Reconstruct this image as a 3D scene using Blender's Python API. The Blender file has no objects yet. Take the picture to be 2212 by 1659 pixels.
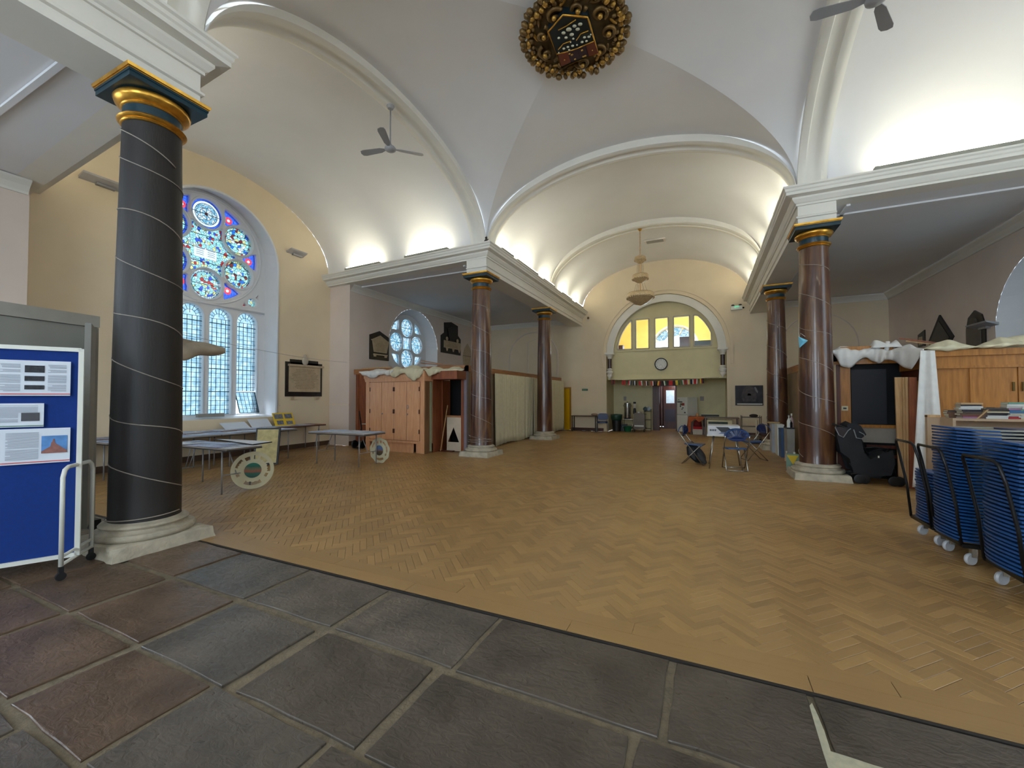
import bpy, math, random
from math import sin, cos, pi, sqrt, atan2, radians, hypot
from mathutils import Vector, Matrix
random.seed(7)
sc = bpy.context.scene
col = sc.collection

# ---------------------------------------------------------------- camera
IW, IH = 2212.0, 1659.0
FP, YAW, PIT, ROL, CX, CY = 891.0, -0.436, 0.0225, -0.001, 1.5, 8.5
EYE = Vector((0, 0, 1.55))
_f = Vector((sin(YAW) * cos(PIT), cos(YAW) * cos(PIT), sin(PIT)))
_r0 = Vector((cos(YAW), -sin(YAW), 0)); _u0 = _r0.cross(_f)
_r = cos(ROL) * _r0 + sin(ROL) * _u0; _u = -sin(ROL) * _r0 + cos(ROL) * _u0
cd = bpy.data.cameras.new('camera'); cam = bpy.data.objects.new('camera', cd); col.objects.link(cam)
cam.matrix_world = Matrix(((_r.x, _u.x, -_f.x, 0), (_r.y, _u.y, -_f.y, 0), (_r.z, _u.z, -_f.z, 1.55), (0, 0, 0, 1)))
cd.sensor_width = 36; cd.lens = FP / IW * 36; cd.shift_x = -CX / IW; cd.shift_y = CY / IW; cd.clip_start = .05; cd.clip_end = 300
sc.camera = cam

def P(x, y, X=None, Y=None, Z=None):
    "photo pixel -> point of the room on a plane"
    d = _f * FP + _r * (x - IW / 2 - CX) - _u * (y - IH / 2 - CY)
    t = X / d.x if X is not None else (Y / d.y if Y is not None else (Z - EYE.z) / d.z)
    return EYE + d * t

# ---------------------------------------------------------------- world, exposure, render options
w = bpy.data.worlds.new('world'); sc.world = w; w.use_nodes = True
wn = w.node_tree.nodes; bg = wn['Background']
bg.inputs['Color'].default_value = (.70, .84, 1.0, 1); bg.inputs['Strength'].default_value = 3.8
sc.view_settings.view_transform = 'Standard'; sc.view_settings.look = 'None'
sc.view_settings.exposure = 1.6; sc.view_settings.gamma = 1; sc.view_settings.use_curve_mapping = False
cy = sc.cycles
cy.use_denoising = True; cy.max_bounces = 8; cy.diffuse_bounces = 5; cy.glossy_bounces = 3; cy.transmission_bounces = 4
cy.transparent_max_bounces = 12; cy.caustics_reflective = False; cy.caustics_refractive = False; cy.sample_clamp_indirect = 4
TINT = .13              # the old leaded glass passes about a quarter of the daylight
UPLIGHT = 10.5          # radiance of the fluorescent tubes on the cornices

# ---------------------------------------------------------------- materials
def srgb(r, g, b):
    f = lambda c: (c / 255 / 12.92) if c / 255 <= .04045 else ((c / 255 + .055) / 1.055) ** 2.4
    return (f(r), f(g), f(b), 1)
class N:
    def __init__(s, name):
        s.m = bpy.data.materials.new(name); s.m.use_nodes = True; s.t = s.m.node_tree; s.b = s.t.nodes['Principled BSDF']; s.out = s.t.nodes['Material Output']
    def n(s, ty, **k):
        x = s.t.nodes.new(ty)
        for a, v in k.items():
            if a[0] == '_': setattr(x, a[1:], v)
            else: x.inputs[a.replace('_', ' ')].default_value = v
        return x
    def l(s, a, b): s.t.links.new(a, b)
    def ramp(s, fac, stops, mode='LINEAR'):
        r = s.t.nodes.new('ShaderNodeValToRGB'); r.color_ramp.interpolation = mode
        e = r.color_ramp.elements
        while len(e) < len(stops): e.new(.5)
        for k, (p, c) in enumerate(stops): e[k].position = p; e[k].color = c
        s.l(fac, r.inputs[0]); return r.outputs[0]
    def bump(s, h, strength=.2, dist=.01):
        b = s.n('ShaderNodeBump', Strength=strength, Distance=dist); s.l(h, b.inputs['Height']); s.l(b.outputs[0], s.b.inputs['Normal'])
MATS = {}
def mul(c, k): return (min(1, c[0] * k), min(1, c[1] * k), min(1, c[2] * k), 1)
def mat(name, c, rough=.6, metal=0, var=.12, scale=3, bump=0, bscale=40, coat=0, emit=0, stretch=None, dist=.01):
    if name in MATS: return MATS[name]
    N_ = N(name); N_.b.inputs['Roughness'].default_value = rough; N_.b.inputs['Metallic'].default_value = metal
    N_.b.inputs['Coat Weight'].default_value = coat
    tc = N_.n('ShaderNodeTexCoord')
    src = tc.outputs['Object']
    if stretch:
        mp = N_.n('ShaderNodeMapping'); mp.inputs['Scale'].default_value = stretch; N_.l(src, mp.inputs[0]); src = mp.outputs[0]
    no = N_.n('ShaderNodeTexNoise', Scale=scale, Detail=5.0); N_.l(src, no.inputs['Vector'])
    N_.l(N_.ramp(no.outputs[0], [(.3, mul(c, 1 - var)), (.7, mul(c, 1 + var))]), N_.b.inputs['Base Color'])
    if bump:
        n2 = N_.n('ShaderNodeTexNoise', Scale=bscale, Detail=4.0); N_.l(src, n2.inputs['Vector']); N_.bump(n2.outputs[0], bump, dist)
    if emit:
        N_.b.inputs['Emission Color'].default_value = c; N_.b.inputs['Emission Strength'].default_value = emit
    MATS[name] = N_.m; return N_.m
def wood(name, c1, c2, rough=.4, stretch=(6, 6, .6), scale=4, coat=0):
    N_ = N(name); N_.b.inputs['Roughness'].default_value = rough; N_.b.inputs['Coat Weight'].default_value = coat
    tc = N_.n('ShaderNodeTexCoord'); mp = N_.n('ShaderNodeMapping'); mp.inputs['Scale'].default_value = stretch; N_.l(tc.outputs['Object'], mp.inputs[0])
    no = N_.n('ShaderNodeTexNoise', Scale=scale, Detail=7.0, Distortion=.6); N_.l(mp.outputs[0], no.inputs['Vector'])
    N_.l(N_.ramp(no.outputs[0], [(.3, c1), (.7, c2)]), N_.b.inputs['Base Color']); N_.bump(no.outputs[0], .08)
    MATS[name] = N_.m; return N_.m
def glassy(name, stops, scale=14, rough=None, vor=False, lead=False, mode='LINEAR', k=None):
    "light-transmitting window glass: coloured transparency with a little surface gloss"
    N_ = N(name); tc = N_.n('ShaderNodeTexCoord'); k = TINT if k is None else k; stops = [(p, (c[0] * k, c[1] * k, c[2] * k, 1)) for p, c in stops]
    t = N_.n('ShaderNodeBsdfTransparent')
    if vor:
        v = N_.n('ShaderNodeTexVoronoi', Scale=scale); N_.l(tc.outputs['Object'], v.inputs['Vector'])
        sp = N_.n('ShaderNodeSeparateColor'); N_.l(v.outputs['Color'], sp.inputs[0]); fac = sp.outputs[0]
    else:
        v = N_.n('ShaderNodeTexNoise', Scale=scale, Detail=3.0); N_.l(tc.outputs['Object'], v.inputs['Vector']); fac = v.outputs[0]
    c = N_.ramp(fac, stops, mode)
    if lead:
        v2 = N_.n('ShaderNodeTexVoronoi', _feature='DISTANCE_TO_EDGE', Scale=scale); N_.l(tc.outputs['Object'], v2.inputs['Vector'])
        r = N_.ramp(v2.outputs['Distance'], [(.02, (0.02, .03, .03, 1)), (.07, (1, 1, 1, 1))])
        mx = N_.n('ShaderNodeMix', _data_type='RGBA', _blend_type='MULTIPLY'); mx.inputs[0].default_value = 1
        N_.l(c, mx.inputs[6]); N_.l(r, mx.inputs[7]); c = mx.outputs[2]
    N_.l(c, t.inputs[0])
    g = N_.n('ShaderNodeBsdfGlossy', Roughness=.15); mxs = N_.n('ShaderNodeMixShader'); mxs.inputs[0].default_value = .06
    N_.l(t.outputs[0], mxs.inputs[1]); N_.l(g.outputs[0], mxs.inputs[2]); N_.l(mxs.outputs[0], N_.out.inputs[0])
    MATS[name] = N_.m; return N_.m
def emitter(name, c, s):
    N_ = N(name); e = N_.n('ShaderNodeEmission', Color=c, Strength=s); N_.l(e.outputs[0], N_.out.inputs[0]); MATS[name] = N_.m; return N_.m

PLASTER = mat('white_plaster', srgb(226, 220, 214), .85, var=.03, scale=1.2, bump=.12, bscale=6)
CEIL = mat('ceiling_plaster', srgb(228, 227, 228), .9, var=.03, scale=.8, bump=.08, bscale=4)
CREAM = mat('cream_paint', srgb(228, 210, 180), .8, var=.04, scale=1.1, bump=.15, bscale=5)
PINK = mat('warm_white_paint', srgb(222, 206, 194), .8, var=.04, scale=1.1, bump=.15, bscale=5)
STUCCO = mat('moulded_plaster', srgb(228, 224, 214), .6, var=.03, scale=2, bump=.05)
REVEAL = mat('window_reveal_paint', srgb(226, 226, 228), .7, var=.02)
YELLOWW = mat('yellow_room_paint', srgb(236, 218, 140), .8, var=.04)
PALEY = mat('pale_yellow_paint', srgb(216, 206, 166), .8, var=.04, bump=.1, bscale=4)
STONEW = mat('worn_stone', srgb(176, 166, 146), .8, var=.22, scale=7, bump=.5, bscale=22, dist=.02)
GOLD = mat('gilding', srgb(206, 154, 62), .3, .85, var=.25, scale=12)
TEAL = mat('dark_teal_paint', srgb(14, 50, 62), .35, var=.2)
BLACKCOL = mat('backlit_brown_paint', srgb(30, 24, 21), .55, var=.25, scale=5, bump=.2, bscale=60, stretch=(1, 1, .2))  # dark paint, deepened so the colour also holds the column's backlit shade
OAK = wood('oak', srgb(150, 84, 34), srgb(192, 118, 56), .35, coat=.2)
OAKL = wood('light_oak', srgb(204, 146, 104), srgb(222, 168, 126), .35, coat=.2)
OAKD = wood('dark_red_wood', srgb(62, 26, 14), srgb(96, 44, 24), .4)
PINE = wood('pine', srgb(190, 146, 96), srgb(216, 176, 124), .5)
RAILW = wood('rail_wood', srgb(140, 92, 54), srgb(172, 118, 74), .45, stretch=(.6, .6, 6))
BLACK = mat('black_plastic', srgb(18, 18, 20), .45, var=.2)
DARKM = mat('black_metal', srgb(24, 24, 26), .35, .4, var=.1)
STEEL = mat('brushed_steel', srgb(178, 174, 166), .25, .9, var=.08)
WHITEM = mat('white_enamel', srgb(222, 222, 212), .35, var=.03)
GREYP = mat('grey_fabric', srgb(150, 148, 140), .8, var=.04)
GREYM = mat('grey_metal', srgb(146, 146, 148), .4, .3, var=.05)
BLUEF = mat('blue_felt', srgb(6, 48, 122), .95, var=.06, scale=30, bump=.1, bscale=300)
BLUEP = mat('blue_plastic', srgb(22, 72, 128), .35, var=.1)
BLUEN = mat('navy_plastic', srgb(14, 40, 92), .35, var=.1)
WHITEC = mat('white_cloth', srgb(216, 214, 210), .9, var=.05, scale=9, bump=.3, bscale=14)
CREAMC = mat('cream_cloth', srgb(206, 198, 168), .9, var=.05, scale=9, bump=.3, bscale=14)
PAPER = mat('paper', srgb(216, 222, 232), .7, var=.03)
INK = mat('printed_grey', srgb(150, 154, 162), .8, var=.1)
INKD = mat('printed_dark', srgb(52, 52, 58), .8, var=.4, scale=40)
REDP = mat('red_print', srgb(200, 96, 96), .7, var=.1)
LEADM = mat('lead_bars', srgb(40, 74, 84), .5, .3, var=.1)
STRING = mat('pale_string', srgb(150, 140, 128), .8, var=.1)
MARBLEB = mat('black_marble', srgb(30, 28, 28), .3, var=.4, scale=12)
MARBLEC = mat('aged_marble', srgb(186, 166, 136), .55, var=.12, scale=8)
def marbled():
    N_ = N('marbled_brown_paint'); N_.b.inputs['Roughness'].default_value = .3; N_.b.inputs['Coat Weight'].default_value = .3
    tc = N_.n('ShaderNodeTexCoord'); mp = N_.n('ShaderNodeMapping'); mp.inputs['Scale'].default_value = (3, 3, .45); N_.l(tc.outputs['Object'], mp.inputs[0])
    no = N_.n('ShaderNodeTexNoise', Scale=1.6, Detail=8.0, Distortion=1.2); N_.l(mp.outputs[0], no.inputs['Vector'])
    N_.l(N_.ramp(no.outputs[0], [(.3, srgb(48, 28, 24)), (.5, srgb(84, 52, 38)), (.62, srgb(112, 78, 48)), (.75, srgb(78, 44, 34))]), N_.b.inputs['Base Color'])
    N_.bump(no.outputs[0], .1); return N_.m
MARB = marbled()
def parquet():
    N_ = N('parquet_wood'); N_.b.inputs['Roughness'].default_value = .38; N_.b.inputs['Specular IOR Level'].default_value = .45
    at = N_.n('ShaderNodeAttribute', _attribute_name='tone'); uv = N_.n('ShaderNodeUVMap')
    mp = N_.n('ShaderNodeMapping'); mp.inputs['Scale'].default_value = (3, 40, 1); N_.l(uv.outputs[0], mp.inputs[0])
    no = N_.n('ShaderNodeTexNoise', Scale=2.0, Detail=4.0); N_.l(mp.outputs[0], no.inputs['Vector'])
    tc = N_.n('ShaderNodeTexCoord'); big = N_.n('ShaderNodeTexNoise', Scale=.9, Detail=3.0); N_.l(tc.outputs['Object'], big.inputs['Vector'])
    a = N_.n('ShaderNodeMath', _operation='MULTIPLY_ADD'); a.inputs[1].default_value = .28; N_.l(no.outputs[0], a.inputs[0]); sc1 = N_.n('ShaderNodeMath', _operation='MULTIPLY_ADD'); sc1.inputs[1].default_value = .42; N_.l(at.outputs['Fac'], sc1.inputs[0]); geo = N_.n('ShaderNodeNewGeometry'); n4 = N_.n('ShaderNodeTexNoise', Scale=1.1, Detail=6.0); N_.l(geo.outputs['Position'], n4.inputs['Vector']); m4 = N_.n('ShaderNodeMath', _operation='MULTIPLY_ADD'); m4.inputs[1].default_value = .5; m4.inputs[2].default_value = -.16; N_.l(n4.outputs[0], m4.inputs[0]); N_.l(m4.outputs[0], sc1.inputs[2]); N_.l(sc1.outputs[0], a.inputs[2])
    N_.l(N_.ramp(a.outputs[0], [(0, srgb(136, 104, 66)), (.35, srgb(156, 122, 76)), (.6, srgb(168, 132, 82)), (1, srgb(188, 152, 98))]), N_.b.inputs['Base Color'])
    r = N_.n('ShaderNodeMath', _operation='MULTIPLY_ADD'); r.inputs[1].default_value = .22; r.inputs[2].default_value = .27; N_.l(big.outputs[0], r.inputs[0]); N_.l(r.outputs[0], N_.b.inputs['Roughness'])
    N_.bump(no.outputs[0], .1, .004); return N_.m
PARQ = parquet()
def flag_mat(k, c1, c2):
    N_ = N('flagstone_%s' % k); N_.b.inputs['Specular IOR Level'].default_value = .4; tc = N_.n('ShaderNodeTexCoord')
    no = N_.n('ShaderNodeTexNoise', Scale=3.0, Detail=8.0, Distortion=.4); N_.l(tc.outputs['Object'], no.inputs['Vector'])
    mp = N_.n('ShaderNodeMapping'); mp.inputs['Scale'].default_value = (7, 12, 1); mp.inputs['Rotation'].default_value = (0, 0, .5); N_.l(tc.outputs['Object'], mp.inputs[0])
    n2 = N_.n('ShaderNodeTexNoise', Scale=2.2, Detail=6.0, Distortion=.8); N_.l(mp.outputs[0], n2.inputs['Vector'])
    N_.l(N_.ramp(no.outputs[0], [(.3, c1), (.7, c2)]), N_.b.inputs['Base Color'])
    N_.l(N_.ramp(n2.outputs[0], [(.3, (.26, .26, .26, 1)), (.7, (.5, .5, .5, 1))]), N_.b.inputs['Roughness'])
    N_.bump(n2.outputs[0], .5, .016); return N_.m
FLAGM = [flag_mat('brown', srgb(78, 62, 50), srgb(112, 90, 72)), flag_mat('grey', srgb(70, 64, 58), srgb(104, 94, 84)), flag_mat('dark', srgb(66, 58, 50), srgb(92, 82, 72))]
MORTAR = mat('mortar', srgb(116, 104, 84), .9, var=.2, scale=20, bump=.5, bscale=60)

LANCET = glassy('clear_leaded_glass', [(.3, (.30, .52, .62, 1)), (.5, (.52, .76, .85, 1)), (.7, (.85, .97, 1, 1))], scale=7)
ROUNDG = glassy('blue_white_glass', [(.2, (.25, .55, .7, 1)), (.5, (.7, .95, 1, 1)), (.8, (.95, 1, 1, 1))], scale=16, vor=True, lead=True)
STAIN1 = glassy('stained_glass_pale', [(0, (.45, .85, .8, 1)), (.35, (.75, .95, .95, 1)), (.55, (.9, .85, .35, 1)), (.65, (.4, .8, .85, 1)), (.86, (.55, .05, .05, 1)), (.93, (.05, .12, .6, 1))], scale=15, vor=True, lead=True, mode='CONSTANT')
STAIN2 = glassy('stained_glass_figure', [(0, (.5, .9, .85, 1)), (.4, (.9, .95, .9, 1)), (.55, (.03, .2, .65, 1)), (.68, (.4, .85, .8, 1)), (.82, (.8, .7, .3, 1)), (.9, (.2, .03, .03, 1))], scale=13, vor=True, lead=True, mode='CONSTANT')
BLUEG = glassy('blue_glass', [(.3, (.02, .06, .75, 1)), (.7, (.10, .25, .95, 1))], scale=30)
REDG = glassy('red_glass', [(.3, (.8, .02, .06, 1)), (.7, (1, .15, .2, 1))], scale=30)
WHITEG = glassy('white_glass', [(.3, (.8, .9, .95, 1)), (.7, (1, 1, 1, 1))], scale=30)
DIMG = glassy('grey_tinted_glass', [(.3, (.5, .52, .5, 1)), (.7, (.56, .58, .56, 1))], scale=3, k=.7)
CLEARG = glassy('clear_glass', [(.3, (.93, .95, .94, 1)), (.7, (.96, .98, .97, 1))], scale=3, k=1)
TUBE = emitter('fluorescent_tube', (1.0, .95, .72, 1), UPLIGHT)

# ---------------------------------------------------------------- mesh builder
class MB:
    def __init__(s): s.v = []; s.f = []
    def add(s, vs, fs):
        k = len(s.v); s.v += [tuple(p) for p in vs]; s.f += [tuple(i + k for i in f) for f in fs]; return s
    def box(s, c, d, rz=0, M=None, taper=1):
        x, y, z = d[0] / 2, d[1] / 2, d[2] / 2
        R = Matrix.Rotation(rz, 3, 'Z') if M is None else M
        vs = [Vector(c) + R @ Vector((a * x * (taper if b2 > 0 else 1), b * y * (taper if b2 > 0 else 1), b2 * z)) for b2 in (-1, 1) for a, b in ((-1, -1), (1, -1), (1, 1), (-1, 1))]
        return s.add(vs, [(0, 3, 2, 1), (4, 5, 6, 7), (0, 1, 5, 4), (1, 2, 6, 5), (2, 3, 7, 6), (3, 0, 4, 7)])
    def b2(s, a, b): # box by two corners
        return s.box([(a[i] + b[i]) / 2 for i in range(3)], [abs(b[i] - a[i]) for i in range(3)])
    def bar(s, a, b, w, h=None, up=(0, 0, 1)):
        a = Vector(a); b = Vector(b); d = b - a; L = d.length
        if L < 1e-6: return s
        z = d / L; u = Vector(up)
        if abs(z.dot(u)) > .98: u = Vector((1, 0, 0))
        x = u.cross(z).normalized(); y = z.cross(x)
        return s.box((a + b) / 2, (w, h or w, L), M=Matrix((x, y, z)).transposed())
    def tube(s, pts, r, n=8, closed=False, cap=True):
        pts = [Vector(p) for p in pts]; m = len(pts); rs = r if isinstance(r, (list, tuple)) else [r] * m
        vs = []; prev = None
        for i, p in enumerate(pts):
            t = (pts[(i + 1) % m] - pts[i - 1]) if closed else (pts[min(i + 1, m - 1)] - pts[max(i - 1, 0)])
            t = t.normalized() if t.length > 1e-9 else Vector((0, 0, 1))
            if prev is None:
                a = Vector((0, 0, 1)) if abs(t.z) < .9 else Vector((1, 0, 0)); x = a.cross(t).normalized()
            else:
                x = (prev - t * prev.dot(t)); x = x.normalized() if x.length > 1e-6 else prev
            prev = x; y = t.cross(x)
            vs += [p + (x * cos(2 * pi * k / n) + y * sin(2 * pi * k / n)) * rs[i] for k in range(n)]
        fs = []
        for i in range(m if closed else m - 1):
            j = (i + 1) % m
            for k in range(n): fs.append((i * n + k, i * n + (k + 1) % n, j * n + (k + 1) % n, j * n + k))
        if cap and not closed: fs += [tuple(reversed(range(n))), tuple((m - 1) * n + k for k in range(n))]
        return s.add(vs, fs)
    def lathe(s, prof, c=(0, 0, 0), n=24, a0=0, a1=2 * pi, axis=None):
        full = abs(a1 - a0 - 2 * pi) < 1e-6; m = n if full else n + 1
        A = axis or Matrix.Identity(3); vs = []
        for r, z in prof:
            for k in range(m):
                a = a0 + (a1 - a0) * k / n; vs.append(Vector(c) + A @ Vector((r * cos(a), r * sin(a), z)))
        fs = []
        for i in range(len(prof) - 1):
            for k in range(n):
                j = (k + 1) % m if full else k + 1
                fs.append((i * m + k, i * m + j, (i + 1) * m + j, (i + 1) * m + k))
        if full:
            if prof[0][0] > 1e-5: fs.append(tuple(reversed(range(m))))
            if prof[-1][0] > 1e-5: fs.append(tuple((len(prof) - 1) * m + k for k in range(m)))
        return s.add(vs, fs)
    def prism(s, poly, d, M=None, o=(0, 0, 0)):
        "polygon in local x,y extruded d along local z"
        A = M or Matrix.Identity(3); n = len(poly); O = Vector(o)
        vs = [O + A @ Vector((x, y, 0)) for x, y in poly] + [O + A @ Vector((x, y, d)) for x, y in poly]
        return s.add(vs, [tuple(reversed(range(n))), tuple(range(n, 2 * n))] + [(i, (i + 1) % n, n + (i + 1) % n, n + i) for i in range(n)])
    def grid(s, nu, nv, fn):
        vs = [fn(i / nu, j / nv) for i in range(nu + 1) for j in range(nv + 1)]
        return s.add(vs, [(i * (nv + 1) + j, (i + 1) * (nv + 1) + j, (i + 1) * (nv + 1) + j + 1, i * (nv + 1) + j + 1) for i in range(nu) for j in range(nv)])
    def sweep(s, prof, path, closed=False, normals=None):
        "profile (outward d, z) swept along a plan path, mitred; outward = right hand of travel"
        m = len(path); vs = []
        for i in range(m):
            ns = []
            for a, b in (((i - 1) % m, i), (i, (i + 1) % m)):
                if not closed and (i == 0 and b == 0 or i == m - 1 and a == m - 1): continue
                d = Vector((path[b][0] - path[a][0], path[b][1] - path[a][1])).normalized(); ns.append(Vector((d.y, -d.x)))
            mt = ns[0] if len(ns) == 1 else (ns[0] + ns[1]) / (1 + ns[0].dot(ns[1]))
            vs += [(path[i][0] + mt.x * d, path[i][1] + mt.y * d, z) for d, z in prof]
        k = len(prof); fs = []
        for i in range(m if closed else m - 1):
            j = (i + 1) % m
            for a in range(k - 1): fs.append((i * k + a, j * k + a, j * k + a + 1, i * k + a + 1))
        if not closed: fs += [tuple(range(k)), tuple(reversed([(m - 1) * k + a for a in range(k)]))]
        return s.add(vs, fs)
    def ellipsoid(s, c, r, nu=14, nv=9, M=None):
        A = M or Matrix.Identity(3)
        pr = [(sin(pi * j / nv), -cos(pi * j / nv)) for j in range(nv + 1)]; vs = []; 
        for a, z in pr:
            for k in range(nu): t = 2 * pi * k / nu; vs.append(Vector(c) + A @ Vector((a * cos(t) * r[0], a * sin(t) * r[1], z * r[2])))
        fs = [(j * nu + k, j * nu + (k + 1) % nu, (j + 1) * nu + (k + 1) % nu, (j + 1) * nu + k) for j in range(nv) for k in range(nu)]
        return s.add(vs, fs)
    def mesh(s, name, m, off=(0, 0, 0), smooth=False):
        me = bpy.data.meshes.new(name); o = Vector(off)
        me.from_pydata([Vector(p) - o for p in s.v], [], s.f)
        if m: me.materials.append(m)
        if smooth: me.shade_smooth() if smooth is True else None
        me.update(); return me
    def build(s, name, m, parent=None, smooth=False, label=None, off=None, **kw):
        if off is None: off = parent.get('_o', (0, 0, 0)) if parent else (0, 0, 0)
        ob = bpy.data.objects.new(name, s.mesh(name, m, off, bool(smooth))); col.objects.link(ob)
        if parent: ob.parent = parent
        if smooth and smooth != True:
            try: ob.data.set_sharp_from_angle(angle=radians(smooth))
            except Exception: pass
        if label: ob['label'] = label
        for k, v in kw.items(): ob[k] = v
        return ob
def tag(o, label, cat, group=None, kind=None):
    o['label'] = label; o['category'] = cat
    if group: o['group'] = group
    if kind: o['kind'] = kind
    return o
OFFS = {}
def thing(name, label, cat, loc=(0, 0, 0), rz=0, group=None, world=True):
    "Empty at the thing's base; with world=True its parts are written in room coordinates"
    o = bpy.data.objects.new(name, None); col.objects.link(o); o.location = loc; o.rotation_euler = (0, 0, rz); o.empty_display_size = .1
    tag(o, label, cat, group)
    OFFS[o.name] = tuple(loc) if world else (0, 0, 0)
    return o
def part(mb, name, m, parent, smooth=False, label=None, off=None, **kw):
    if off is None:
        q = parent; off = OFFS.get(q.name)
        while off is None and q.parent: q = q.parent; off = OFFS.get(q.name)
    return mb.build(name, m, parent, smooth, label, off or (0, 0, 0), **kw)
def struct(mb, name, m, parent=None, smooth=False):
    o = mb.build(name, m, parent, smooth, None, (0, 0, 0))
    if parent is None: o['kind'] = 'structure'
    return o
def copy_tree(o, parent=None, **kw):
    c = o.copy(); col.objects.link(c)
    if parent: c.parent = parent
    for k, v in kw.items(): c[k] = v
    OFFS[c.name] = OFFS.get(o.name, (0, 0, 0))
    for ch in list(o.children): copy_tree(ch, c)
    return c
def MV(mb, loc=(0, 0, 0), rz=0, M=None):
    R = M or Matrix.Rotation(rz, 3, 'Z'); mb.v = [tuple(R @ Vector(p) + Vector(loc)) for p in mb.v]; return mb
XW = Matrix(((0, 0, 1), (1, 0, 0), (0, 1, 0)))      # local x,y,z -> world Y,Z,X (faces +X)
YW_ = Matrix(((1, 0, 0), (0, 0, -1), (0, 1, 0)))    # local x,y,z -> world X,Z,-Y (faces the camera side)
def solid(o, t):
    m = o.modifiers.new('thickness', 'SOLIDIFY'); m.thickness = t; return o
def bev(o, w=.006, n=2):
    m = o.modifiers.new('bevel', 'BEVEL'); m.width = w; m.segments = n; m.limit_method = 'ANGLE'; return o
def text(body, size, loc, M, m, parent, name='lettering', ext=.001):
    cu = bpy.data.curves.new(name, 'FONT'); cu.body = body; cu.size = size; cu.extrude = ext; cu.align_x = 'CENTER'; cu.align_y = 'CENTER'
    o = bpy.data.objects.new(name, cu); dg = None
    cu.materials.append(m); col.objects.link(o); bpy.context.view_layer.update()
    me = bpy.data.meshes.new_from_object(o.evaluated_get(bpy.context.evaluated_depsgraph_get())); bpy.data.objects.remove(o); 
    q = bpy.data.objects.new(name, me); col.objects.link(q); me.materials.clear(); me.materials.append(m)
    off = OFFS.get(parent.name, (0, 0, 0)) if parent else (0, 0, 0)
    me.transform(Matrix.Translation(Vector(loc) - Vector(off)) @ M.to_4x4()); q.parent = parent; return q
# ================================================================ the building
L, R, Y1, Y2, Y3, YW = -5.44, 1.95, 2.37, 9.71, 14.45, 18.72
XL, XR, YA, YB = L + .3, R - .3, Y1 + .3, Y2 - .3
XC, YC = (XL + XR) / 2, (YA + YB) / 2
AX, AY = (XR - XL) / 2, (YB - YA) / 2
XE, XP, XA = -11.25, -10.37, 5.9      # left end wall, left aisle wall, right aisle wall
XQ, YV = 7.0, -7.0                    # right arm end wall, wall behind the camera
ZS, ZC = 5.6, 5.2                     # vault spring, flat aisle ceilings
sk = lambda X: .05 * max(0, XL - X)

def ell(u): return sqrt(max(0, 1 - u * u))
def strips(fa, us, z0f, z1f, holes=()):
    "wall as vertical strips with openings; fa(u,z)->xyz; holes (u0,u1,lo,hi)"
    mb = MB(); S = set(us)
    for h in holes: S |= {h[0], h[1]} | {h[0] + (h[1] - h[0]) * (1 - cos(pi * k / 28)) / 2 for k in range(29)}
    S = sorted(S); T = [S[0]]
    for u in S[1:]:
        if u - T[-1] > 1e-5: T.append(u)
    for a, b in zip(T, T[1:]):
        m = (a + b) / 2; hs = sorted([h for h in holes if h[0] < m < h[1]], key=lambda h: h[2](m))
        edges = [(z0f, None)]; cur = z0f
        for h in hs:
            seg = [fa(a, cur(a)), fa(b, cur(b)), fa(b, h[2](b)), fa(a, h[2](a))]
            if cur(m) < h[2](m) - 1e-4: mb.add(seg, [(0, 1, 2, 3)])
            cur = h[3]
        if cur(m) < z1f(m) - 1e-4: mb.add([fa(a, cur(a)), fa(b, cur(b)), fa(b, z1f(b)), fa(a, z1f(a))], [(0, 1, 2, 3)])
    return mb
def lin(a, b, n): return [a + (b - a) * k / n for k in range(n + 1)]
def archo(cu, hw, zb, zs, n=24):
    "outline of a round-headed opening, from bottom left over the top to bottom right"
    return [(cu - hw, zb)] + [(cu - hw * cos(pi * k / n), zs + hw * sin(pi * k / n)) for k in range(n + 1)] + [(cu + hw, zb)]
def hole(cu, hw, zb, zs): return (cu - hw, cu + hw, lambda u: zb, lambda u: zs + sqrt(max(0, hw * hw - (u - cu) ** 2)))
def reveal(o1, o2, f1, f2, close=True):
    mb = MB(); n = len(o1); vs = [f1(*p) for p in o1] + [f2(*p) for p in o2]
    mb.add(vs, [(i, (i + 1) % n, n + (i + 1) % n, n + i) for i in range(n if close else n - 1)]); return mb
def plate(outer, holes, th, M, o, name, m, parent, bevel=.012):
    cu = bpy.data.curves.new(name, 'CURVE'); cu.dimensions = '2D'; cu.fill_mode = 'BOTH'; cu.extrude = th / 2 - bevel; cu.bevel_depth = bevel; cu.bevel_resolution = 1; cu.offset = -bevel
    for poly in [outer] + holes:
        s = cu.splines.new('POLY'); s.points.add(len(poly) - 1)
        for p, q in zip(s.points, poly): p.co = (q[0], q[1], 0, 1)
        s.use_cyclic_u = True
    ob = bpy.data.objects.new(name, cu); col.objects.link(ob); bpy.context.view_layer.update()
    me = bpy.data.meshes.new_from_object(ob.evaluated_get(bpy.context.evaluated_depsgraph_get())); bpy.data.objects.remove(ob)
    me.transform(Matrix.Translation(o) @ M.to_4x4()); me.materials.clear(); me.materials.append(m)
    q = bpy.data.objects.new(name, me); col.objects.link(q)
    if parent: q.parent = parent
    return q
def circ(c, r, n=32): return [(c[0] + r * cos(2 * pi * k / n), c[1] + r * sin(2 * pi * k / n)) for k in range(n)]

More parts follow.
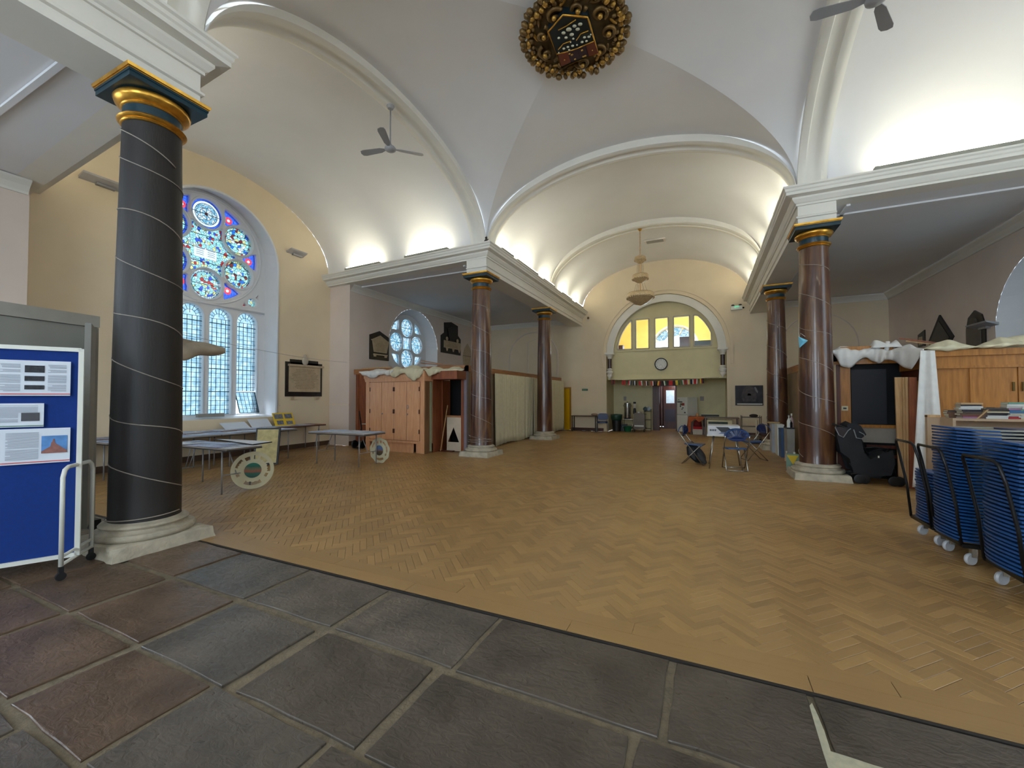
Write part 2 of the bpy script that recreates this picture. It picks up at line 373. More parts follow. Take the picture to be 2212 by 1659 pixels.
# ---- columns' entablature (trim) : cornice runs round the four corners of the crossing
UP = [(-.3, 5.2), (0, 5.2), (.03, 5.2), (.03, 5.235), (.055, 5.25), (.10, 5.31), (.10, 5.345), (.215, 5.36), (.215, 5.41), (.235, 5.43), (.24, 5.47), (.265, 5.49), (.265, 5.52), (-.3, 5.52)]
RUNS = [[(XE - .1, YB + sk(XE)), (XL, YB), (XL, YW)], [(XR, YW), (XR, YB), (XQ, YB)], [(XL, YV), (XL, YA), (XE - .1, YA + sk(XE))], [(XQ, YA), (XR, YA), (XR, YV)]]
for k, path in enumerate(RUNS): struct(MB().sweep(UP, path), 'trim_%d' % (k + 1), STUCCO, smooth=False)
BAND = [(0, 4.955), (.03, 4.967), (.034, 4.99), (.015, 5.005), (0, 5.005)]
for k, (x0, x1, y0, y1, path) in enumerate([(XL - .6, XL, YB, YW, [(XL - .6, YB), (XL, YB), (XL, YW)]), (XR, XR + .6, YB, YW, [(XR, YW), (XR, YB), (XR + .6, YB)]),
                                   (XL - .6, XL, YV, YA, [(XL, YV), (XL, YA), (XL - .6, YA)]), (XR, XR + .6, YV, YA, [(XR + .6, YA), (XR, YA), (XR, YV)])]):
    mb = MB().b2((x0, y0, 4.85), (x1, y1, 5.199)); mb.sweep(BAND, path)
    struct(mb, 'trim_%d' % (k + 5), STUCCO)
# ---- crossing groin vault
mb = MB()
for sg in (-1, 1):
    for sw in (0, 1):
        def gv(i, j):
            u = sin((i - .5) * pi); v = sg * (abs(u) + (1 - abs(u)) * j); a, b = (u, v) if sw == 0 else (v, u)
            return (XC + AX * a, YC + AY * b, ZS + 1.70 * ell(u))
        mb.grid(64, 10, gv)
struct(mb, 'ceiling', CEIL, smooth=True)
bpy.data.objects['ceiling'].data.set_sharp_from_angle(angle=radians(20))
def vault(fn, s0, s1, half, b, name, n=2):
    "barrel vault: fn(s, offset, z) -> xyz"
    def g(i, j):
        s = s0 + (s1 - s0) * i
        if j < .02: return fn(s, -half, 5.51)
        if j > .98: return fn(s, half, 5.51)
        t = (j - .02) / .96 * pi
        return fn(s, -half * cos(t), ZS + b * sin(t))
    return struct(MB().grid(n, 50, g), name, CEIL, smooth=True)
fL = lambda s, o, z: (s, YC + sk(s) + o, z)
fN = lambda s, o, z: (XC + o, s, z)
vault(fL, XL, XE, AY, 1.97, 'ceiling', 6)
vault(fN, YB, YW, AX, 1.85, 'ceiling')
vault(fL, XR, XQ, AY, 1.97, 'ceiling')
vault(fN, YA, YV, AX, 1.85, 'ceiling')
def rib(fn, s0, sg, half, b, prof, name):
    def g(i, j):
        t = i * pi; k = min(int(round(j * (len(prof) - 1))), len(prof) - 1); s, dr = prof[k]
        dr2 = dr
        return fn(s0 + sg * s, -(half + min(dr2, 0) + (dr2 if dr2 < .2 else 0) * .3) * cos(t) * (1), ZS - .08 + (b + .08 + dr) * sin(t)) if .0 < t < pi else fn(s0 + sg * s, -(half) * cos(t), 5.50)
    o = struct(MB().grid(72, len(prof) - 1, g), name, STUCCO, smooth=True); o.data.set_sharp_from_angle(angle=radians(35)); return o
RP = [(-.01, .20), (-.01, .06), (0, .02), (.05, 0), (.11, 0), (.13, .04), (.17, .05), (.24, .05), (.28, .03), (.30, 0), (.36, -.015), (.42, 0), (.46, .03), (.46, .5)]
rib(fL, XL, -1, AY - .03, 1.56, RP, 'trim_9'); rib(fN, YB, 1, AX - .03, 1.53, RP, 'trim_10')
rib(fL, XR, 1, AY - .03, 1.56, RP, 'trim_11'); rib(fN, YA, -1, AX - .03, 1.56, RP, 'trim_12')
RP2 = [(0, .3), (0, .03), (.04, 0), (.14, 0), (.16, .04), (.28, .04), (.30, 0), (.40, 0), (.44, .03), (.44, .3)]
rib(fN, 14.22, 1, AX - .03, 1.66, RP2, 'trim_13'); rib(fN, -2.2, 1, AX - .03, 1.66, RP2, 'trim_14')

# ---- flat aisle ceilings with beads and coves
COVE = [(0, 4.98), (.03, 4.98), (.04, 5.02), (.10, 5.10), (.17, 5.16), (.18, 5.195)]
def aisle(x0, x1, y0, y1, bead_y, bead_x, cpath):
    mb = MB().add([(x0, y0, ZC + .006), (x1, y0, ZC + .006), (x1, y1, ZC + .006), (x0, y1, ZC + .006)], [(0, 1, 2, 3)])
    mb.b2((x0, bead_y - .03, 5.165), (x1, bead_y + .03, 5.199)); mb.b2((bead_x - .03, y0, 5.165), (bead_x + .03, y1, 5.199))
    struct(mb, 'ceiling', CEIL); struct(MB().sweep(COVE, cpath), 'trim_%d' % aisle.k, STUCCO); aisle.k += 1
aisle.k = 15
aisle(XP - .9, XL - .59, YB + .28, YW, YB + .75, XL - .85, [(XP, 9.8), (XP, YW), (XL - .6, YW)][::1] and [(XL - .6, YW), (XP, YW), (XP, 9.8)][::-1])
aisle(XR + .59, XA, YB + .28, YW, YB + .75, XR + .85, [(XR + .6, YW), (XA, YW), (XA, YB + .3)])
aisle(XP - .9, XL - .59, YV, YA - .28 + .3, YA - .75, XL - .85, [(XP, YV), (XP, 2.8)])
aisle(XR + .59, XA, YV, YA - .28, YA - .75, XR + .85, [(XA, YA - .3), (XA, YV)])

# ---- walls
WX = lambda X: (lambda u, z: (X, u, z))
WY = lambda Y: (lambda u, z: (u, Y, z))
C0 = lambda z: (lambda u: z)
# left end wall with the great window
WC = 6.35
def top_end(u): return max(5.52, ZS + 1.97 * ell(min(1, abs(u - (YC + sk(XE))) / AY)))
w = struct(strips(WX(XE), lin(2.7, 9.95, 40), C0(0), top_end, [hole(WC, 1.62, 1.0, 5.23)]), 'wall_left', CREAM)
w = struct(strips(WY(9.80), [XE, XP], C0(0), C0(5.3)), 'wall_left', PINK)
w = struct(strips(WY(2.82), [XE, XP], C0(0), C0(5.3)), 'wall_left', PINK)
w = struct(strips(WX(XP), lin(9.80, YW, 4), C0(0), C0(ZC), [hole(13.12, 1.5, 1.2, 3.5)]), 'wall_left', PINK)
w = struct(strips(WX(XP), lin(YV, 2.82, 4), C0(0), C0(ZC + .1), [hole(-2.5, 1.5, 1.2, 3.5)]), 'wall_left', PINK)
# far wall
AC = -1.61
def top_far(u): return max(ZC, ZS + 1.85 * ell(abs(u - XC) / AX)) if XL < u < XR else ZC + .3
us = sorted(set(lin(XL + .001, XR - .001, 50) + [XP, XA, XL - .001, XR + .001]))
struct(strips(WY(YW), us, C0(0), top_far, [hole(AC, 2.42, 0, 3.57), (-6.13, -5.72, C0(0), C0(1.97))]), 'wall_far', CREAM)
# right aisle wall, right arm end wall, wall behind the camera
struct(strips(WX(XA), lin(YB + .3, YW, 4), C0(0), C0(ZC), [hole(11.4, 1.48, 1.0, 3.0)]), 'wall_right', PINK)
struct(strips(WY(YB + .3), [XA, XQ], C0(0), C0(ZC + .1)), 'wall_right', PINK)
struct(strips(WY(YA - .3), [XA, XQ], C0(0), C0(ZC + .1)), 'wall_right', PINK)
struct(strips(WX(XA), lin(YV, YA - .3, 4), C0(0), C0(ZC + .1), [hole(-2.5, 1.5, 1.2, 3.5)]), 'wall_right', PINK)
struct(strips(WX(XQ), lin(YA - .3, YB + .3, 40), C0(0), lambda u: max(5.52, ZS + 1.97 * ell(min(1, abs(u - YC) / AY))), [hole(YC, 1.62, 1.0, 5.23)]), 'wall_right', CREAM)
struct(strips(WY(YV), us, C0(0), top_far, [hole(XC, 2.1, 1.0, 4.6), hole(-7.9, 1.2, 1.2, 3.6), hole(3.9, 1.0, 1.2, 3.6)]), 'wall_back', CREAM)

# ---- the great window (stone tracery, stained roundels, four leaded lancets)
XG = -11.87
wn1 = struct(reveal(archo(WC, 1.62, 1.0, 5.23), archo(WC, 1.55, 1.08, 5.40), WX(XE), WX(XG + .06)), 'window_1', REVEAL, smooth=False)
o_ = struct(MB().sweep([(0, 0), (0, 0)], [(0, 0), (1, 0)]), 'tmp', None); bpy.data.objects.remove(o_)
rm = MB()   # rounded bead round the opening
ring = archo(WC, 1.60, 1.0, 5.23); rm.tube([(XE + .0, u, z) for u, z in ring], .035, 6)
struct(rm, 'moulding', REVEAL, wn1, smooth=True)
RC = (WC, 5.45); RR, Rr = .93, .375
cs = [(RC[0] + RR * cos(radians(90 + 60 * k)), RC[1] + RR * sin(radians(90 + 60 * k))) for k in range(6)]
def rin(ph): 
    s = .42 ** 2 - RR ** 2 * sin(ph) ** 2
    return min(.74, RR * cos(ph) - sqrt(s)) if s > 0 else .74
def rout(ph):
    s = .42 ** 2 - RR ** 2 * sin(ph) ** 2
    return RR * cos(ph) + (sqrt(s) if s > 0 else 0)
def pol(c, r, a): return (c[0] + r * cos(a), c[1] + r * sin(a))
star = []
for k in range(6):
    for j in range(-7, 8):
        ph = radians(30 * j / 7.5); star.append(pol(RC, rin(ph), radians(90 + 60 * k) + ph))
sp = []
for k in range(6):
    m = radians(120 + 60 * k); poly = []
    for d in [-11, -8, -5, -2.5, 0, 2.5, 5, 8, 11]:
        ph = radians(30 - abs(d)); poly.append(pol(RC, max(.86, rout(ph)), m + radians(d)))
    poly += [pol(RC, 1.36, m + radians(d)) for d in (13, 7, 0, -7, -13)]
    sp.append(poly)
lanc = [5.295, 6.0, 6.70, 7.405]
lo = [archo(c, .285, 1.1, 3.66, 16) for c in lanc]
sm = [circ((WC + s * 1.20, 4.27), .12, 14) for s in (-1, 1)]
tri = [[(WC + s * .93, 4.13), (WC + s * 1.05, 4.16), (WC + s * .97, 4.23)] for s in (-1, 1)] + [[(WC + s * 1.30, 4.44), (WC + s * 1.36, 4.52), (WC + s * 1.37, 4.40)] for s in (-1, 1)]
MXG = XW
sp = [[(sum(q[0] for q in p) / len(p) + (a[0] - sum(q[0] for q in p) / len(p)) * .8, sum(q[1] for q in p) / len(p) + (a[1] - sum(q[1] for q in p) / len(p)) * .8) for a in p] for p in sp]
lw = struct(strips(WX(XG + .1), lin(WC - 1.58, WC + 1.58, 30), C0(.95), C0(4.03), [hole(c, .285, 1.1, 3.66) for c in lanc]), 'lancet_frame', REVEAL, wn1); solid(lw, .2)
plate(archo(WC, 1.58, 4.0, 5.38, 40), [circ(c, Rr) for c in cs] + [star] + sp + sm + tri, .2, MXG, (XG, 0, 0), 'tracery', REVEAL, wn1, .025)
mb = MB()
for k in range(48):
    pass
mb.tube([(XG + .1, *pol(RC, 1.41, 2 * pi * k / 60)) for k in range(60)], .03, 6, closed=True)
for c in cs: mb.tube([(XG + .1, *pol(c, Rr + .035, 2 * pi * k / 32)) for k in range(32)], .022, 6, closed=True)
for c in lanc: mb.tube([(XG + .1, u, z) for u, z in archo(c, .30, 1.1, 3.66, 16)], .018, 6)
mb.b2((XG + .02, WC - 1.53, 3.985), (XG + .14, WC + 1.53, 4.03))
struct(mb, 'tracery_moulding', REVEAL, wn1, smooth=True)
def flatp(poly, M_, o): return MB().add([Vector(o) + M_ @ Vector((x, y, 0)) for x, y in poly], [tuple(range(len(poly)))])
def pane(poly, m, name='pane', x=None):
    return struct(flatp(poly, XW, (XG if x is None else x, 0, 0)), name, m, wn1)
def radial(poly, c, a):
    d = (cos(a), sin(a)); best = 1e9
    for p, q in zip(poly, poly[1:] + poly[:1]):
        e = (q[0] - p[0], q[1] - p[1]); w = (p[0] - c[0], p[1] - c[1]); den = d[0] * e[1] - d[1] * e[0]
        if abs(den) < 1e-12: continue
        t = (w[0] * e[1] - w[1] * e[0]) / den; s = (w[0] * d[1] - w[1] * d[0]) / den
        if t > 1e-6 and -1e-6 <= s <= 1 + 1e-6: best = min(best, t)
    return best if best < 1e8 else .01
def ringpoly(outer, inner, c, m, x, n=72):
    A = [2 * pi * k / n for k in range(n)] + [atan2(p[1] - c[1], p[0] - c[0]) % (2 * pi) for p in outer + inner]; A = sorted(set(round(a, 5) for a in A)); n = len(A)
    vs = [(x, *pol(c, radial(inner, c, a), a)) for a in A] + [(x, *pol(c, radial(outer, c, a), a)) for a in A]
    return struct(MB().add(vs, [(k, (k + 1) % n, n + (k + 1) % n, n + k) for k in range(n)]), 'pane', m, wn1)
def annul(c, r0, r1, m, x, parent=None, n=36, name='pane'):
    mb = MB(); vs = [(x, *pol(c, r, 2 * pi * k / n)) for r in (r0, r1) for k in range(n)]
    mb.add(vs, [(k, (k + 1) % n, n + (k + 1) % n, n + k) for k in range(n)]); return struct(mb, name, m, parent or wn1)
for k, c in enumerate(cs):
    if k == 0:
        annul(c, .33, .385, BLUEG, XG); annul(c, .27, .33, WHITEG, XG); annul(c, .0, .27, ROUNDG, XG); 
        lm = MB()
        for r in (.33, .27, .15): lm.tube([(XG + .01, *pol(c, r, 2 * pi * j / 32)) for j in range(32)], .006, 4, closed=True)
        for j in range(8): lm.bar((XG + .01, *pol(c, .04, pi / 4 * j)), (XG + .01, *pol(c, .15, pi / 4 * j)), .008)
        for j in range(8): lm.tube([(XG + .01, *pol(pol(c, .17, pi / 4 * j), .08, pi / 4 * j - 1.3 + 2.6 * q / 8)) for q in range(9)], .005, 4)
        lm.bar((XG + .01, c[0] - .38, c[1]), (XG + .01, c[0] + .38, c[1]), .012)
        struct(lm, 'leading', LEADM, wn1)
        annul(c, 0, .04, REDG, XG + .004, n=12)
    else:
        annul(c, 0, .32, STAIN2 if k in (5, 4) else STAIN1, XG); annul(c, .32, .385, BLUEG if k in (1, 2) else (ROUNDG if k == 3 else STAIN1), XG)
        lm = MB(); lm.tube([(XG + .01, *pol(c, .32, 2 * pi * j / 32)) for j in range(32)], .006, 4, closed=True)
        for q in (-.16, 0, .16): lm.bar((XG + .01, c[0] - sqrt(.375 ** 2 - q * q), c[1] + q), (XG + .01, c[0] + sqrt(.375 ** 2 - q * q), c[1] + q), .012 if q == 0 else .006)
        for j in range(20): lm.bar((XG + .01, *pol(c, .32, 2 * pi * j / 20)), (XG + .01, *pol(c, .38, 2 * pi * j / 20)), .006)
        struct(lm, 'leading', LEADM, wn1)
bookp = [(RC[0] - .27, RC[1] - .22), (RC[0], RC[1] - .27), (RC[0] + .27, RC[1] - .22), (RC[0] + .25, RC[1] + .0), (RC[0], RC[1] - .04), (RC[0] - .25, RC[1] + .0)]
ringpoly([pol(RC, hypot(p[0] - RC[0], p[1] - RC[1]) + .01, atan2(p[1] - RC[1], p[0] - RC[0])) for p in star], [(RC[0] - .27, RC[1] - .24), (RC[0] + .27, RC[1] - .24), (RC[0] + .27, RC[1] + .02), (RC[0] - .27, RC[1] + .02)], (RC[0], RC[1] - .1), STAIN1, XG)
lb = MB()
for s in (-1, 1):
    for q in range(4): lb.bar((XG + .012, RC[0] + s * .05, RC[1] - .02 - .05 * q), (XG + .012, RC[0] + s * .22, RC[1] - .02 - .05 * q), .008)
struct(lb, 'book_lines', LEADM, wn1)
lm = MB()
for q in (-.35, 0, .35): lm.bar((XG + .012, RC[0] - .66, RC[1] + q), (XG + .012, RC[0] + .66, RC[1] + q), .012)
bk = [(XG + .02, RC[0] - .28, RC[1] - .25), (XG + .02, RC[0] + .28, RC[1] - .25)]
struct(lm, 'leading', LEADM, wn1)
for s in (-1, 1): struct(flatp([(RC[0] + s * .006, RC[1] - .24), (RC[0] + s * .27, RC[1] - .24), (RC[0] + s * .27, RC[1] + .02), (RC[0] + s * .006, RC[1] + .02)], XW, (XG, 0, 0)), 'pane', WHITEG, wn1)
for k, poly in enumerate(sp):
    cs_ = (sum(p[0] for p in poly) / len(poly), sum(p[1] for p in poly) / len(poly)); ringpoly(poly, circ(cs_, .10, 16), cs_, BLUEG, XG, 36)
    annul(cs_, .035, .10, REDG, XG, n=16); annul(cs_, 0, .035, WHITEG, XG, n=10)
for p in sm: pane(p, STAIN2)
for p in tri: pane(p, REDG)
for i, c in enumerate(lanc):
    zb = 1.72 if i == 3 else 1.1
    pane(archo(c, .29, zb, 3.66, 16), LANCET)
    lm = MB(); x = XG + .012
    for k in range(1, 5):
        u = c - .285 + .57 * k / 5; lm.b2((x - .004, u - .006, zb), (x + .004, u + .006, 3.66 + (0 if k in (1, 4) else .0)))
    nz = 21
    for k in range(nz + 1):
        z = 1.1 + (3.66 - 1.1) * k / nz
        if z >= zb: lm.b2((x - .004, c - .285, z - .005), (x + .004, c + .285, z + .005)) if k % 5 else lm.b2((x - .004, c - .285, z - .010), (x + .008, c + .285, z + .010))
    lm.tube([(x, *pol((c, 3.66), .145, pi * j / 10)) for j in range(11)], .005, 4)
    for j in range(1, 8): lm.bar((x, *pol((c, 3.66), .06 if j == 4 else .145, pi * j / 8)), (x, *pol((c, 3.66), .28, pi * j / 8)), .009)
    struct(lm, 'leading', LEADM, wn1)
# tilted open casement in the last lancet
cc = lanc[3]; cm = MB(); A = Vector((XG + .02, cc - .27, 1.70)); tilt = .22
q0 = [(XG + .03, cc - .27, 1.70), (XG + .03, cc + .27, 1.70), (XG + .03 + tilt, cc + .27, 1.12), (XG + .03 + tilt, cc - .27, 1.12)]
for a, b in zip(q0, q0[1:] + q0[:1]): cm.bar(a, b, .02, .02)
V = [Vector(p) for p in q0]
for k in range(1, 5): cm.bar(V[0].lerp(V[1], k / 5), V[3].lerp(V[2], k / 5), .008)
for k in range(1, 5): cm.bar(V[0].lerp(V[3], k / 5), V[1].lerp(V[2], k / 5), .008)
struct(cm, 'casement', LEADM, wn1); struct(MB().add(q0, [(0, 1, 2, 3)]), 'pane', LANCET, wn1)

# ---- round-headed aisle windows with four roundels
def round_window(k, X, sg, cu, hw, zb, zs, name):
    xg = X - sg * .48; o = struct(reveal(archo(cu, hw, zb, zs), archo(cu, hw - .3, zb + .1, zs + .12), WX(X), WX(xg)), name, REVEAL)
    c0 = (cu + .03, zs + .2); r1 = .62; rr = .36
    cc = [(c0[0] + r1 * cos(pi / 2 * q), c0[1] + r1 * sin(pi / 2 * q)) for q in range(4)]
    spn = []
    for q in range(4):
        m = pi / 4 + pi / 2 * q; spn.append([pol(c0, .70, m), pol(c0, .80, m - .16), pol(c0, 1.02, m - .30), pol(c0, 1.04, m), pol(c0, 1.02, m + .30), pol(c0, .80, m + .16)])
    cen = [pol(c0, .26 if q % 2 == 0 else .36, pi / 4 * q) for q in range(8)]
    cen = [pol(c0, .22 if q % 2 == 0 else .34, pi / 4 * q) for q in range(8)]
    la = [archo(c0[0] + d, .22, zb + .15, zb + .75, 10) for d in (-.75, -.25, .25, .75)]
    plate(archo(cu, hw - .26, zb + .0, zs + .12, 32), [circ(c, rr) for c in cc] + spn + [cen] + la, .14, XW, (xg, 0, 0), 'tracery', REVEAL, o, .02)
    for c in cc:
        annul(c, 0, rr + .01, ROUNDG, xg, o)
        lm = MB(); lm.tube([(xg + .01 * sg, *pol(c, rr - .07, 2 * pi * j / 28)) for j in range(28)], .006, 4, closed=True)
        for j in range(8): lm.bar((xg + .01 * sg, *pol(c, .1, pi / 4 * j)), (xg + .01 * sg, *pol(c, rr, pi / 4 * j)), .008)
        lm.bar((xg + .01 * sg, c[0] - rr, c[1]), (xg + .01 * sg, c[0] + rr, c[1]), .014)
        mb2 = struct(lm, 'leading', LEADM, o)
    for poly in spn + [cen] + la: struct(flatp(poly, XW, (xg, 0, 0)), 'pane', ROUNDG if len(poly) < 9 else LANCET, o)
    return o
round_window(2, XP, 1, 13.12, 1.5, 1.2, 3.5, 'window_2')
round_window(3, XA, -1, 11.4, 1.48, 1.0, 3.0, 'window_3')
def fill_window(f1, f2, cu, hw, zb, zs, name, M, o):  # unseen windows, added to let in more daylight as fill
    W = struct(reveal(archo(cu, hw, zb, zs), archo(cu, hw - .15, zb + .1, zs), f1, f2), name, REVEAL)
    mb = MB(); 
    for k in range(-2, 3): mb.bar(f2(cu + k * hw * .33, zb), f2(cu + k * hw * .33, zs + .6 * hw), .05)
    for k in range(8): mb.bar(f2(cu - hw, zb + .1 + (zs - zb) * k / 7), f2(cu + hw, zb + .1 + (zs - zb) * k / 7), .03)
    struct(mb, 'glazing_bars', REVEAL, W)
    mb = MB(); pl = archo(cu, hw - .12, zb + .08, zs); mb.add([f2(*p) for p in pl], [tuple(range(len(pl)))]); struct(mb, 'pane', M or CLEARG, W)
    return W
fill_window(WX(XQ), WX(XQ + .5), YC, 1.62, 1.0, 5.23, 'fill_window_4', DIMG, None)
fill_window(WY(YV), WY(YV - .5), XC, 2.1, 1.0, 4.6, 'fill_window_5', None, None)
fill_window(WY(YV), WY(YV - .5), -7.9, 1.2, 1.2, 3.6, 'fill_window_6', None, None)
fill_window(WY(YV), WY(YV - .5), 3.9, 1.0, 1.2, 3.6, 'fill_window_7', None, None)
fill_window(WX(XP), WX(XP - .5), -2.5, 1.5, 1.2, 3.5, 'fill_window_8', None, None)
fill_window(WX(XA), WX(XA + .5), -2.5, 1.5, 1.2, 3.5, 'fill_window_9', DIMG, None)
def portal(loc, d, sx, sz):
    l = bpy.data.lights.new('daylight_portal', 'AREA'); l.shape = 'RECTANGLE'; l.size = sx; l.size_y = sz; l.cycles.is_portal = True
    o = bpy.data.objects.new('daylight_portal', l); col.objects.link(o); o.location = loc; o.rotation_euler = Vector(d).to_track_quat('-Z', 'Y').to_euler()
portal((XG - .3, WC, 4.0), (1, 0, 0), 3.3, 6.2); portal((XP - .7, 13.12, 3.1), (1, 0, 0), 2.6, 3.9); portal((XA + .7, 11.4, 2.7), (-1, 0, 0), 2.6, 3.8)
portal((XQ + .6, YC, 3.9), (-1, 0, 0), 3.3, 6.0); portal((XC, YV - .6, 3.9), (0, 1, 0), 4.2, 5.9); portal((-7.9, YV - .6, 3), (0, 1, 0), 2.4, 3.8)
portal((3.9, YV - .6, 3), (0, 1, 0), 2.0, 3.6); portal((XP - .6, -2.5, 3.1), (1, 0, 0), 3, 4); portal((XA + .6, -2.5, 3.1), (-1, 0, 0), 3, 4)

# ---- far end: arch, balcony front, glazed screen, kitchen recess, door
def ring_y(c, r0, r1, y0, y1, a0=0, a1=pi, n=48):
    def g(i, j):
        a = a0 + (a1 - a0) * i; k = int(round(j * 4)) % 4; r, y = ((r0, y0), (r1, y0), (r1, y1), (r0, y1))[k]
        return (c[0] + r * cos(a), y, c[1] + r * sin(a))
    mb = MB().grid(n, 4, g); return mb
mb = ring_y((AC, 3.57), 2.56, 2.66, YW - .06, YW + .01)
for s in (-1, 1): mb.b2((AC + s * 2.56, YW - .06, 2.9 if s > 0 else 2.9), (AC + s * 2.66, YW + .01, 3.57))
struct(mb, 'trim_20', CREAM, smooth=False)
mb = ring_y((AC, 3.57), 2.42, 2.56, YW - .03, YW + .01)
for s in (-1, 1): mb.b2((AC + s * 2.42, YW - .03, 0), (AC + s * 2.56, YW + .01, 3.57))
struct(mb, 'trim_21', CREAM)
mb = ring_y((AC, 3.55), 2.13, 2.42, YW + .02, YW + .26); mb2 = ring_y((AC, 3.55), 2.11, 2.17, YW - .01, YW + .03); mb.v and mb.add(mb2.v, mb2.f)
struct(mb, 'trim_22', STUCCO)
YP = YW + .3
pane_px = [(1333, 1365), (1373.5, 1402), (1415, 1444), (1455, 1490), (1499, 1537)]
pu = [(P(a, 755, Y=YP).x, P(b, 755, Y=YP).x) for a, b in pane_px]
zt = 5.02
def ptop(u): return min(zt, 3.55 + sqrt(max(.0, 2.0 ** 2 - (u - AC) ** 2)))
holes = [(max(a, AC - 1.97), min(b, AC + 1.97), C0(3.70), ptop) for a, b in pu]
scr = struct(strips(WY(YP), lin(AC - 2.42, AC + 2.42, 40), C0(2.3), lambda u: 3.57 + sqrt(max(0, 2.42 ** 2 - (u - AC) ** 2)), holes), 'window_10', PALEY)
for h in holes:
    us_ = lin(h[0], h[1], 8); vs = [(u, YP + .06, 3.70) for u in us_] + [(u, YP + .06, ptop(u)) for u in us_]
    struct(MB().add(vs, [(i, i + 1, 9 + i + 1, 9 + i) for i in range(8)]), 'pane', CLEARG, scr)
    fr = MB(); outl = [(h[0], 3.70), (h[1], 3.70)] + [(u, ptop(u)) for u in reversed(us_)]
    n = len(outl)
    for i in range(n): a, b = outl[i], outl[(i + 1) % n]; fr.bar((a[0], YP + .02, a[1]), (b[0], YP + .02, b[1]), .05, .12, up=(0, 1, 0))
    struct(fr, 'mullion', mat('grey_white_paint', srgb(184, 178, 164), .6), scr)
mb = MB().b2((AC - 2.42, YP - .05, 3.60), (AC + 2.42, YP, 3.66)); mb.b2((AC - 2.42, YP - .01, 2.55), (AC + 2.42, YP, 2.575)); struct(mb, 'sill_rail', PALEY, scr)
struct(reveal(archo(AC, 2.42, 2.3, 3.57), archo(AC, 2.42, 2.3, 3.57), WY(YW), WY(YP + .2), close=False), 'wall_far', PALEY)
# colonettes
COLM = mat('brown_marble', srgb(70, 48, 42), .3, var=.3, scale=10)
for s in (-1, 1):
    x = AC + s * 2.28; y = YW + .02
    t = thing('colonette', 'short brown marble shaft with white capital and corbel, %s of the round arch' % ('left side' if s < 0 else 'right side'), 'column', (x, y, 2.4), group=None)
    part(MB().lathe([(.085, 2.84), (.085, 3.27)], (x, y, 0), 16), 'shaft', COLM, t, 40)
    part(MB().lathe([(.09, 3.27), (.11, 3.28), (.09, 3.30), (.10, 3.36), (.16, 3.45), (.17, 3.47)], (x, y, 0), 16).box((x, y, 3.51), (.38, .34, .08)), 'capital', STUCCO, t, 40)
    for k in range(4): pass
    part(MB().lathe([(.02, 2.35), (.06, 2.42), (.12, 2.5), (.12, 2.56), (.09, 2.58), (.15, 2.66), (.15, 2.70), (.10, 2.74), (.13, 2.80), (.09, 2.84)], (x, y, 0), 16), 'corbel', STUCCO, t, 40)
# recess
YR = 20.3
mb = MB(); x0, x1 = AC - 2.42, AC + 2.42
mb.add([(x0, YW, 0), (x0, YR, 0), (x0, YR, 2.32), (x0, YW, 2.32)], [(0, 1, 2, 3)]); mb.add([(x1, YW, 0), (x1, YR, 0), (x1, YR, 2.32), (x1, YW, 2.32)], [(0, 1, 2, 3)])
mb.add([(x0, YW, 2.32), (x1, YW, 2.32), (x1, YR, 2.32), (x0, YR, 2.32)], [(0, 1, 2, 3)])
mb.add([(x0, YP, 2.3), (x1, YP, 2.3), (x1, YW + .0, 2.3), (x0, YW + .0, 2.3)], [(0, 1, 2, 3)])
struct(mb, 'wall_far', PALEY)
dx0, dx1 = P(1410, 880, Y=YR).x, P(1462, 880, Y=YR).x
struct(strips(WY(YR), [x0, x1], C0(0), C0(2.32), [(dx0, dx1, C0(0), C0(2.10))]), 'wall_far', PALEY)
d2 = struct(MB().b2((dx0, YR - .04, 0), (dx0 + .3, YR + .25, 2.1)).b2((dx1 - .05, YR - .04, 0), (dx1, YR + .25, 2.1)).b2((dx0, YR - .04, 2.06), (dx1, YR + .25, 2.32)), 'door_2', OAKD)
mb = MB(); c1 = 23.2
mb.add([(dx0 - .2, YR, 0), (dx0 - .2, c1, 0), (dx0 - .2, c1, 2.4), (dx0 - .2, YR, 2.4)], [(0, 1, 2, 3)]); mb.add([(dx1 + .3, YR, 0), (dx1 + .3, c1, 0), (dx1 + .3, c1, 2.4), (dx1 + .3, YR, 2.4)], [(0, 1, 2, 3)])
mb.add([(dx0 - .2, c1, 0), (dx1 + .3, c1, 0), (dx1 + .3, c1, 2.4), (dx0 - .2, c1, 2.4)], [(0, 1, 2, 3)]); mb.add([(dx0 - .2, YR, 2.4), (dx1 + .3, YR, 2.4), (dx1 + .3, c1, 2.4), (dx0 - .2, c1, 2.4)], [(0, 1, 2, 3)])
struct(mb, 'wall_corridor', mat('dark_lobby_paint', srgb(96, 66, 62), .8))
yd = 21.6; a = P(1433, 880, Y=yd).x; b = P(1461, 880, Y=yd).x; z0 = P(1445, 905, Y=yd).z; 
g0, g1, gz0, gz1 = P(1439, 880, Y=yd).x, P(1457, 880, Y=yd).x, P(1448, 871, Y=yd).z, P(1448, 843, Y=yd).z
d3 = struct(strips(WY(yd), [a, b + .1], C0(0.0), C0(2.12), [(g0, g1, C0(gz0), C0(gz1))]), 'door_3', OAKD); solid(d3, .04)
struct(MB().b2((g0, yd + .02, gz0), (g1, yd + .03, gz1)), 'pane', mat('glowing_frosted_sheet', srgb(176, 196, 208), .4, var=.25, scale=6, emit=.25), d3)  # faint glow is put into the pane's material; it is no lamp
struct(MB().b2((g0 - .05, yd - .02, .35), (g1 + .02, yd - .005, .95)), 'door_panel', mat('mauve_panel', srgb(74, 70, 84), .5), d3)
struct(MB().b2((a - .12, yd - .03, 0), (a - .04, yd + .05, 2.15)), 'door_frame', mat('pinkish_frame', srgb(120, 96, 92), .5), d3)
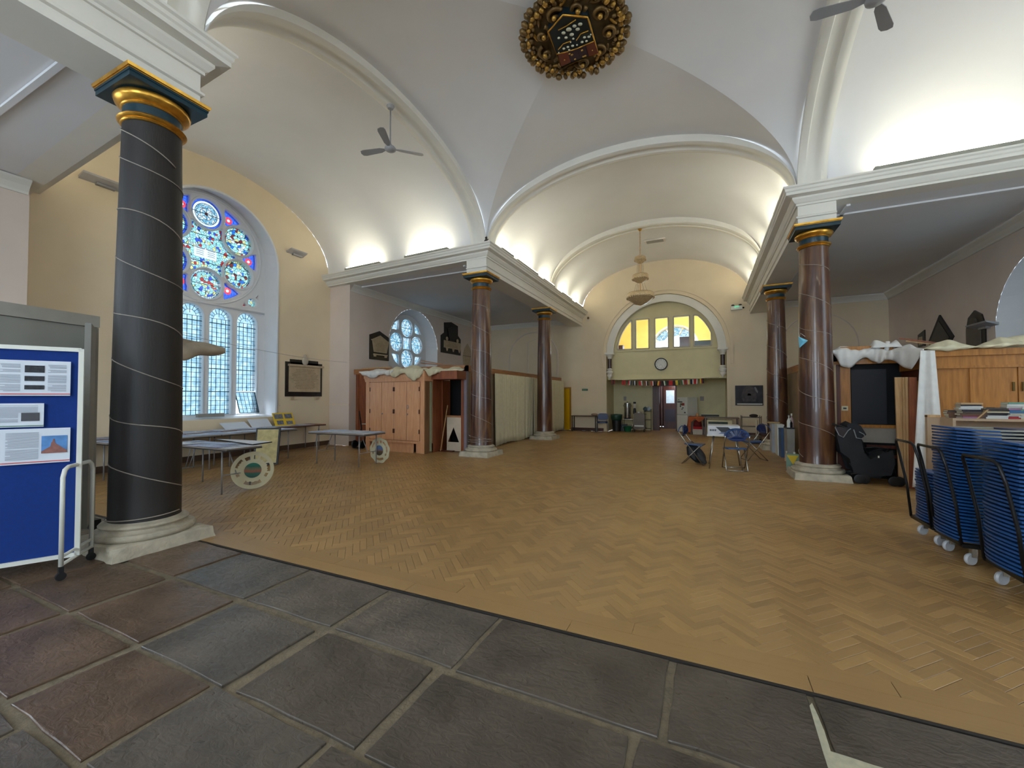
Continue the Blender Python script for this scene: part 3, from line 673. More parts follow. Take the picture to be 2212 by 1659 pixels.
l = bpy.data.lights.new('lobby_lamp', 'POINT'); l.energy = 12; l.color = (.9, .93, 1); l.shadow_soft_size = .15; o = bpy.data.objects.new('lobby_lamp', l); col.objects.link(o); o.location = (-1.2, 20.95, 2.2)
# yellow room behind the screen with its rose window
x0, x1, y0, y1, z0, z1 = -4.9, 1.7, YP + .15, 22.9, 2.45, 6.6
rose = [(P(1427, 722, Y=y1), .34), (P(1457, 711, Y=y1), .34), (P(1482, 722, Y=y1), .34)]
q = [(x0, y0, z0), (x1, y0, z0), (x1, y1, z0), (x0, y1, z0), (x0, y0, z1), (x1, y0, z1), (x1, y1, z1), (x0, y1, z1)]
for ff, nm in (((0, 1, 2, 3), 'floor'), ((4, 5, 6, 7), 'ceiling'), ((0, 3, 7, 4), 'wall_gallery'), ((1, 2, 6, 5), 'wall_gallery')):
    struct(MB().add([q[i] for i in ff], [(0, 1, 2, 3)]), nm, YELLOWW)
gc = (P(1457, 715, Y=y1).x, 4.1)
struct(strips(WY(y1), lin(x0, x1, 6), C0(z0), C0(z1), [hole(gc[0], 1.15, 3.2, 4.15)]), 'wall_gallery', YELLOWW)
wr = struct(reveal(archo(gc[0], 1.15, 3.2, 4.15), archo(gc[0], 1.05, 3.25, 4.15), WY(y1), WY(y1 + .35)), 'window_11', REVEAL)
rc = [(p.x, p.z) for p, r in rose]
plate(archo(gc[0], 1.1, 3.22, 4.15), [circ(c, .33) for c in rc] + [circ((gc[0] - .75, 3.5), .08, 10), circ((gc[0] + .08, 3.5), .18, 16)], .12, YW_, (0, y1 + .3, 0), 'tracery', REVEAL, wr, .02)
for c in rc + [(gc[0] + .08, 3.5)]: struct(flatp(circ(c, .34), YW_, (0, y1 + .31, 0)), 'pane', ROUNDG, wr)
mb = MB()
for s in (-1, 1):
    mb.bar((x0 + .1, y0 + .3, 4.6), (x0 + 2.6, y1 - .1, 5.9), .06)
mb.tube([(x0 + .05 + 3.1 * (1 - cos(t)) , y0 + 1.4, 4.0 + 2.2 * sin(t)) for t in [k * pi / 2 / 10 for k in range(11)]], .06, 6)
struct(mb, 'trim_23', YELLOWW)
l = bpy.data.lights.new('gallery_lamp', 'AREA'); l.shape = 'RECTANGLE'; l.size = 2.2; l.size_y = .8; l.energy = 34; l.color = (1, .95, .82); o = bpy.data.objects.new('gallery_lamp', l); col.objects.link(o); o.location = (-1.6, 20.9, 6.5)
for (pa, pb, za, lab, m) in [((1333, 1346), 755, .30, 'dark brown box behind leftmost pane of the arched screen', OAKD), ((1374, 1382), 752, .10, 'small black box behind second pane of the arched screen', BLACK), ((1468, 1489), 748, .52, 'tall dark cabinet behind fourth pane of the arched screen', OAKD), ((1500, 1536), 744, .32, 'dark green boxes behind rightmost pane of the arched screen', mat('dark_green_paint', srgb(40, 56, 52), .5))]:
    xa, xb = P(pa[0], pb, Y=y0 + .3).x, P(pa[1], pb, Y=y0 + .3).x
    t = thing('storage_box', lab, 'box', ((xa + xb) / 2, y0 + .4, z0)); part(MB().b2((xa, y0 + .2, z0), (xb, y0 + .6, 3.62 + za)), 'body', m, t); part(MB().b2((xa - .01, y0 + .19, 3.62 + za), (xb + .01, y0 + .61, 3.65 + za)), 'lid', m, t)
# blind arches on the aisle end walls
mb = MB().grid(40, 1, lambda i, j: (-7.62 + (1.27 - .0) * cos(pi * i) * (1), YW - .02 - .01 * j, 3.42 + 1.27 * sin(pi * i)))
o1 = archo(-7.62, 1.27, 0, 3.45); 
mb = MB(); n = len(o1); mb.tube([(u, YW - .005, z) for u, z in o1], .025, 6)
mb.tube([(u, YW - .005, z) for u, z in [(-7.9, 0), (-7.9, 4.25), (-7.15, 4.5), (-7.15, 0)]], .018, 6)
struct(mb, 'trim_24', PINK)
mb = MB(); mb.tube([(u, YW - .005, z) for u, z in archo(3.85, 1.2, 0, 3.45)], .02, 6); struct(mb, 'trim_25', PINK)
# skirtings
SK = [(0, .0), (.02, 0), (.02, .12), (.012, .14), (0, .14)]
for k, path in enumerate([[(XE, 2.82), (XE, 9.80)][::1], [(XP, 9.80), (XP, YW)], [(-5.72, YW), (AC - 2.42, YW)][::1], [(AC + 2.42, YW), (XA, YW)]]):
    if k < 2: path = path
    nm = ('baseboard_left', 'baseboard_left', 'baseboard_far', 'baseboard_far')[k]
    struct(MB().sweep(SK, path), nm, OAKD if k >= 2 else mat('dark_skirting', srgb(84, 60, 42), .6))
# thin picture rail lines on the left end wall and pier
mb = MB().b2((XE, 8.05, 1.30), (XE + .012, 9.8, 1.33)); mb.b2((XE, 9.79, 1.30), (XP, 9.80, 1.33)); struct(mb, 'trim_26', CREAM)
# ================================================================ floor
struct(MB().b2((XE - .7, 2.655, -.12), (XQ, 23.3, -.022)), 'floor', mat('floor_bed', srgb(84, 60, 36), .8))
wfloor = bpy.data.objects['floor']
sfloor = struct(MB().b2((XP - .5, YV, -.12), (XQ, 2.645, -.014)), 'floor', MORTAR)
import numpy as np
ft = lambda x, y: (Vector((x, y, 0)) - EYE)
def inview(x, y, m=0):
    d = ft(x, y); z = d.dot(_f)
    if z < .2: return False
    px = IW / 2 + CX + FP * d.dot(_r) / z; py = IH / 2 + CY - FP * d.dot(_u) / z
    return -m < px < IW + m and py < IH + m
BL, BW = .272, .068
blocks = []
c45 = cos(pi / 4)
def rot(a, b): return ((a - b) * c45, (a + b) * c45)
NB = int(BL / BW)
for k in range(-330, 330):
    for m in range(-60, 60):
        for kind in (0, 1):
            if kind == 0: ua, va, lu, lv = k + 2 * NB * m, k, NB, 1
            else: ua, va, lu, lv = k + 2 * NB * m + NB, k + 1 - NB, 1, NB
            cu_, cv_ = (ua + lu / 2) * BW, (va + lv / 2) * BW
            x, y = rot(cu_, cv_); x += -2; y += 9
            if not (2.83 < y < 23.0 and XE + .05 < x < XA): continue
            if y > 10.3 and (x < -6.3 or x > 2.6): continue
            if x < XP and (y < 2.8 or y > 9.8): continue
            if y > YW and not (AC - 2.42 < x < AC + 2.42): continue
            if y > YR and not (-2.5 < x < -.9): continue
            blocks.append((x, y, kind, random.random()))
blocks.sort(key=lambda b: hypot(b[0], b[1]) + (100 if not inview(b[0], b[1]) else 0))
def block_geo(x, y, kind, tone, h, local=False):
    l, w_ = BL / 2 - .0014, BW / 2 - .0012; b = .0016
    c, s = (c45, c45) if kind == 0 else (-c45, c45)
    pts = [(-l, -w_, -.02), (l, -w_, -.02), (l, w_, -.02), (-l, w_, -.02), (-l, -w_, h - b), (l, -w_, h - b), (l, w_, h - b), (-l, w_, h - b), (-l + b, -w_ + b, h), (l - b, -w_ + b, h), (l - b, w_ - b, h), (-l + b, w_ - b, h)]
    fs = [(8, 9, 10, 11), (4, 5, 9, 8), (5, 6, 10, 9), (6, 7, 11, 10), (7, 4, 8, 11), (0, 1, 5, 4), (1, 2, 6, 5), (2, 3, 7, 6), (3, 0, 4, 7)]
    if local: return pts, fs, pts
    return [(x + c * p[0] - s * p[1], y + s * p[0] + c * p[1], p[2]) for p in pts], fs, pts
def floor_mesh(name, bl):
    V = []; F = []; U = []; T = []
    for x, y, kind, tone in bl:
        h = random.uniform(-.0012, .0004); v, f, p = block_geo(x, y, kind, tone, h); k = len(V)
        V += v; F += [tuple(i + k for i in q) for q in f]; off = tone * 37.0
        U += [(p[i][0] + off, p[i][1] + off * .7) for q in f for i in q]; T += [tone] * len(f)
    me = bpy.data.meshes.new(name); me.from_pydata(V, [], F)
    uv = me.uv_layers.new(name='uv'); uv.data.foreach_set('uv', [c for p in U for c in p])
    at = me.attributes.new('tone', 'FLOAT', 'FACE'); at.data.foreach_set('value', T); me.materials.append(PARQ); return me
o = bpy.data.objects.new('block', floor_mesh('blocks', blocks[290:])); col.objects.link(o); o.parent = wfloor; o['kind'] = 'stuff'; o.name = 'parquet_blocks'
var = []
for k in range(16):
    tn = (k + .5) / 16; me = floor_mesh('block', [(0, 0, 0, tn)])
    me.transform(Matrix.Rotation(-pi / 4, 4, 'Z')); var.append(me)
for i, (x, y, kind, tone) in enumerate(blocks[:290]):
    o = bpy.data.objects.new('block', var[int(tone * 16) % 16]); col.objects.link(o); o.parent = wfloor; o.location = (x, y, 0); o.rotation_euler = (0, 0, pi / 4 if kind == 0 else 3 * pi / 4)
# border planks along the stone
for r_ in range(2):
    x = -10.3 + .4 * r_
    while x < 5.8:
        ln = 1.35; y0 = 2.665 + r_ * .14; tn = random.uniform(.1, .4)
        v = []; me = None
        mb = MB().b2((x + .002, y0, -.02), (min(x + ln, 5.85) - .002, y0 + .137, .0015)); me = mb.mesh('plank', PARQ)
        uv = me.uv_layers.new(name='uv'); uv.data.foreach_set('uv', [c for lp in me.loops for c in (me.vertices[lp.vertex_index].co.x * .6, me.vertices[lp.vertex_index].co.y)])
        at = me.attributes.new('tone', 'FLOAT', 'FACE'); at.data.foreach_set('value', [tn] * len(me.polygons))
        o = bpy.data.objects.new('plank', me); col.objects.link(o); o.parent = wfloor; x += ln
o = struct(MB().b2((XP, 2.64, -.02), (XQ, 2.662, -.001)), 'threshold_strip', mat('dark_gap', srgb(34, 28, 24), .7), wfloor)
# flagstones
rows = [(2.035, 2.625, [(-5.98, -5.06, 0), (-5.02, -4.22, 0), (-4.17, -3.25, 1), (-3.20, -2.33, 1), (-2.27, -1.34, 1), (-1.30, -.21, 2), (-.17, .46, 2), (.50, 1.95, 2), (1.99, 3.1, 2)]),
        (1.40, 1.985, [(-6.0, -5.16, 0), (-5.12, -4.21, 0), (-4.13, -3.28, 0), (-3.20, -2.37, 1), (-2.27, -1.43, 2), (-1.36, -.33, 2), (-.29, .47, 2), (.51, 1.5, 2), (1.54, 2.8, 2)]),
        (.86, 1.36, [(-6.1, -5.2, 0), (-5.15, -4.22, 0), (-4.16, -3.29, 0), (-3.21, -2.44, 0), (-2.40, -1.57, 1), (-1.52, -.6, 2), (-.56, .5, 2), (.54, 1.6, 2)]),
        (.22, .82, [(-6.0, -4.9, 0), (-4.86, -3.9, 0), (-3.86, -2.95, 1), (-2.91, -1.9, 1), (-1.86, -.8, 2), (-.76, .3, 1), (.34, 1.5, 2)]),
        (-.5, .18, [(-6.0, -4.7, 0), (-4.66, -3.5, 1), (-3.46, -2.4, 0), (-2.36, -1.2, 1), (-1.16, 0, 2), (.04, 1.3, 1)]),
        (-1.3, -.54, [(-6.0, -4.7, 0), (-4.66, -3.5, 1), (-3.46, -2.4, 0), (-2.36, -1.2, 1), (-1.16, 0, 2), (.04, 1.3, 1)])]
rs = random.Random(3)
for (y0, y1, cols_) in rows:
    for (x0, x1, k) in cols_:
        yy0 = y0 + rs.uniform(-.015, .02); yy1 = y1 + rs.uniform(-.02, .01) if y1 < 2.6 else y1
        if (x0, y0) == (-2.27, 1.40): yy1 = 1.985 + .0
        n = 4; pts = []
        for (a, b) in (((x0, yy0), (x1, yy0)), ((x1, yy0), (x1, yy1)), ((x1, yy1), (x0, yy1)), ((x0, yy1), (x0, yy0))):
            for j in range(n):
                t = j / n; pts.append((a[0] + (b[0] - a[0]) * t + rs.uniform(-.007, .007), a[1] + (b[1] - a[1]) * t + rs.uniform(-.007, .007)))
        m_ = len(pts); cx_, cy_ = (x0 + x1) / 2, (yy0 + yy1) / 2; hz = rs.uniform(-.003, .002)
        rings = []
        for sc_, z in ((0, -.02), (0, hz - .0035), (.005, hz)):
            ring_ = []
            for p in pts:
                dx, dy = cx_ - p[0], cy_ - p[1]; Ld = hypot(dx, dy); ring_.append((p[0] + dx / Ld * sc_, p[1] + dy / Ld * sc_, z + (rs.uniform(-.001, .001) if sc_ else 0)))
            rings.append(ring_)
        vs = rings[0] + rings[1] + rings[2]; fs = [(i, (i + 1) % m_, m_ + (i + 1) % m_, m_ + i) for i in range(m_)] + [(m_ + i, m_ + (i + 1) % m_, 2 * m_ + (i + 1) % m_, 2 * m_ + i) for i in range(m_)] + [tuple(range(2 * m_, 3 * m_))]
        ob = struct(MB().add(vs, fs), 'flagstone', FLAGM[k], sfloor)
        ob.data.transform(Matrix.Translation((0, 0, 0)))
# white cement repair between two flagstones
crk = [P(1000 + a * .548, 1250 + b * .548, Z=0.004) for a, b in ((1376, 490), (1400, 540), (1425, 600), (1450, 680), (1530, 705), (1620, 735), (1660, 746), (1480, 748), (1440, 746), (1422, 690), (1395, 600), (1366, 500))]
top = [tuple(p) for p in crk]; nn = len(top)
struct(MB().add(top + [(p[0], p[1], -.01) for p in top], [tuple(range(nn))] + [(i, (i + 1) % nn, nn + (i + 1) % nn, nn + i) for i in range(nn)]), 'cement_patch', mat('pale_cement', srgb(176, 170, 146), .85, var=.15, scale=30), sfloor)
# ================================================================ columns
def column(name, x, y, label, shaft_m, rb=.30, rt=.242, seed=0, chipped=False):
    t = thing('column', label, 'column', (x, y, 0))
    prof = [(rb * 1.03, .265), (rb, .30)] + [(rb + (rt - rb) * (k / 12) ** 1.5, .30 + 4.12 * k / 12) for k in range(1, 13)] + [(rt, 4.44)]
    part(MB().lathe(prof, (x, y, 0), 40), 'shaft', shaft_m, t, 40)
    rs = random.Random(seed); mb = MB()
    n = 10; o = [(-.43, -.43), (.43, -.43), (.43, .43), (-.43, .43)]; pts = []
    for a, b in zip(o, o[1:] + o[:1]):
        for j in range(n): pts.append((a[0] + (b[0] - a[0]) * j / n + rs.uniform(-.008, .008), a[1] + (b[1] - a[1]) * j / n + rs.uniform(-.008, .008)))
    m_ = len(pts); vs = []
    for sc_, z in ((1.03, 0), (1.0, .05), (.985, .11), (.95, .125)): vs += [(x + p[0] * sc_, y + p[1] * sc_, z + rs.uniform(-.004, .004) * (z > 0)) for p in pts]
    mb.add(vs, [(r_ * m_ + i, r_ * m_ + (i + 1) % m_, (r_ + 1) * m_ + (i + 1) % m_, (r_ + 1) * m_ + i) for r_ in range(3) for i in range(m_)] + [tuple(range(3 * m_, 4 * m_))])
    part(mb, 'plinth', STONEW, t, 50)
    part(MB().lathe([(.40, .12), (.425, .14), (.43, .165), (.415, .19), (.37, .195), (.355, .21), (.35, .225), (.365, .235), (.37, .25), (.355, .268), (.33, .27), (.31, .285), (.30, .29)], (x, y, 0), 40), 'base', STONEW, t, 50)
    cap = part(MB().lathe([(rt, 4.40), (rt, 4.60), (.25, 4.62)], (x, y, 0), 40), 'capital', TEAL, t, 40)
    part(MB().box((x, y, 4.765), (.70, .70, .07)).box((x, y, 4.79), (.716, .716, .02)), 'abacus', TEAL, t)
    part(MB().lathe([(rt, 4.425), (rt + .012, 4.43), (rt + .018, 4.44), (rt + .012, 4.45), (rt + .03, 4.455), (rt + .045, 4.475), (rt + .03, 4.495), (rt, 4.50)], (x, y, 0), 40), 'lower_gilt_ring', GOLD, t, 60)
    part(MB().lathe([(rt, 4.60), (rt + .012, 4.605), (rt + .018, 4.615), (rt + .014, 4.622), (rt + .03, 4.63), (rt + .065, 4.66), (rt + .078, 4.695), (rt + .06, 4.725), (rt, 4.73)], (x, y, 0), 40), 'echinus', GOLD, t, 60)
    part(MB().box((x, y, 4.806), (.724, .724, .012)).box((x, y, 4.83), (.74, .74, .028), taper=1.02), 'gilt_edge', GOLD, t)
    return t
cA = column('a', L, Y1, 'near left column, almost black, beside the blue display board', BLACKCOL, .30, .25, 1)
cB = column('b', L - .02, Y2, 'brown marbled column at the corner of the curtained booth, beside the wooden cupboards', MARB, .30, .235, 2)
cC = column('c', L, Y3 + .05, 'brown marbled column halfway along the cream curtain', MARB, .29, .225, 3)
cD = column('d', R, Y2, 'brown marbled column with blue mask hanging on it, beside the pushchair', MARB, .29, .235, 4)
cE = column('e', R, Y3, 'dark brown marbled column behind the plastic bins, right of the landscape picture', MARB, .27, .225, 5)
# string of old cable wound round the shafts
def wind(x, y, z0, z1, turns, r0, r1, label, ph=0, extra=()):
    t = thing('cable', label, 'cable', (x, y, z0)); n = int(turns * 26)
    part(MB().tube([(x + (r0 + (r1 - r0) * k / n) * cos(ph - 2 * pi * turns * k / n), y + (r0 + (r1 - r0) * k / n) * sin(ph - 2 * pi * turns * k / n), z0 + (z1 - z0) * k / n + .03 * sin(k * .35)) for k in range(n + 1)], .0055, 5), 'winding', STRING, t, True)
    for a, b in extra: 
        part(MB().tube([(x + a[0] * cos(a[1] + (b[1] - a[1]) * q / 16), y + a[0] * sin(a[1] + (b[1] - a[1]) * q / 16), a[2] + (b[2] - a[2]) * q / 16) for q in range(17)], .006, 5), 'loose_turn', STRING, t, True)
wind(L, Y1, .34, 4.25, 7.3, .306, .26, 'pale cable wound in a spiral round the near black column', -2.2, [((.32, -2.6, .30), (.33, .6, .34)), ((.262, -2.3, 4.42), (.262, .4, 4.05))])
wind(L - .02, Y2, .5, 4.1, 6.0, .306, .245, 'pale cable spiralling round the marbled column by the cupboards', -2.5, [((.34, -3.0, .42), (.34, .0, .44)), ((.35, -3.0, .36), (.35, .0, .40)), ((.33, -3, .56), (.33, .0, .44))])
wind(R, Y2, .40, 4.2, 6.1, .298, .243, 'pale cable spiralling round the column with the blue mask', -2.6)
wind(R, Y3, .8, 4.2, 4.6, .283, .235, 'faint cable wound round the column behind the plastic bins', -2.4)
# blue mask and paper scraps on the right column
mp = P(1733, 738, Y=Y2 - .31)
t = thing('face_mask', 'pale blue paper face mask hooked on the cable of the right column', 'mask', tuple(mp))
MASK = mat('pale_blue_paper', srgb(110, 186, 214), .7)
part(solid(MB().add([(mp.x - .05, mp.y - .0, mp.z + .09), (mp.x + .09, mp.y - .05, mp.z + .02), (mp.x - .05, mp.y - .02, mp.z - .12), (mp.x - .0, mp.y - .06, mp.z + .02)], [(0, 3, 1), (0, 2, 3), (2, 1, 3)]).build('x', MASK), .003) and MB().add([(mp.x - .06, mp.y - .01, mp.z + .10), (mp.x + .08, mp.y - .05, mp.z + .01), (mp.x - .05, mp.y - .03, mp.z - .12), (mp.x - .0, mp.y - .075, mp.z + .0), (mp.x - .05, mp.y + .0, mp.z - .02)], [(0, 3, 1), (0, 2, 3), (2, 1, 3), (0, 1, 4), (1, 2, 4), (2, 0, 4)]), 'mask_body', MASK, t)
bpy.data.objects.remove(bpy.data.objects['x'])
part(MB().tube([(mp.x - .05, mp.y - .02, mp.z + .09), (mp.x - .03, mp.y - .02, mp.z + .16), (mp.x + .04, mp.y - .04, mp.z + .09)], .003, 4), 'ear_loop', WHITEC, t)

# ================================================================ uplights on the cornices
def uplight(a, b, label, grp=None, off=None):
    a = Vector(a); b = Vector(b); c = (a + b) / 2; d = (b - a); Ln = d.length
    t = thing('cornice_uplight', label, 'light', tuple(c), 0, grp)
    part(MB().bar(a, b, .11, .06, up=(0, 0, 1)), 'trough', GREYM if False else mat('grey_trough', srgb(150, 148, 136), .6), t)
    u = Vector((0, 0, .042)); e = d.normalized() * .06
    part(MB().bar(a + u + e, b + u - e, .09, .02), 'tube', TUBE, t)
ZU = 5.56
def ul_x(px0, px1, Y, py, lab):
    A = P(px0, py[0], Y=Y); B = P(px1, py[1], Y=Y); uplight((A.x, Y + sk(A.x), ZU), (B.x, Y + sk(B.x), ZU), lab)
yN = YB - .19
for x0, x1, lab in ((-10.2, -8.75, 'grey uplight trough on the left arm cornice, nearest the great window'), (-7.75, -6.25, 'grey uplight trough on the left arm cornice, nearest the crossing')):
    uplight((x0, yN + sk(x0), ZU), (x1, yN + sk(x1), ZU), lab)
    uplight((x0, YA + .19 + sk(x0), ZU), (x1, YA + .19 + sk(x1), ZU), 'added unseen uplight trough on the near cornice of the left arm, %s' % ('end nearest the window' if x0 < -9 else 'end nearest the crossing'))  # mirrored unseen trough, added to light the vault evenly
for k, (y0, y1) in enumerate(((9.9, 10.6), (10.9, 12.5), (13.1, 14.15), (15.1, 16.3), (16.9, 18.0))):
    uplight((XL + .19, y0, ZU), (XL + .19, y1, ZU), 'grey uplight trough on the left nave cornice, %s from the crossing' % ['first', 'second', 'third', 'fourth', 'fifth'][k])
    uplight((XR - .19, y0, ZU), (XR - .19, y1, ZU), 'uplight hidden along the right nave cornice, %s from the crossing' % ['first', 'second', 'third', 'fourth', 'fifth'][k])
uplight((2.75, yN, ZU), (4.6, yN, ZU), 'long uplight trough on the right arm cornice with bright glow above')
uplight((5.0, yN, ZU), (6.4, yN, ZU), 'uplight trough on the right arm cornice beyond the long one')
uplight((2.6, YA + .19, ZU), (4.0, YA + .19, ZU), 'added unseen uplight on the near cornice of the right arm, end nearest the crossing'); uplight((4.6, YA + .19, ZU), (6.0, YA + .19, ZU), 'added unseen uplight on the near cornice of the right arm, outer end')  # unseen pair added so the right vault is lit from both sides
for s, xx in ((1, XL + .19), (-1, XR - .19)):
    for k in range(4): uplight((xx, 1.6 - 2.2 * k - 1.2, ZU), (xx, 1.6 - 2.2 * k, ZU), 'added unseen uplight on the %s cornice behind the photographer, %s from the crossing' % ('left' if s > 0 else 'right', ['first', 'second', 'third', 'fourth'][k]))  # unseen rows added for vault light behind the camera
# small statuette on the corner of the cornice
q = Vector((XL + .0, YB - .02, 5.52)); t = thing('statuette', 'tiny dark figure standing on the cornice corner above the cupboards', 'statue', tuple(q)); DK = mat('dark_bronze', srgb(62, 50, 44), .5, .3)
part(MB().lathe([(.07, 0), (.06, .02), (.03, .05), (.05, .10), (.035, .14), (.015, .16)], tuple(q), 10), 'figure', DK, t, True); part(MB().ellipsoid((q.x, q.y, q.z + .19), (.035, .035, .04), 10, 6).bar((q.x, q.y, q.z + .11), (q.x + .07, q.y, q.z + .15), .02), 'head', DK, t, True)

# ================================================================ ceiling medallion
mc = Vector((XC - .03, YC + .05, 7.15)); t = thing('ceiling_medallion', 'round carved and gilded ceiling boss with painted shield of ships', 'medallion', tuple(mc))
BRZ = mat('dark_gilt_carving', srgb(112, 86, 46), .45, .45, var=.5, scale=9, bump=.3, bscale=30)
BRZ2 = mat('bright_gilt_carving', srgb(178, 136, 62), .4, .6, var=.35, scale=14)
part(MB().lathe([(.0, 0), (.70, 0), (.74, .05), (.74, .16), (0, .16)], tuple(mc), 48), 'disc', mat('dull_gilt_ground', srgb(92, 76, 48), .6, .3, var=.3, scale=8), t, 40)
rs = random.Random(5)
for r_, n, sz in ((.79, 46, .058), (.72, 44, .05), (.66, 40, .038)):
    mb = MB()
    for k in range(n):
        a = 2 * pi * k / n + rs.uniform(-.03, .03); rr = r_ + rs.uniform(-.02, .02)
        mb.ellipsoid((mc.x + rr * cos(a), mc.y + rr * sin(a), mc.z - .01 + rs.uniform(-.02, .02)), (sz * rs.uniform(.8, 1.3), sz * rs.uniform(.7, 1.1), sz * .9), 7, 5, Matrix.Rotation(a + rs.uniform(-.5, .5), 3, 'Z'))
    part(mb, 'leaf_wreath', BRZ if n != 44 else BRZ2, t, True, kind='stuff')
def scroll(cx_, cy_, s, a0, turn, m=BRZ):
    pts = []
    for k in range(30):
        u = k / 29; r_ = s * (1 - .85 * u); a = a0 + turn * 2.4 * pi * u; pts.append((cx_ + r_ * cos(a), cy_ + r_ * sin(a), mc.z - .02 - .05 * u))
    part(MB().tube(pts, [.034 * (1 - .3 * k / 29) for k in range(30)], 6), 'scroll', m, t, True); part(MB().ellipsoid((pts[-1][0], pts[-1][1], pts[-1][2] - .01), (.04, .04, .035), 8, 6), 'scroll_eye', BRZ2, t, True)
for k in range(9):
    a = 2 * pi * k / 9 + .2; scroll(mc.x + .50 * cos(a), mc.y + .50 * sin(a), .125, a + pi / 2, 1 if k % 2 else -1)
for k in range(16):
    a = 2 * pi * k / 16; part(MB().ellipsoid((mc.x + .60 * cos(a), mc.y + .60 * sin(a), mc.z - .0), (.09, .028, .03), 8, 5, Matrix.Rotation(a + 1.0, 3, 'Z')), 'acanthus_leaf', BRZ2 if k % 3 == 0 else BRZ, t, True)
# shield: local frame (sx to the right, sy up in the photo)
sa = P(1180, 62, Z=7.05); sb_ = P(1288, 118, Z=7.05); s_top = P(1222, 30, Z=7.05); s_br = P(1292, 112, Z=7.05); s_bl = P(1213, 143, Z=7.05); s_tr = P(1269, 34, Z=7.05); s_l = P(1184, 66, Z=7.05); s_tl = P(1216, 29, Z=7.05); s_r2 = P(1273, 45, Z=7.05)
sh = [s_bl, s_br, s_r2, s_tr, s_tl, s_l]
def slab(pts, z0, z1, name, m):
    n = len(pts); return part(MB().add([(p.x, p.y, z0) for p in pts] + [(p.x, p.y, z1) for p in pts], [tuple(reversed(range(n))), tuple(range(n, 2 * n))] + [(i, (i + 1) % n, n + (i + 1) % n, n + i) for i in range(n)]), name, m, t)
SHB = mat('dark_blue_shield', srgb(20, 34, 40), .4, var=.3)
slab(sh, 7.03, 7.15, 'shield', SHB)
part(MB().tube([(p.x, p.y, 7.03) for p in sh], .014, 6, closed=True), 'shield_rim', GOLD, t, True)
def sp_(x, y): p = P(1100 + x * .13562, y * .13562, Z=7.025); return p
for q in ([(780, 870), (930, 820), (980, 985), (830, 1050)], [(1225, 720), (1350, 655), (1420, 835), (1270, 890)]): slab([sp_(*a) for a in q], 7.015, 7.03, 'red_quarter', mat('dull_red', srgb(104, 44, 26), .5, var=.2))
for q in ([(940, 815), (1080, 780), (1130, 920), (985, 985)], [(1085, 775), (1215, 720), (1260, 890), (1130, 920)]): slab([sp_(*a) for a in q], 7.018, 7.03, 'dark_quarter', mat('purple_brown', srgb(50, 30, 40), .5))
for a, b, r_ in ((1000, 860, .022), (1050, 930, .018), (1160, 790, .02), (1210, 880, .024), (880, 945, .012), (1325, 790, .012), (960, 845, .018), (1180, 890, .018)): p = sp_(a, b); part(MB().ellipsoid((p.x, p.y, 7.012), (r_, r_ * .8, .01), 8, 5), 'charge', BRZ2, t, True)
SAIL = mat('sail_white', srgb(196, 192, 168), .5)
for a, b, r_ in ((1130, 380, .035), (1040, 410, .032), (1090, 460, .034), (950, 465, .045), (995, 545, .035), (865, 520, .033), (905, 595, .028), (1020, 612, .018), (790, 600, .022), (1200, 590, .025), (1270, 580, .025), (1160, 665, .025), (1230, 650, .022), (1300, 545, .015), (870, 770, .024), (935, 745, .022), (1010, 725, .024), (955, 790, .018), (790, 835, .012), (1080, 712, .014), (980, 665, .01)):
    p = sp_(a, b); part(MB().ellipsoid((p.x, p.y, 7.02), (r_, r_ * .75, .012), 9, 5, Matrix.Rotation(.4, 3, 'Z')), 'sail', SAIL, t, True)
for q in (((780, 480), (920, 410), (1060, 315)), ((1070, 640), (1140, 540), (1260, 490)), ((780, 790), (860, 700), (980, 655)), ((760, 860), (930, 825), (1090, 770), (1350, 655))):
    part(MB().tube([tuple(sp_(*a)) for a in q], .008, 5), 'pennant', GOLD, t, True)

# ================================================================ ceiling fans
def fan(c, ztop, angs, label, rb=.62):
    t = thing('ceiling_fan', label, 'fan', (c[0], c[1], c[2])); FG = mat('fan_grey', srgb(150, 150, 152), .45, var=.05)
    part(MB().tube([(c[0], c[1], c[2] + .05), (c[0], c[1], ztop)], .014, 8), 'down_rod', FG, t, True)
    part(MB().lathe([(.0, .0), (.05, .0), (.075, .05), (.02, .09)], (c[0], c[1], ztop - .09), 16), 'canopy', FG, t, 50)
    part(MB().lathe([(0, -.05), (.06, -.045), (.10, -.02), (.105, .01), (.08, .04), (.03, .06), (.02, .10)], tuple(c), 20), 'motor', FG, t, 50)
    for a in angs:
        M_ = Matrix.Rotation(a, 3, 'Z') @ Matrix.Rotation(radians(12), 3, 'X'); o_ = [(.10, -.02), (.2, -.055), (rb - .08, -.07), (rb - .02, -.055), (rb, 0), (rb - .02, .055), (rb - .08, .07), (.2, .055), (.10, .02)]
        part(MB().prism(o_, .008, M_, tuple(c)), 'blade', FG, t)
def fang(h, tips): return [atan2(P(*q, Z=h.z).y - h.y, P(*q, Z=h.z).x - h.x) for q in tips]
fc = P(843, 322, X=-5.34)
fan(tuple(fc), 7.10, fang(fc, ((806, 328), (890, 331), (826, 286))), 'grey three-bladed ceiling fan hanging left of the crossing')
fr = P(1893, -3, Z=5.95); a0_ = fang(fr, ((1790, 25),))[0]
fan((fr.x, fr.y, 5.95), 7.15, [a0_, a0_ + 2.094, a0_ + 4.189], 'grey ceiling fan cut off by the top right edge')
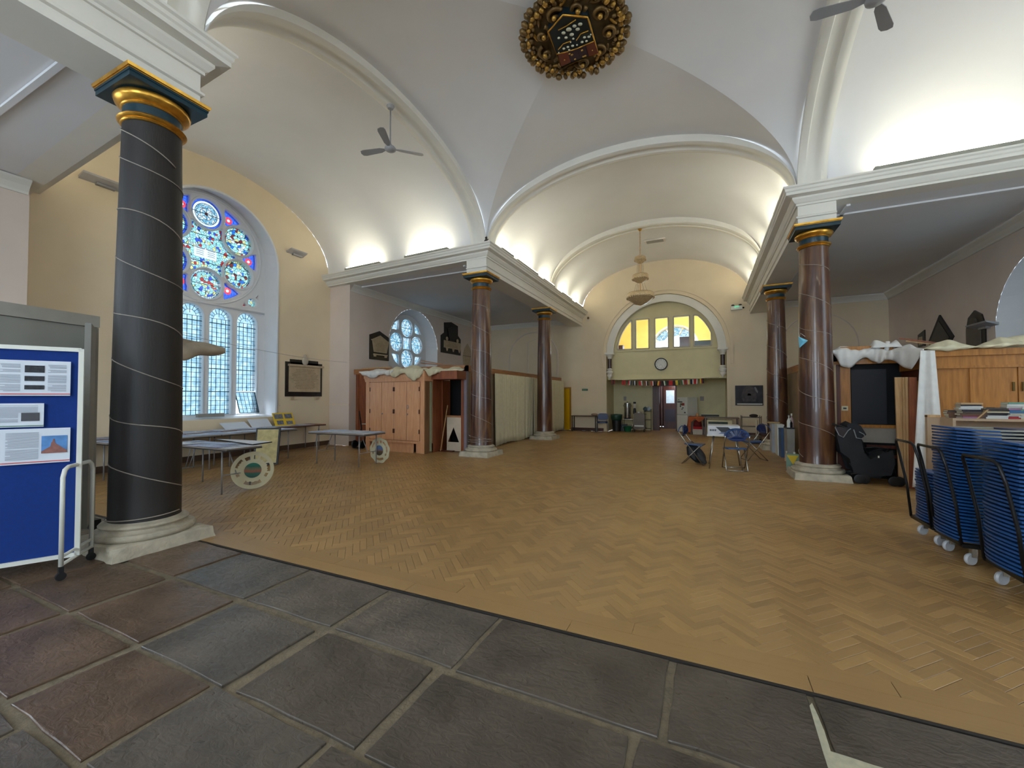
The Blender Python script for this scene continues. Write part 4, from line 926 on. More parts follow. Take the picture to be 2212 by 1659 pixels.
# ================================================================ chandelier
cx0 = P(1383, 580, Y=14.42); x, y = cx0.x, 14.42
t = thing('chandelier', 'three-tier bead chandelier hanging on a chain in the nave', 'chandelier', (x, y, 4.4))
zz = lambda py: P(1383, py, Y=y).z
BEAD = mat('crystal_beads', srgb(196, 170, 128), .25, .25, var=.35, scale=40, bump=.6, bscale=90)
mb = MB(); za, zb = zz(557), 7.20
n = 26
for k in range(n):
    z = za + (zb - za) * (k + .5) / n; h_ = (zb - za) / n * .62
    mb.tube([(x + (.018 * cos(a) if k % 2 else 0), y + (0 if k % 2 else .018 * cos(a)), z + h_ * sin(a)) for a in [2 * pi * q / 8 for q in range(8)]], .004, 4, closed=True)
part(mb, 'chain', GOLD, t); part(MB().lathe([(0, 0), (.07, -.0), (.05, -.05), (.01, -.07)], (x, y, 7.26), 12), 'ceiling_rose', GOLD, t, True)
def tier(r_, z0, z1, z2, nm): 
    part(MB().lathe([(.02, z2), (r_ * .45, z2 + (z1 - z2) * .25), (r_ * .95, z1), (r_, z1 + .03), (r_, z0 - .03), (r_ * .93, z0), (r_ * .3, z0)], (x, y, 0), 28), nm, BEAD, t, 60)
    mb = MB()
    for k in range(28): a = 2 * pi * k / 28; mb.ellipsoid((x + r_ * 1.01 * cos(a), y + r_ * 1.01 * sin(a), z1 + .02), (.02, .02, .03), 6, 4)
    part(mb, 'bead_fringe', BEAD, t, True, kind='stuff')
tier(.183, zz(555), zz(563), zz(570), 'top_tier'); tier(.26, zz(593), zz(604), zz(612), 'middle_tier'); tier(.444, zz(633), zz(645), zz(660), 'bottom_tier')
mb = MB()
for (r1_, za_, r2_, zb_) in ((.09, zz(570), .11, zz(593)), (.13, zz(612), .22, zz(632))):
    for k in range(6): a = pi / 3 * k; mb.tube([(x + r1_ * cos(a), y + r1_ * sin(a), za_), (x + r2_ * cos(a), y + r2_ * sin(a), zb_)], .007, 5)
part(mb, 'hanging_strands', BEAD, t, kind='stuff'); part(MB().lathe([(.02, zz(632)), (.025, zz(612)), (.015, zz(570))], (x, y, 0), 8), 'stem', PINE, t)
vp = P(1415, 540, Y=16.2); t = thing('ceiling_vent', 'small rectangular vent on the vault right of the chandelier chain', 'vent', tuple(vp))
vz = ZS + 1.85 * ell((vp.x - XC) / AX); part(MB().box((vp.x, 16.2, vz - .03), (.75, .35, .04)), 'frame', PLASTER, t); part(MB().box((vp.x, 16.2, vz - .055), (.6, .24, .01)), 'grille', GREYM, t)

# ================================================================ memorial tablets
def tablet_x(X, outline, th, name_parts, label, sg=1, cat='plaque'):
    us_ = [p[0] for p in outline]; zs_ = [p[1] for p in outline]; c = (X + sg * th / 2, sum(us_) / len(us_), min(zs_))
    t = thing('memorial_tablet', label, cat, c)
    for nm, poly, d0, d1, m in name_parts:
        part(MB().prism(poly, d1 - d0, XW if sg > 0 else Matrix(((0, 0, -1), (1, 0, 0), (0, 1, 0))), (X + sg * d0, 0, 0)), nm, m, t)
    return t
rect = lambda u0, u1, z0, z1: [(u0, z0), (u1, z0), (u1, z1), (u0, z1)]
def lines(t, X, u0, u1, z0, z1, n, m, sg=1, seed=1):
    rs = random.Random(seed); mb = MB(); c = (u0 + u1) / 2
    for k in range(n):
        z = z1 - (z1 - z0) * (k + .5) / n; h_ = (u1 - u0) / 2 * rs.uniform(.6, 1); s = c - h_
        while s < c + h_:
            e = min(s + rs.uniform(.02, .07), c + h_); mb.b2((X, s, z - .006), (X + sg * .0015, e, z + .006)); s = e + .012
    part(mb, 'inscription', m, t)
INKB = mat('engraved_lines', srgb(132, 112, 84), .8)
X = XE
t = tablet_x(X, rect(8.2, 9.42, 1.58, 2.62), .06, [('black_backing', rect(8.2, 9.48, 1.58, 2.62), 0, .03, MARBLEB), ('inscribed_panel', rect(8.30, 9.40, 1.72, 2.50), .03, .05, MARBLEC),
    ('shelf_moulding', rect(8.27, 9.5, 2.49, 2.55), .0, .10, MARBLEC), ('bracket', rect(8.36, 8.47, 1.48, 1.58), 0, .06, MARBLEC), ('bracket', rect(9.22, 9.33, 1.48, 1.58), 0, .06, MARBLEC), ('black_cresting', rect(8.35, 9.33, 2.56, 2.70), 0, .03, MARBLEB)],
    'large cream marble tablet in black surround, carved crest, right of great window')
lines(t, X + .05, 8.36, 9.34, 1.80, 2.42, 13, INKB)
part(MB().ellipsoid((X + .05, 8.84, 2.68), (.05, .11, .15), 12, 8).ellipsoid((X + .05, 8.84, 2.83), (.03, .06, .05), 8, 5), 'carved_crest', mat('carved_white_marble', srgb(186, 176, 158), .6), t, True)
X = XP
t = tablet_x(X, rect(10.66, 11.6, 2.86, 3.86), .06, [('black_backing', [(10.66, 2.86), (11.6, 2.86), (11.6, 3.70), (11.13, 3.88), (10.66, 3.70)], 0, .03, MARBLEB), ('urn_panel', [(10.84, 3.12), (11.46, 3.12), (11.56, 3.52), (10.76, 3.52)], .03, .06, MARBLEC), ('pediment', [(10.76, 3.55), (11.52, 3.55), (11.14, 3.72)], .03, .06, MARBLEC), ('ledge', rect(10.72, 11.56, 3.51, 3.55), .02, .08, MARBLEC), ('foot_ledge', rect(10.82, 11.48, 3.02, 3.06), .02, .08, MARBLEC), ('bracket', rect(10.84, 10.93, 2.96, 3.02), .02, .07, MARBLEC), ('bracket', rect(11.37, 11.46, 2.96, 3.02), .02, .07, MARBLEC)],
    'black gabled wall tablet with cream tapered panel, left of the round-headed aisle window'); lines(t, X + .06, 10.9, 11.4, 3.16, 3.46, 6, INKB)
t = tablet_x(X, rect(14.85, 16.43, 3.54, 4.9), .06, [('black_backing', [(14.85, 3.50), (16.43, 3.50), (16.43, 4.25), (16.2, 4.40), (16.2, 4.84), (15.65, 4.94), (15.1, 4.84), (15.1, 4.40), (14.85, 4.25)], 0, .03, MARBLEB), ('inscribed_panel', rect(15.05, 16.38, 3.74, 4.06), .03, .06, MARBLEC), ('black_urn', [(15.45, 4.1), (15.85, 4.1), (16.0, 4.6), (15.65, 4.72), (15.3, 4.6)], .03, .07, MARBLEB)] + [('bracket', [(15.2 + k * .5, 3.74), (15.36 + k * .5, 3.74), (15.28 + k * .5, 3.60)], .03, .07, MARBLEC) for k in range(3)],
    'tall black wall tablet with cream panel and dark urn, right of the round-headed aisle window'); lines(t, X + .06, 15.2, 16.2, 3.78, 4.02, 5, INKB)
for u in (15.25, 16.1): part(MB().ellipsoid((X + .07, u, 4.14), (.03, .10, .09), 8, 6), 'shield_carving', MARBLEC, t, True)
t = tablet_x(X, rect(16.6, 17.5, 3, 4.1), .05, [('backing', [(16.72, 3.0), (17.42, 3.0), (17.5, 3.5), (17.36, 3.85), (17.07, 4.13), (16.78, 3.85), (16.64, 3.5)], 0, .03, MARBLEC), ('panel', rect(16.74, 17.40, 3.1, 3.5), .03, .05, MARBLEC), ('ledge', rect(16.66, 17.48, 3.5, 3.54), .0, .06, mat('grey_marble', srgb(150, 134, 116), .6))], 'small cream pointed tablet beside the marbled column, above the booth')
X = XA
DGR = mat('dark_slate', srgb(40, 40, 40), .6, var=.2)
t = tablet_x(X, rect(14.5, 15.85, 2.5, 3.8), .06, [('black_board', [(15.2, 2.6), (14.53, 3.12), (15.2, 3.80), (15.87, 3.10)], 0, .04, DGR), ('inner_board', [(15.2, 2.75), (14.68, 3.12), (15.2, 3.64), (15.72, 3.11)], .04, .05, MARBLEB)], 'black diamond-shaped board on the right aisle wall above the draped booth', -1, 'plaque')
t = tablet_x(X, rect(13.2, 13.94, 2.5, 3.6), .06, [('dark_surround', [(13.2, 2.5), (13.96, 2.5), (13.96, 3.2), (13.86, 3.48), (13.6, 3.62), (13.32, 3.48), (13.2, 3.2)], 0, .03, MARBLEB), ('grey_panel', rect(13.34, 13.90, 2.5, 3.22), .03, .05, mat('grey_panel', srgb(110, 100, 90), .7)), ('carving', circ((13.6, 3.33), .12, 12), .03, .07, mat('carved_grey', srgb(90, 82, 72), .6, var=.3, scale=20))], 'dark round-topped tablet beside the window niche on the right aisle wall', -1)
t = tablet_x(X, rect(16.1, 16.5, 3.1, 3.5), .05, [('dark_frame', [(16.08, 3.05), (16.5, 3.05), (16.5, 3.42), (16.08, 3.52)], 0, .03, MARBLEB), ('panel', rect(16.2, 16.42, 3.1, 3.34), .03, .04, MARBLEC)], 'small dark framed tablet left of the black diamond board', -1)
# wall up-lighters beside windows
def wall_light(X, u, z, sg, label, w_=.55):
    t = thing('wall_light', label, 'light', (X, u, z)); part(MB().add([(X, u - w_ / 2, z), (X, u + w_ / 2, z), (X + sg * .22, u + w_ / 2, z + .05), (X + sg * .22, u - w_ / 2, z + .05), (X, u - w_ / 2, z - .06), (X, u + w_ / 2, z - .06), (X + sg * .20, u + w_ / 2, z + .02), (X + sg * .20, u - w_ / 2, z + .02)], [(0, 1, 2, 3), (7, 6, 5, 4), (3, 2, 6, 7), (0, 3, 7, 4), (1, 5, 6, 2), (0, 4, 5, 1)]), 'shade', mat('light_grey_metal', srgb(176, 174, 176), .4), t)
    part(MB().box((X + sg * .04, u + .05, z - .06), (.08, .3, .05)), 'wall_bracket', GREYM, t)
wall_light(XE, 8.48, 5.93, 1, 'grey wedge-shaped wall light right of the great window'); wall_light(XE, 4.05, 5.98, 1, 'grey wedge-shaped wall light left of the great window, half behind the black column', .7)
wall_light(XA, 13.15, 3.2, -1, 'grey wedge-shaped wall light at the edge of the right window niche', .8)
# ================================================================ left side: cupboards, booth, tables, display board
# door_1 : yellow leaf ajar in the far wall
d1 = struct(MB().b2((-6.17, YW - .03, 0), (-6.12, YW + .12, 2.0)).b2((-5.73, YW - .03, 0), (-5.69, YW + .12, 2.0)).b2((-6.17, YW - .03, 1.96), (-5.69, YW + .12, 2.02)), 'door_1', mat('orange_wood', srgb(190, 136, 60), .5))
YEL = mat('yellow_door_paint', srgb(226, 176, 8), .4, var=.06)
a = Vector((-6.02, YW + .02, 0)); b = Vector((-5.74, YW - .06, 0)); dd = (b - a).normalized(); nn_ = Vector((dd.y, -dd.x, 0))
leaf = struct(MB().bar(a + Vector((0, 0, .98)) , b + Vector((0, 0, .98)), 1.92, .04, up=(0, 0, 1)), 'door_leaf', YEL, d1)
leaf.data.clear_geometry(); mb = MB(); M_ = Matrix((dd, Vector((0, 0, 1)), nn_)).transposed(); Ld = (b - a).length
mb.prism([(0, .02), (Ld, .02), (Ld, 1.95), (0, 1.95)], .035, M_, tuple(a)); me = mb.mesh('leaf', YEL); leaf.data = me
for (u0, u1, z0, z1) in ((.05, Ld / 2 - .02, .12, .8), (Ld / 2 + .02, Ld - .05, .12, .8), (.05, Ld / 2 - .02, .92, 1.45), (Ld / 2 + .02, Ld - .05, .92, 1.45), (.05, Ld / 2 - .02, 1.55, 1.85), (Ld / 2 + .02, Ld - .05, 1.55, 1.85)):
    struct(MB().prism([(u0, z0), (u1, z0), (u1, z1), (u0, z1)], .012, M_, tuple(a + nn_ * .033)), 'raised_panel', YEL, d1)
struct(MB().b2((-6.6, YW + .5, 0), (-5.3, YW + .55, 2.2)).b2((-6.6, YW + .02, 2.03), (-5.3, YW + .55, 2.08)).b2((-6.2, YW + .12, 0), (-6.17, YW + .5, 2.1)).b2((-5.69, YW + .12, 0), (-5.66, YW + .5, 2.1)), 'wall_lobby', mat('dark_lobby', srgb(70, 50, 40), .8))
mb = MB(); mb.box((-6.07, YW + .2, 1.1), (.07, .15, .9)); mb.ellipsoid((-6.07, YW + .2, 1.62), (.05, .09, .12), 8, 6)
t = thing('hanging_coats', 'dark coats hanging just inside the yellow door', 'coat', (-6.07, YW + .2, .6)); part(mb, 'coats', mat('dark_coat', srgb(40, 36, 40), .9, var=.4, scale=12), t)

# --- cupboards in front of the booth
cx0_, cx1_, cyf, cyb, ct = -9.08, -6.97, 9.22, 9.98, 2.13
t = thing('cupboard', 'wide light-oak cupboard with four tall doors, draped with white sheets', 'cupboard', ((cx0_ + cx1_) / 2, 9.6, 0))
mb = MB().b2((cx0_, cyf + .03, .26), (cx1_, cyb, 2.02)); part(mb, 'carcass', OAKL, t)
part(MB().b2((cx0_, cyf, .0), (cx0_ + .14, cyf + .05, 2.02)), 'stile', OAKL, t); part(MB().b2((cx1_ - .13, cyf, .0), (cx1_, cyf + .05, 2.02)), 'stile', OAKL, t)
part(MB().b2((cx0_ + .14, cyf, .27), (cx1_ - .13, cyf + .05, .33)), 'rail', OAKL, t)
part(MB().b2((cx0_ + .22, cyf + .05, .0), (cx1_ - .40, cyf + .08, .27)), 'plinth_board', OAKL, t); part(MB().b2((cx1_ - .31, cyf + .05, .0), (cx1_ - .13, cyf + .08, .27)), 'plinth_board', OAKL, t)
part(MB().b2((cx0_ + .04, cyf + .3, .0), (cx1_ - .02, cyf + .34, .27)), 'plinth_back', OAKD, t)
part(MB().b2((cx0_ - .02, cyf - .02, 2.0), (cx1_ + .02, cyb, 2.06)).b2((cx0_ - .04, cyf - .05, 2.10), (cx1_ + .04, cyb, 2.28)).b2((cx0_ - .03, cyf - .03, 2.05), (cx1_ + .03, cyb, 2.11)), 'cornice', OAKL, t)
dwid = (cx1_ - cx0_ - .27 - .02) / 4
for k in range(4):
    x0 = cx0_ + .15 + k * dwid; d = part(MB().b2((x0 + .006, cyf - .012, .345), (x0 + dwid - .006, cyf + .02, 1.985)), 'door', OAKL, t)
    bev(d, .004, 1)
    if k in (1, 3):
        xk = x0 + .04 if k == 1 else x0 + .04
        part(MB().ellipsoid((xk, cyf - .03, 1.08), (.022, .02, .022), 10, 6), 'knob', GREYM, d, True)
    if k == 3: part(MB().tube([(x0 + .045 + .03 * cos(a_), cyf - .02, 1.28 + .055 * sin(a_)) for a_ in [2 * pi * q / 12 for q in range(12)]], .006, 5, closed=True), 'padlock', GREYM, d, True)
    for z in ((.6, 1.15, 1.78)):
        xh = x0 + (.02 if k in (0, 2) else dwid - .02)
        part(MB().b2((xh - .014, cyf - .02, z - .06), (xh + .014, cyf - .008, z + .06)), 'hinge', mat('dark_brass', srgb(76, 44, 34), .4, .5), d)
# east end panel assembly
part(MB().b2((cx1_ - .01, cyf + .02, 0), (cx1_ + .02, 9.55, 2.0)), 'end_board', mat('dark_stained_ply', srgb(120, 84, 50), .7, var=.3, stretch=(3, 3, .4)), t)
part(MB().b2((cx1_ + .02, cyf + .22, .05), (cx1_ + .04, cyf + .30, 1.98)), 'grey_strip', mat('sage_paint', srgb(150, 150, 120), .6), t)
part(MB().b2((cx1_ + .015, 9.6, 0), (cx1_ + .03, 10.45, 2.05)), 'side_panel', OAKD if False else wood('reddish_wood', srgb(112, 56, 32), srgb(150, 84, 48), .45), t)
# --- the booth (partitioned room in the aisle)
RED = MATS['reddish_wood']
bx0, bx1, by0, by1 = XP + .02, XL - .92, 9.98, 18.45
BX = -6.08
t = thing('booth', 'timber-framed partition booth filling the left aisle, with long wooden top rail', 'booth', (-8.2, 14, 0)); booth = t
part(MB().b2((bx0, by0, 2.30), (BX, by0 + .10, 2.46)), 'header_beam', RAILW, t)
part(MB().b2((BX - .06, by0, 2.29), (BX, by1, 2.45)), 'top_rail', RAILW, t)
for x in (-10.2, -9.3): part(MB().b2((x - .06, by0, 0), (x + .06, by0 + .08, 2.3)), 'post', RED, t)
part(MB().b2((BX - .09, by0 - .0, 0), (BX, by0 + .10, 2.40)), 'corner_post', mat('grey_lilac_paint', srgb(128, 118, 126), .6), t)
part(MB().b2((BX - .18, by0 - .01, 0), (BX - .09, by0 + .06, 2.3)), 'door_jamb', RED, t); part(MB().b2((BX - .95, by0 + .02, 2.05), (BX - .16, by0 + .06, 2.32)), 'lintel', RED, t)
part(MB().b2((-10.15, by0 + .02, 0), (-6.9, by0 + .05, 2.3)), 'wall_panel', RED, t)
oy = by0 + .40
part(MB().b2((-7.1, oy + .3, 0), (BX - .1, oy + .32, 2.3)), 'dark_interior', mat('near_black', srgb(12, 12, 14), .9), t)  # near-black sheet stands in for the shade inside the booth
# pale panel with a triangular cut-out and wood ledge in the doorway
pxl, pxr = P(966, 940, Y=by0 + .03).x, BX - .18
z0, z1, z2, z3, z4 = .02, .27, .70, .98, 1.03
mb = MB(); M_ = YW_; yy = by0 + .03
cxm = (pxl + pxr) / 2 - .02; 
mb.prism([(pxl, z0), (pxr, z0), (pxr, z1), (pxl, z1)], .02, M_, (0, yy, 0)); mb.prism([(pxl, z1), (cxm - .19, z1), (cxm, z2), (cxm, z3), (pxl, z3)], .02, M_, (0, yy, 0)); mb.prism([(cxm + .19, z1), (pxr, z1), (pxr, z3), (cxm, z3), (cxm, z2)], .02, M_, (0, yy, 0))
part(mb, 'pale_panel', mat('pale_board', srgb(196, 180, 158), .7), t); part(MB().b2((pxl, yy - .05, z3), (pxr, yy + .05, z4)), 'ledge', RAILW, t)
part(MB().b2((BX - .95, by0 - .12, 0), (BX - .4, by0 + .0, .035)), 'floor_batten', OAKD, t)
part(MB().b2((BX - .05, by0 + .1, 0), (BX - .03, by1, 2.3)), 'side_wall', mat('hardboard', srgb(130, 110, 84), .8), t)
part(MB().b2((BX - .06, by1 - .05, 0), (BX, by1, 2.3)), 'end_post', RED, t); part(MB().b2((bx0, by1 - .04, 0), (BX, by1, 2.3)), 'end_wall', mat('hardboard', srgb(130, 110, 84), .8), t)
# leaning lath and timbers
t = thing('lath', 'thin pale wooden lath leaning in the booth doorway', 'plank', (-6.83, 9.93, 0)); part(MB().bar((-6.86, 9.84, .02), (-6.70, 9.96, 1.32), .035, .012), 'board', PINE, t)
for i, (a, b, lab) in enumerate((((-10.2, 10.2, 2.49), (-8.9, 10.1, 2.50), 'long pale batten lying on the left end of the booth beam'), ((-7.9, 10.3, 2.60), (-6.6, 10.55, 2.48), 'rough forked timber offcut lying on the booth top'))):
    t = thing('batten', lab, 'plank', a); part(MB().bar(a, b, .12 if i else .05, .03), 'board', RAILW if i else PINE, t)
    if i: part(MB().bar((-7.9, 10.3, 2.68), (-7.2, 10.42, 2.55), .08, .025), 'board', RAILW, t)
# curtains on the booth's nave side
def curtain(pts, ztop, zbot, label, m=CREAMC, amp=.035, fold=.16, seed=0, grp=None):
    a = Vector(pts[0]); b = Vector(pts[1]); Ld = (b - a).length; d = (b - a) / Ld; nrm = Vector((d.y, -d.x)); rs = random.Random(seed); n = max(24, int(Ld / fold * 8)); ph = [rs.uniform(0, 6) for _ in range(4)]
    t = thing('curtain', label, 'curtain', (a.x, a.y, zbot), 0, grp)
    def g(i, j):
        s = Ld * i; z = zbot + (ztop - zbot) * j; k = 1.0 - .45 * j
        w_ = amp * k * (sin(2 * pi * s / fold + ph[0] + .8 * sin(s * 2.1 + ph[1])) + .6 * sin(2 * pi * s / (fold * 1.7) + ph[2] + (1 - j) * .7)) + .03 * (1 - j) * sin(s * 1.3 + ph[3])
        p = a + d * s + nrm * w_; return (p.x, p.y, z + (.03 * sin(s * 3 + ph[1]) * (1 - j)))
    o = part(MB().grid(n, 10, g), 'cloth', m, t, True); solid(o, .006)
    return t
curtain(((BX + .06, 11.6), (BX + .06, 14.8)), 2.31, .03, 'long pleated cream curtain hanging between the two left marbled columns', seed=1)
curtain(((BX + .05, 14.86), (BX - .10, 16.3)), 2.30, .10, 'narrow cream curtain drawn beside the second left marbled column', seed=2, fold=.13)
curtain(((BX + .06, 16.4), (BX + .06, 18.6)), 2.30, .02, 'cream curtain panel between the second left column and the yellow door', seed=3)
# draped sheets along the cupboard top
def drape(path, label, m, seed, lo=.10, hi=.25, top=.05, wid=.3, nrm=None):
    "cloth heaped on an edge: path of (x,y,z) points along the edge; nrm = outward direction"
    rs = random.Random(seed); t = thing('dust_sheet', label, 'sheet', path[0]); n = (len(path) - 1) * 26; ph = [rs.uniform(0, 6) for _ in range(6)]
    Q = [Vector(p) for p in path]; nr = Vector(nrm)
    def at(i): f = i * (len(Q) - 1); k = min(int(f), len(Q) - 2); return Q[k].lerp(Q[k + 1], f - k)
    def g(i, j):
        p = at(i); s = i * (len(Q) - 1) * 1.0; env = min(1, sin(pi * min(1, max(0, i))) * 3 + .12)
        fall = (lo + (hi - lo) * (.5 + .5 * sin(3.1 * s + ph[0]) * sin(1.3 * s + ph[1]))) * env
        bump = top * env * (.6 + .4 * sin(4 * s + ph[2] + 2 * j)) 
        if j < .5:
            q = j / .5; off = -wid * (1 - q) + .03; z = bump * sin(pi * min(q * .9 + .1, 1)) * 1.1
        else:
            q = (j - .5) / .5; off = .035 + .04 * sin(pi * q) + .016 * sin(15 * s + ph[3]) * q; z = bump * .3 * (1 - q) - fall * q
        return p + nr * (off + .008 * sin(17 * s + 5 * j)) + Vector((0, 0, z + .007 * sin(13 * s + 9 * j + ph[4]) + .012))
    o = part(MB().grid(n, 14, g), 'cloth', m, t, True); solid(o, .005); return t
zt_ = 2.29; yf = cyf - .07
drape([(cx0_ - .15, yf, zt_), (-8.75, yf, zt_), (-8.3, yf, zt_), (-7.95, yf, zt_)], 'crumpled white dust sheet over the left end of the oak cupboard top', WHITEC, 3, .06, .20, .07, .3, (0, -1, 0))
drape([(-8.15, yf + .02, zt_ + .02), (-7.7, yf, zt_ + .02), (-7.25, yf, zt_ + .02), (-6.95, yf + .05, zt_)], 'cream dust sheet hanging in a point from the middle of the cupboard top', CREAMC, 8, .08, .34, .12, .35, (0, -1, 0))
drape([(-6.95, yf + .1, zt_), (-6.7, 9.5, zt_ + .02), (-6.45, 9.8, zt_ + .03), (-6.12, 9.93, zt_ + .04)], 'cream cloth twisted from cupboard corner to the booth post', CREAMC, 5, .05, .18, .08, .25, (.35, -.93, 0))
part(MB().b2((-6.95, 9.5, 2.05), (-6.1, 10.0, 2.28)), 'top_filler', RED, booth)
# black sack truck beside the cupboard
t = thing('sack_truck', 'black two-wheeled sack truck leaning between pier and oak cupboard', 'trolley', (-9.6, 9.45, 0))
ax = -9.55; mb = MB().tube([(ax - .12, 9.5, .10), (ax - .10, 9.62, .6), (ax - .30, 9.72, 1.12)], .02, 8); part(mb, 'frame', DARKM, t, True)
part(MB().tube([(ax + .12, 9.5, .10), (ax + .12, 9.62, .6), (ax - .0, 9.72, 1.0)], .018, 8), 'frame', DARKM, t, True)
for x in (ax - .17, ax + .15): part(MB().lathe([(.03, -.025), (.11, -.03), (.125, 0), (.11, .03), (.03, .025)], (x, 9.42, .125), 18, axis=Matrix.Rotation(pi / 2, 3, 'Y')), 'wheel', BLACK, t, 40)
part(MB().b2((ax - .16, 9.32, .02), (ax + .16, 9.46, .035)), 'toe_plate', DARKM, t)
t = thing('pole', 'white pole and rail behind the sack truck at the cupboard side', 'pole', (-9.3, 9.6, 0)); part(MB().tube([(-9.22, 9.72, 0), (-9.22, 9.72, 1.25)], .03, 8), 'upright', WHITEM, t, True); part(MB().tube([(-9.75, 9.7, .72), (-9.15, 9.72, .73)], .014, 6), 'rail', WHITEM, t, True)

# --- folding tables with papers
TT = mat('grey_laminate', srgb(150, 140, 132), .5); TE = mat('dark_edge', srgb(44, 38, 36), .5)
def ftable(corner, ang, ln, wd, label, legs=True, h=.74, grp=None, top=None):
    "corner = near right corner of the top; ang = direction the long side runs away from it"
    c = Vector((corner[0], corner[1], 0)); d = Vector((cos(ang), sin(ang), 0)); s = Vector((sin(ang), -cos(ang), 0))  # s: across
    if s.y < 0: s = -s
    ctr = c + d * ln / 2 + s * wd / 2
    t = thing('folding_table', label, 'table', tuple(ctr), 0, grp)
    M_ = Matrix((d, s, Vector((0, 0, 1)))).transposed()
    if M_.determinant() < 0: M_ = Matrix((-d, s, Vector((0, 0, 1)))).transposed()
    part(MB().box((ctr.x, ctr.y, h - .012), (ln, wd, .022), M=M_), 'table_top', top or TT, t); part(MB().box((ctr.x, ctr.y, h - .03), (ln + .006, wd + .006, .018), M=M_), 'edge_band', TE, t)
    if legs:
        for q in (.12, .88):
            for r_ in (.1, .9):
                p = c + d * ln * q + s * wd * r_; part(MB().tube([(p.x, p.y, h - .04), (p.x + s.x * (.0), p.y, .0)], .0125, 8), 'leg', GREYM, t, True)
            a = c + d * ln * q + s * wd * .1; b = c + d * ln * q + s * wd * .9; part(MB().tube([(a.x, a.y, h - .06), (b.x, b.y, h - .06)], .011, 6), 'leg_brace', GREYM, t, True)
            p = c + d * ln * (q + (.12 if q < .5 else -.12)) + s * wd * .5; b2_ = c + d * ln * q + s * wd * .5; part(MB().tube([(p.x, p.y, h - .05), (b2_.x, b2_.y, .30)], .008, 6), 'stay', GREYM, t, True)
            part(MB().tube([(a.x, a.y, .30), (b.x, b.y, .30)], .009, 6), 'leg_rail', GREYM, t, True)
    return t, c, d, s
PCOL = [PAPER, mat('blue_white_print', srgb(186, 204, 236), .6, var=.08), mat('lilac_print', srgb(176, 184, 222), .6, var=.15, scale=20), mat('pale_photo_print', srgb(150, 160, 186), .6, var=.4, scale=25)]
def papers(c, d, s, ln, wd, n, h, label, grp, seed):
    rs = random.Random(seed); k = 0
    nx = max(1, int(n / 2))
    for i in range(nx):
        for j in range(2):
            p = c + d * ln * ((i + .5) / nx + rs.uniform(-.02, .02)) + s * wd * ((j + .5) / 2 + rs.uniform(-.03, .03)); rz = atan2(d.y, d.x) + rs.uniform(-.12, .12)
            o = MB().box((0, 0, 0), (min(.42, ln / nx * .96), wd * .44, .003)).mesh('sheet', PCOL[k % 4 if rs.random() < .5 else rs.choice((0, 1))])
            ob = bpy.data.objects.new('printed_sheet', o); col.objects.link(ob); ob.location = (p.x, p.y, h + .003 + .0035 * (k % 3)); ob.rotation_euler = (0, 0, rz); _pc = ob.data.materials[0].name; tag(ob, '%s sheet, %s row, %s from the right, on %s' % ({'paper': 'white', 'blue_white_print': 'pale blue', 'lilac_print': 'lilac', 'pale_photo_print': 'grey photo'}[_pc], 'front' if j == 0 else 'back', ['first', 'second', 'third', 'fourth', 'fifth', 'sixth', 'seventh'][i], label.split(' lying on ')[1]), 'paper', grp); k += 1
            bb = MB(); 
            for q in range(5): bb.box((rs.uniform(-.03, .03), wd * (-.15 + .07 * q), .0018), (.22, .008, .0006))
            x_ = bpy.data.objects.new('text_lines', bb.mesh('tl', INK)); col.objects.link(x_); x_.parent = ob
cN = P(490, 970.5, Z=.74); cR = P(548, 961.6, Z=.74); cLf = P(395, 962, Z=.74)
ang = atan2(cLf.y - cN.y, cLf.x - cN.x); wd = min(.75, (cR - cN).length)
t, c, d, s = ftable(cN, ang, 1.83, wd, 'folding table nearest the black column, covered with printed sheets'); papers(c, d, s, 1.83, wd, 12, .74, 'printed sheet lying on the table nearest the black column', 'sheets on the near table', 1)
c2 = P(500, 957.5, Z=.745)
mb = MB(); q = [P(462, 949, Z=.76), P(547, 961, Z=.76), P(588, 955, Z=.76), P(520, 951, Z=.76)]
t = thing('display_tray', 'white printed card on thin black board overhanging the near table', 'board', tuple(q[1])); 
part(MB().add([(p.x, p.y, .752) for p in q] + [(p.x, p.y, .768) for p in q], [(3, 2, 1, 0), (4, 5, 6, 7)] + [(i, (i + 1) % 4, 4 + (i + 1) % 4, 4 + i) for i in range(4)]), 'black_board', BLACK, t); part(MB().add([(p.x + (q[3].x + q[1].x - 2 * p.x) * .03, p.y, .77) for p in q], [(0, 1, 2, 3)]), 'card', PAPER, t)
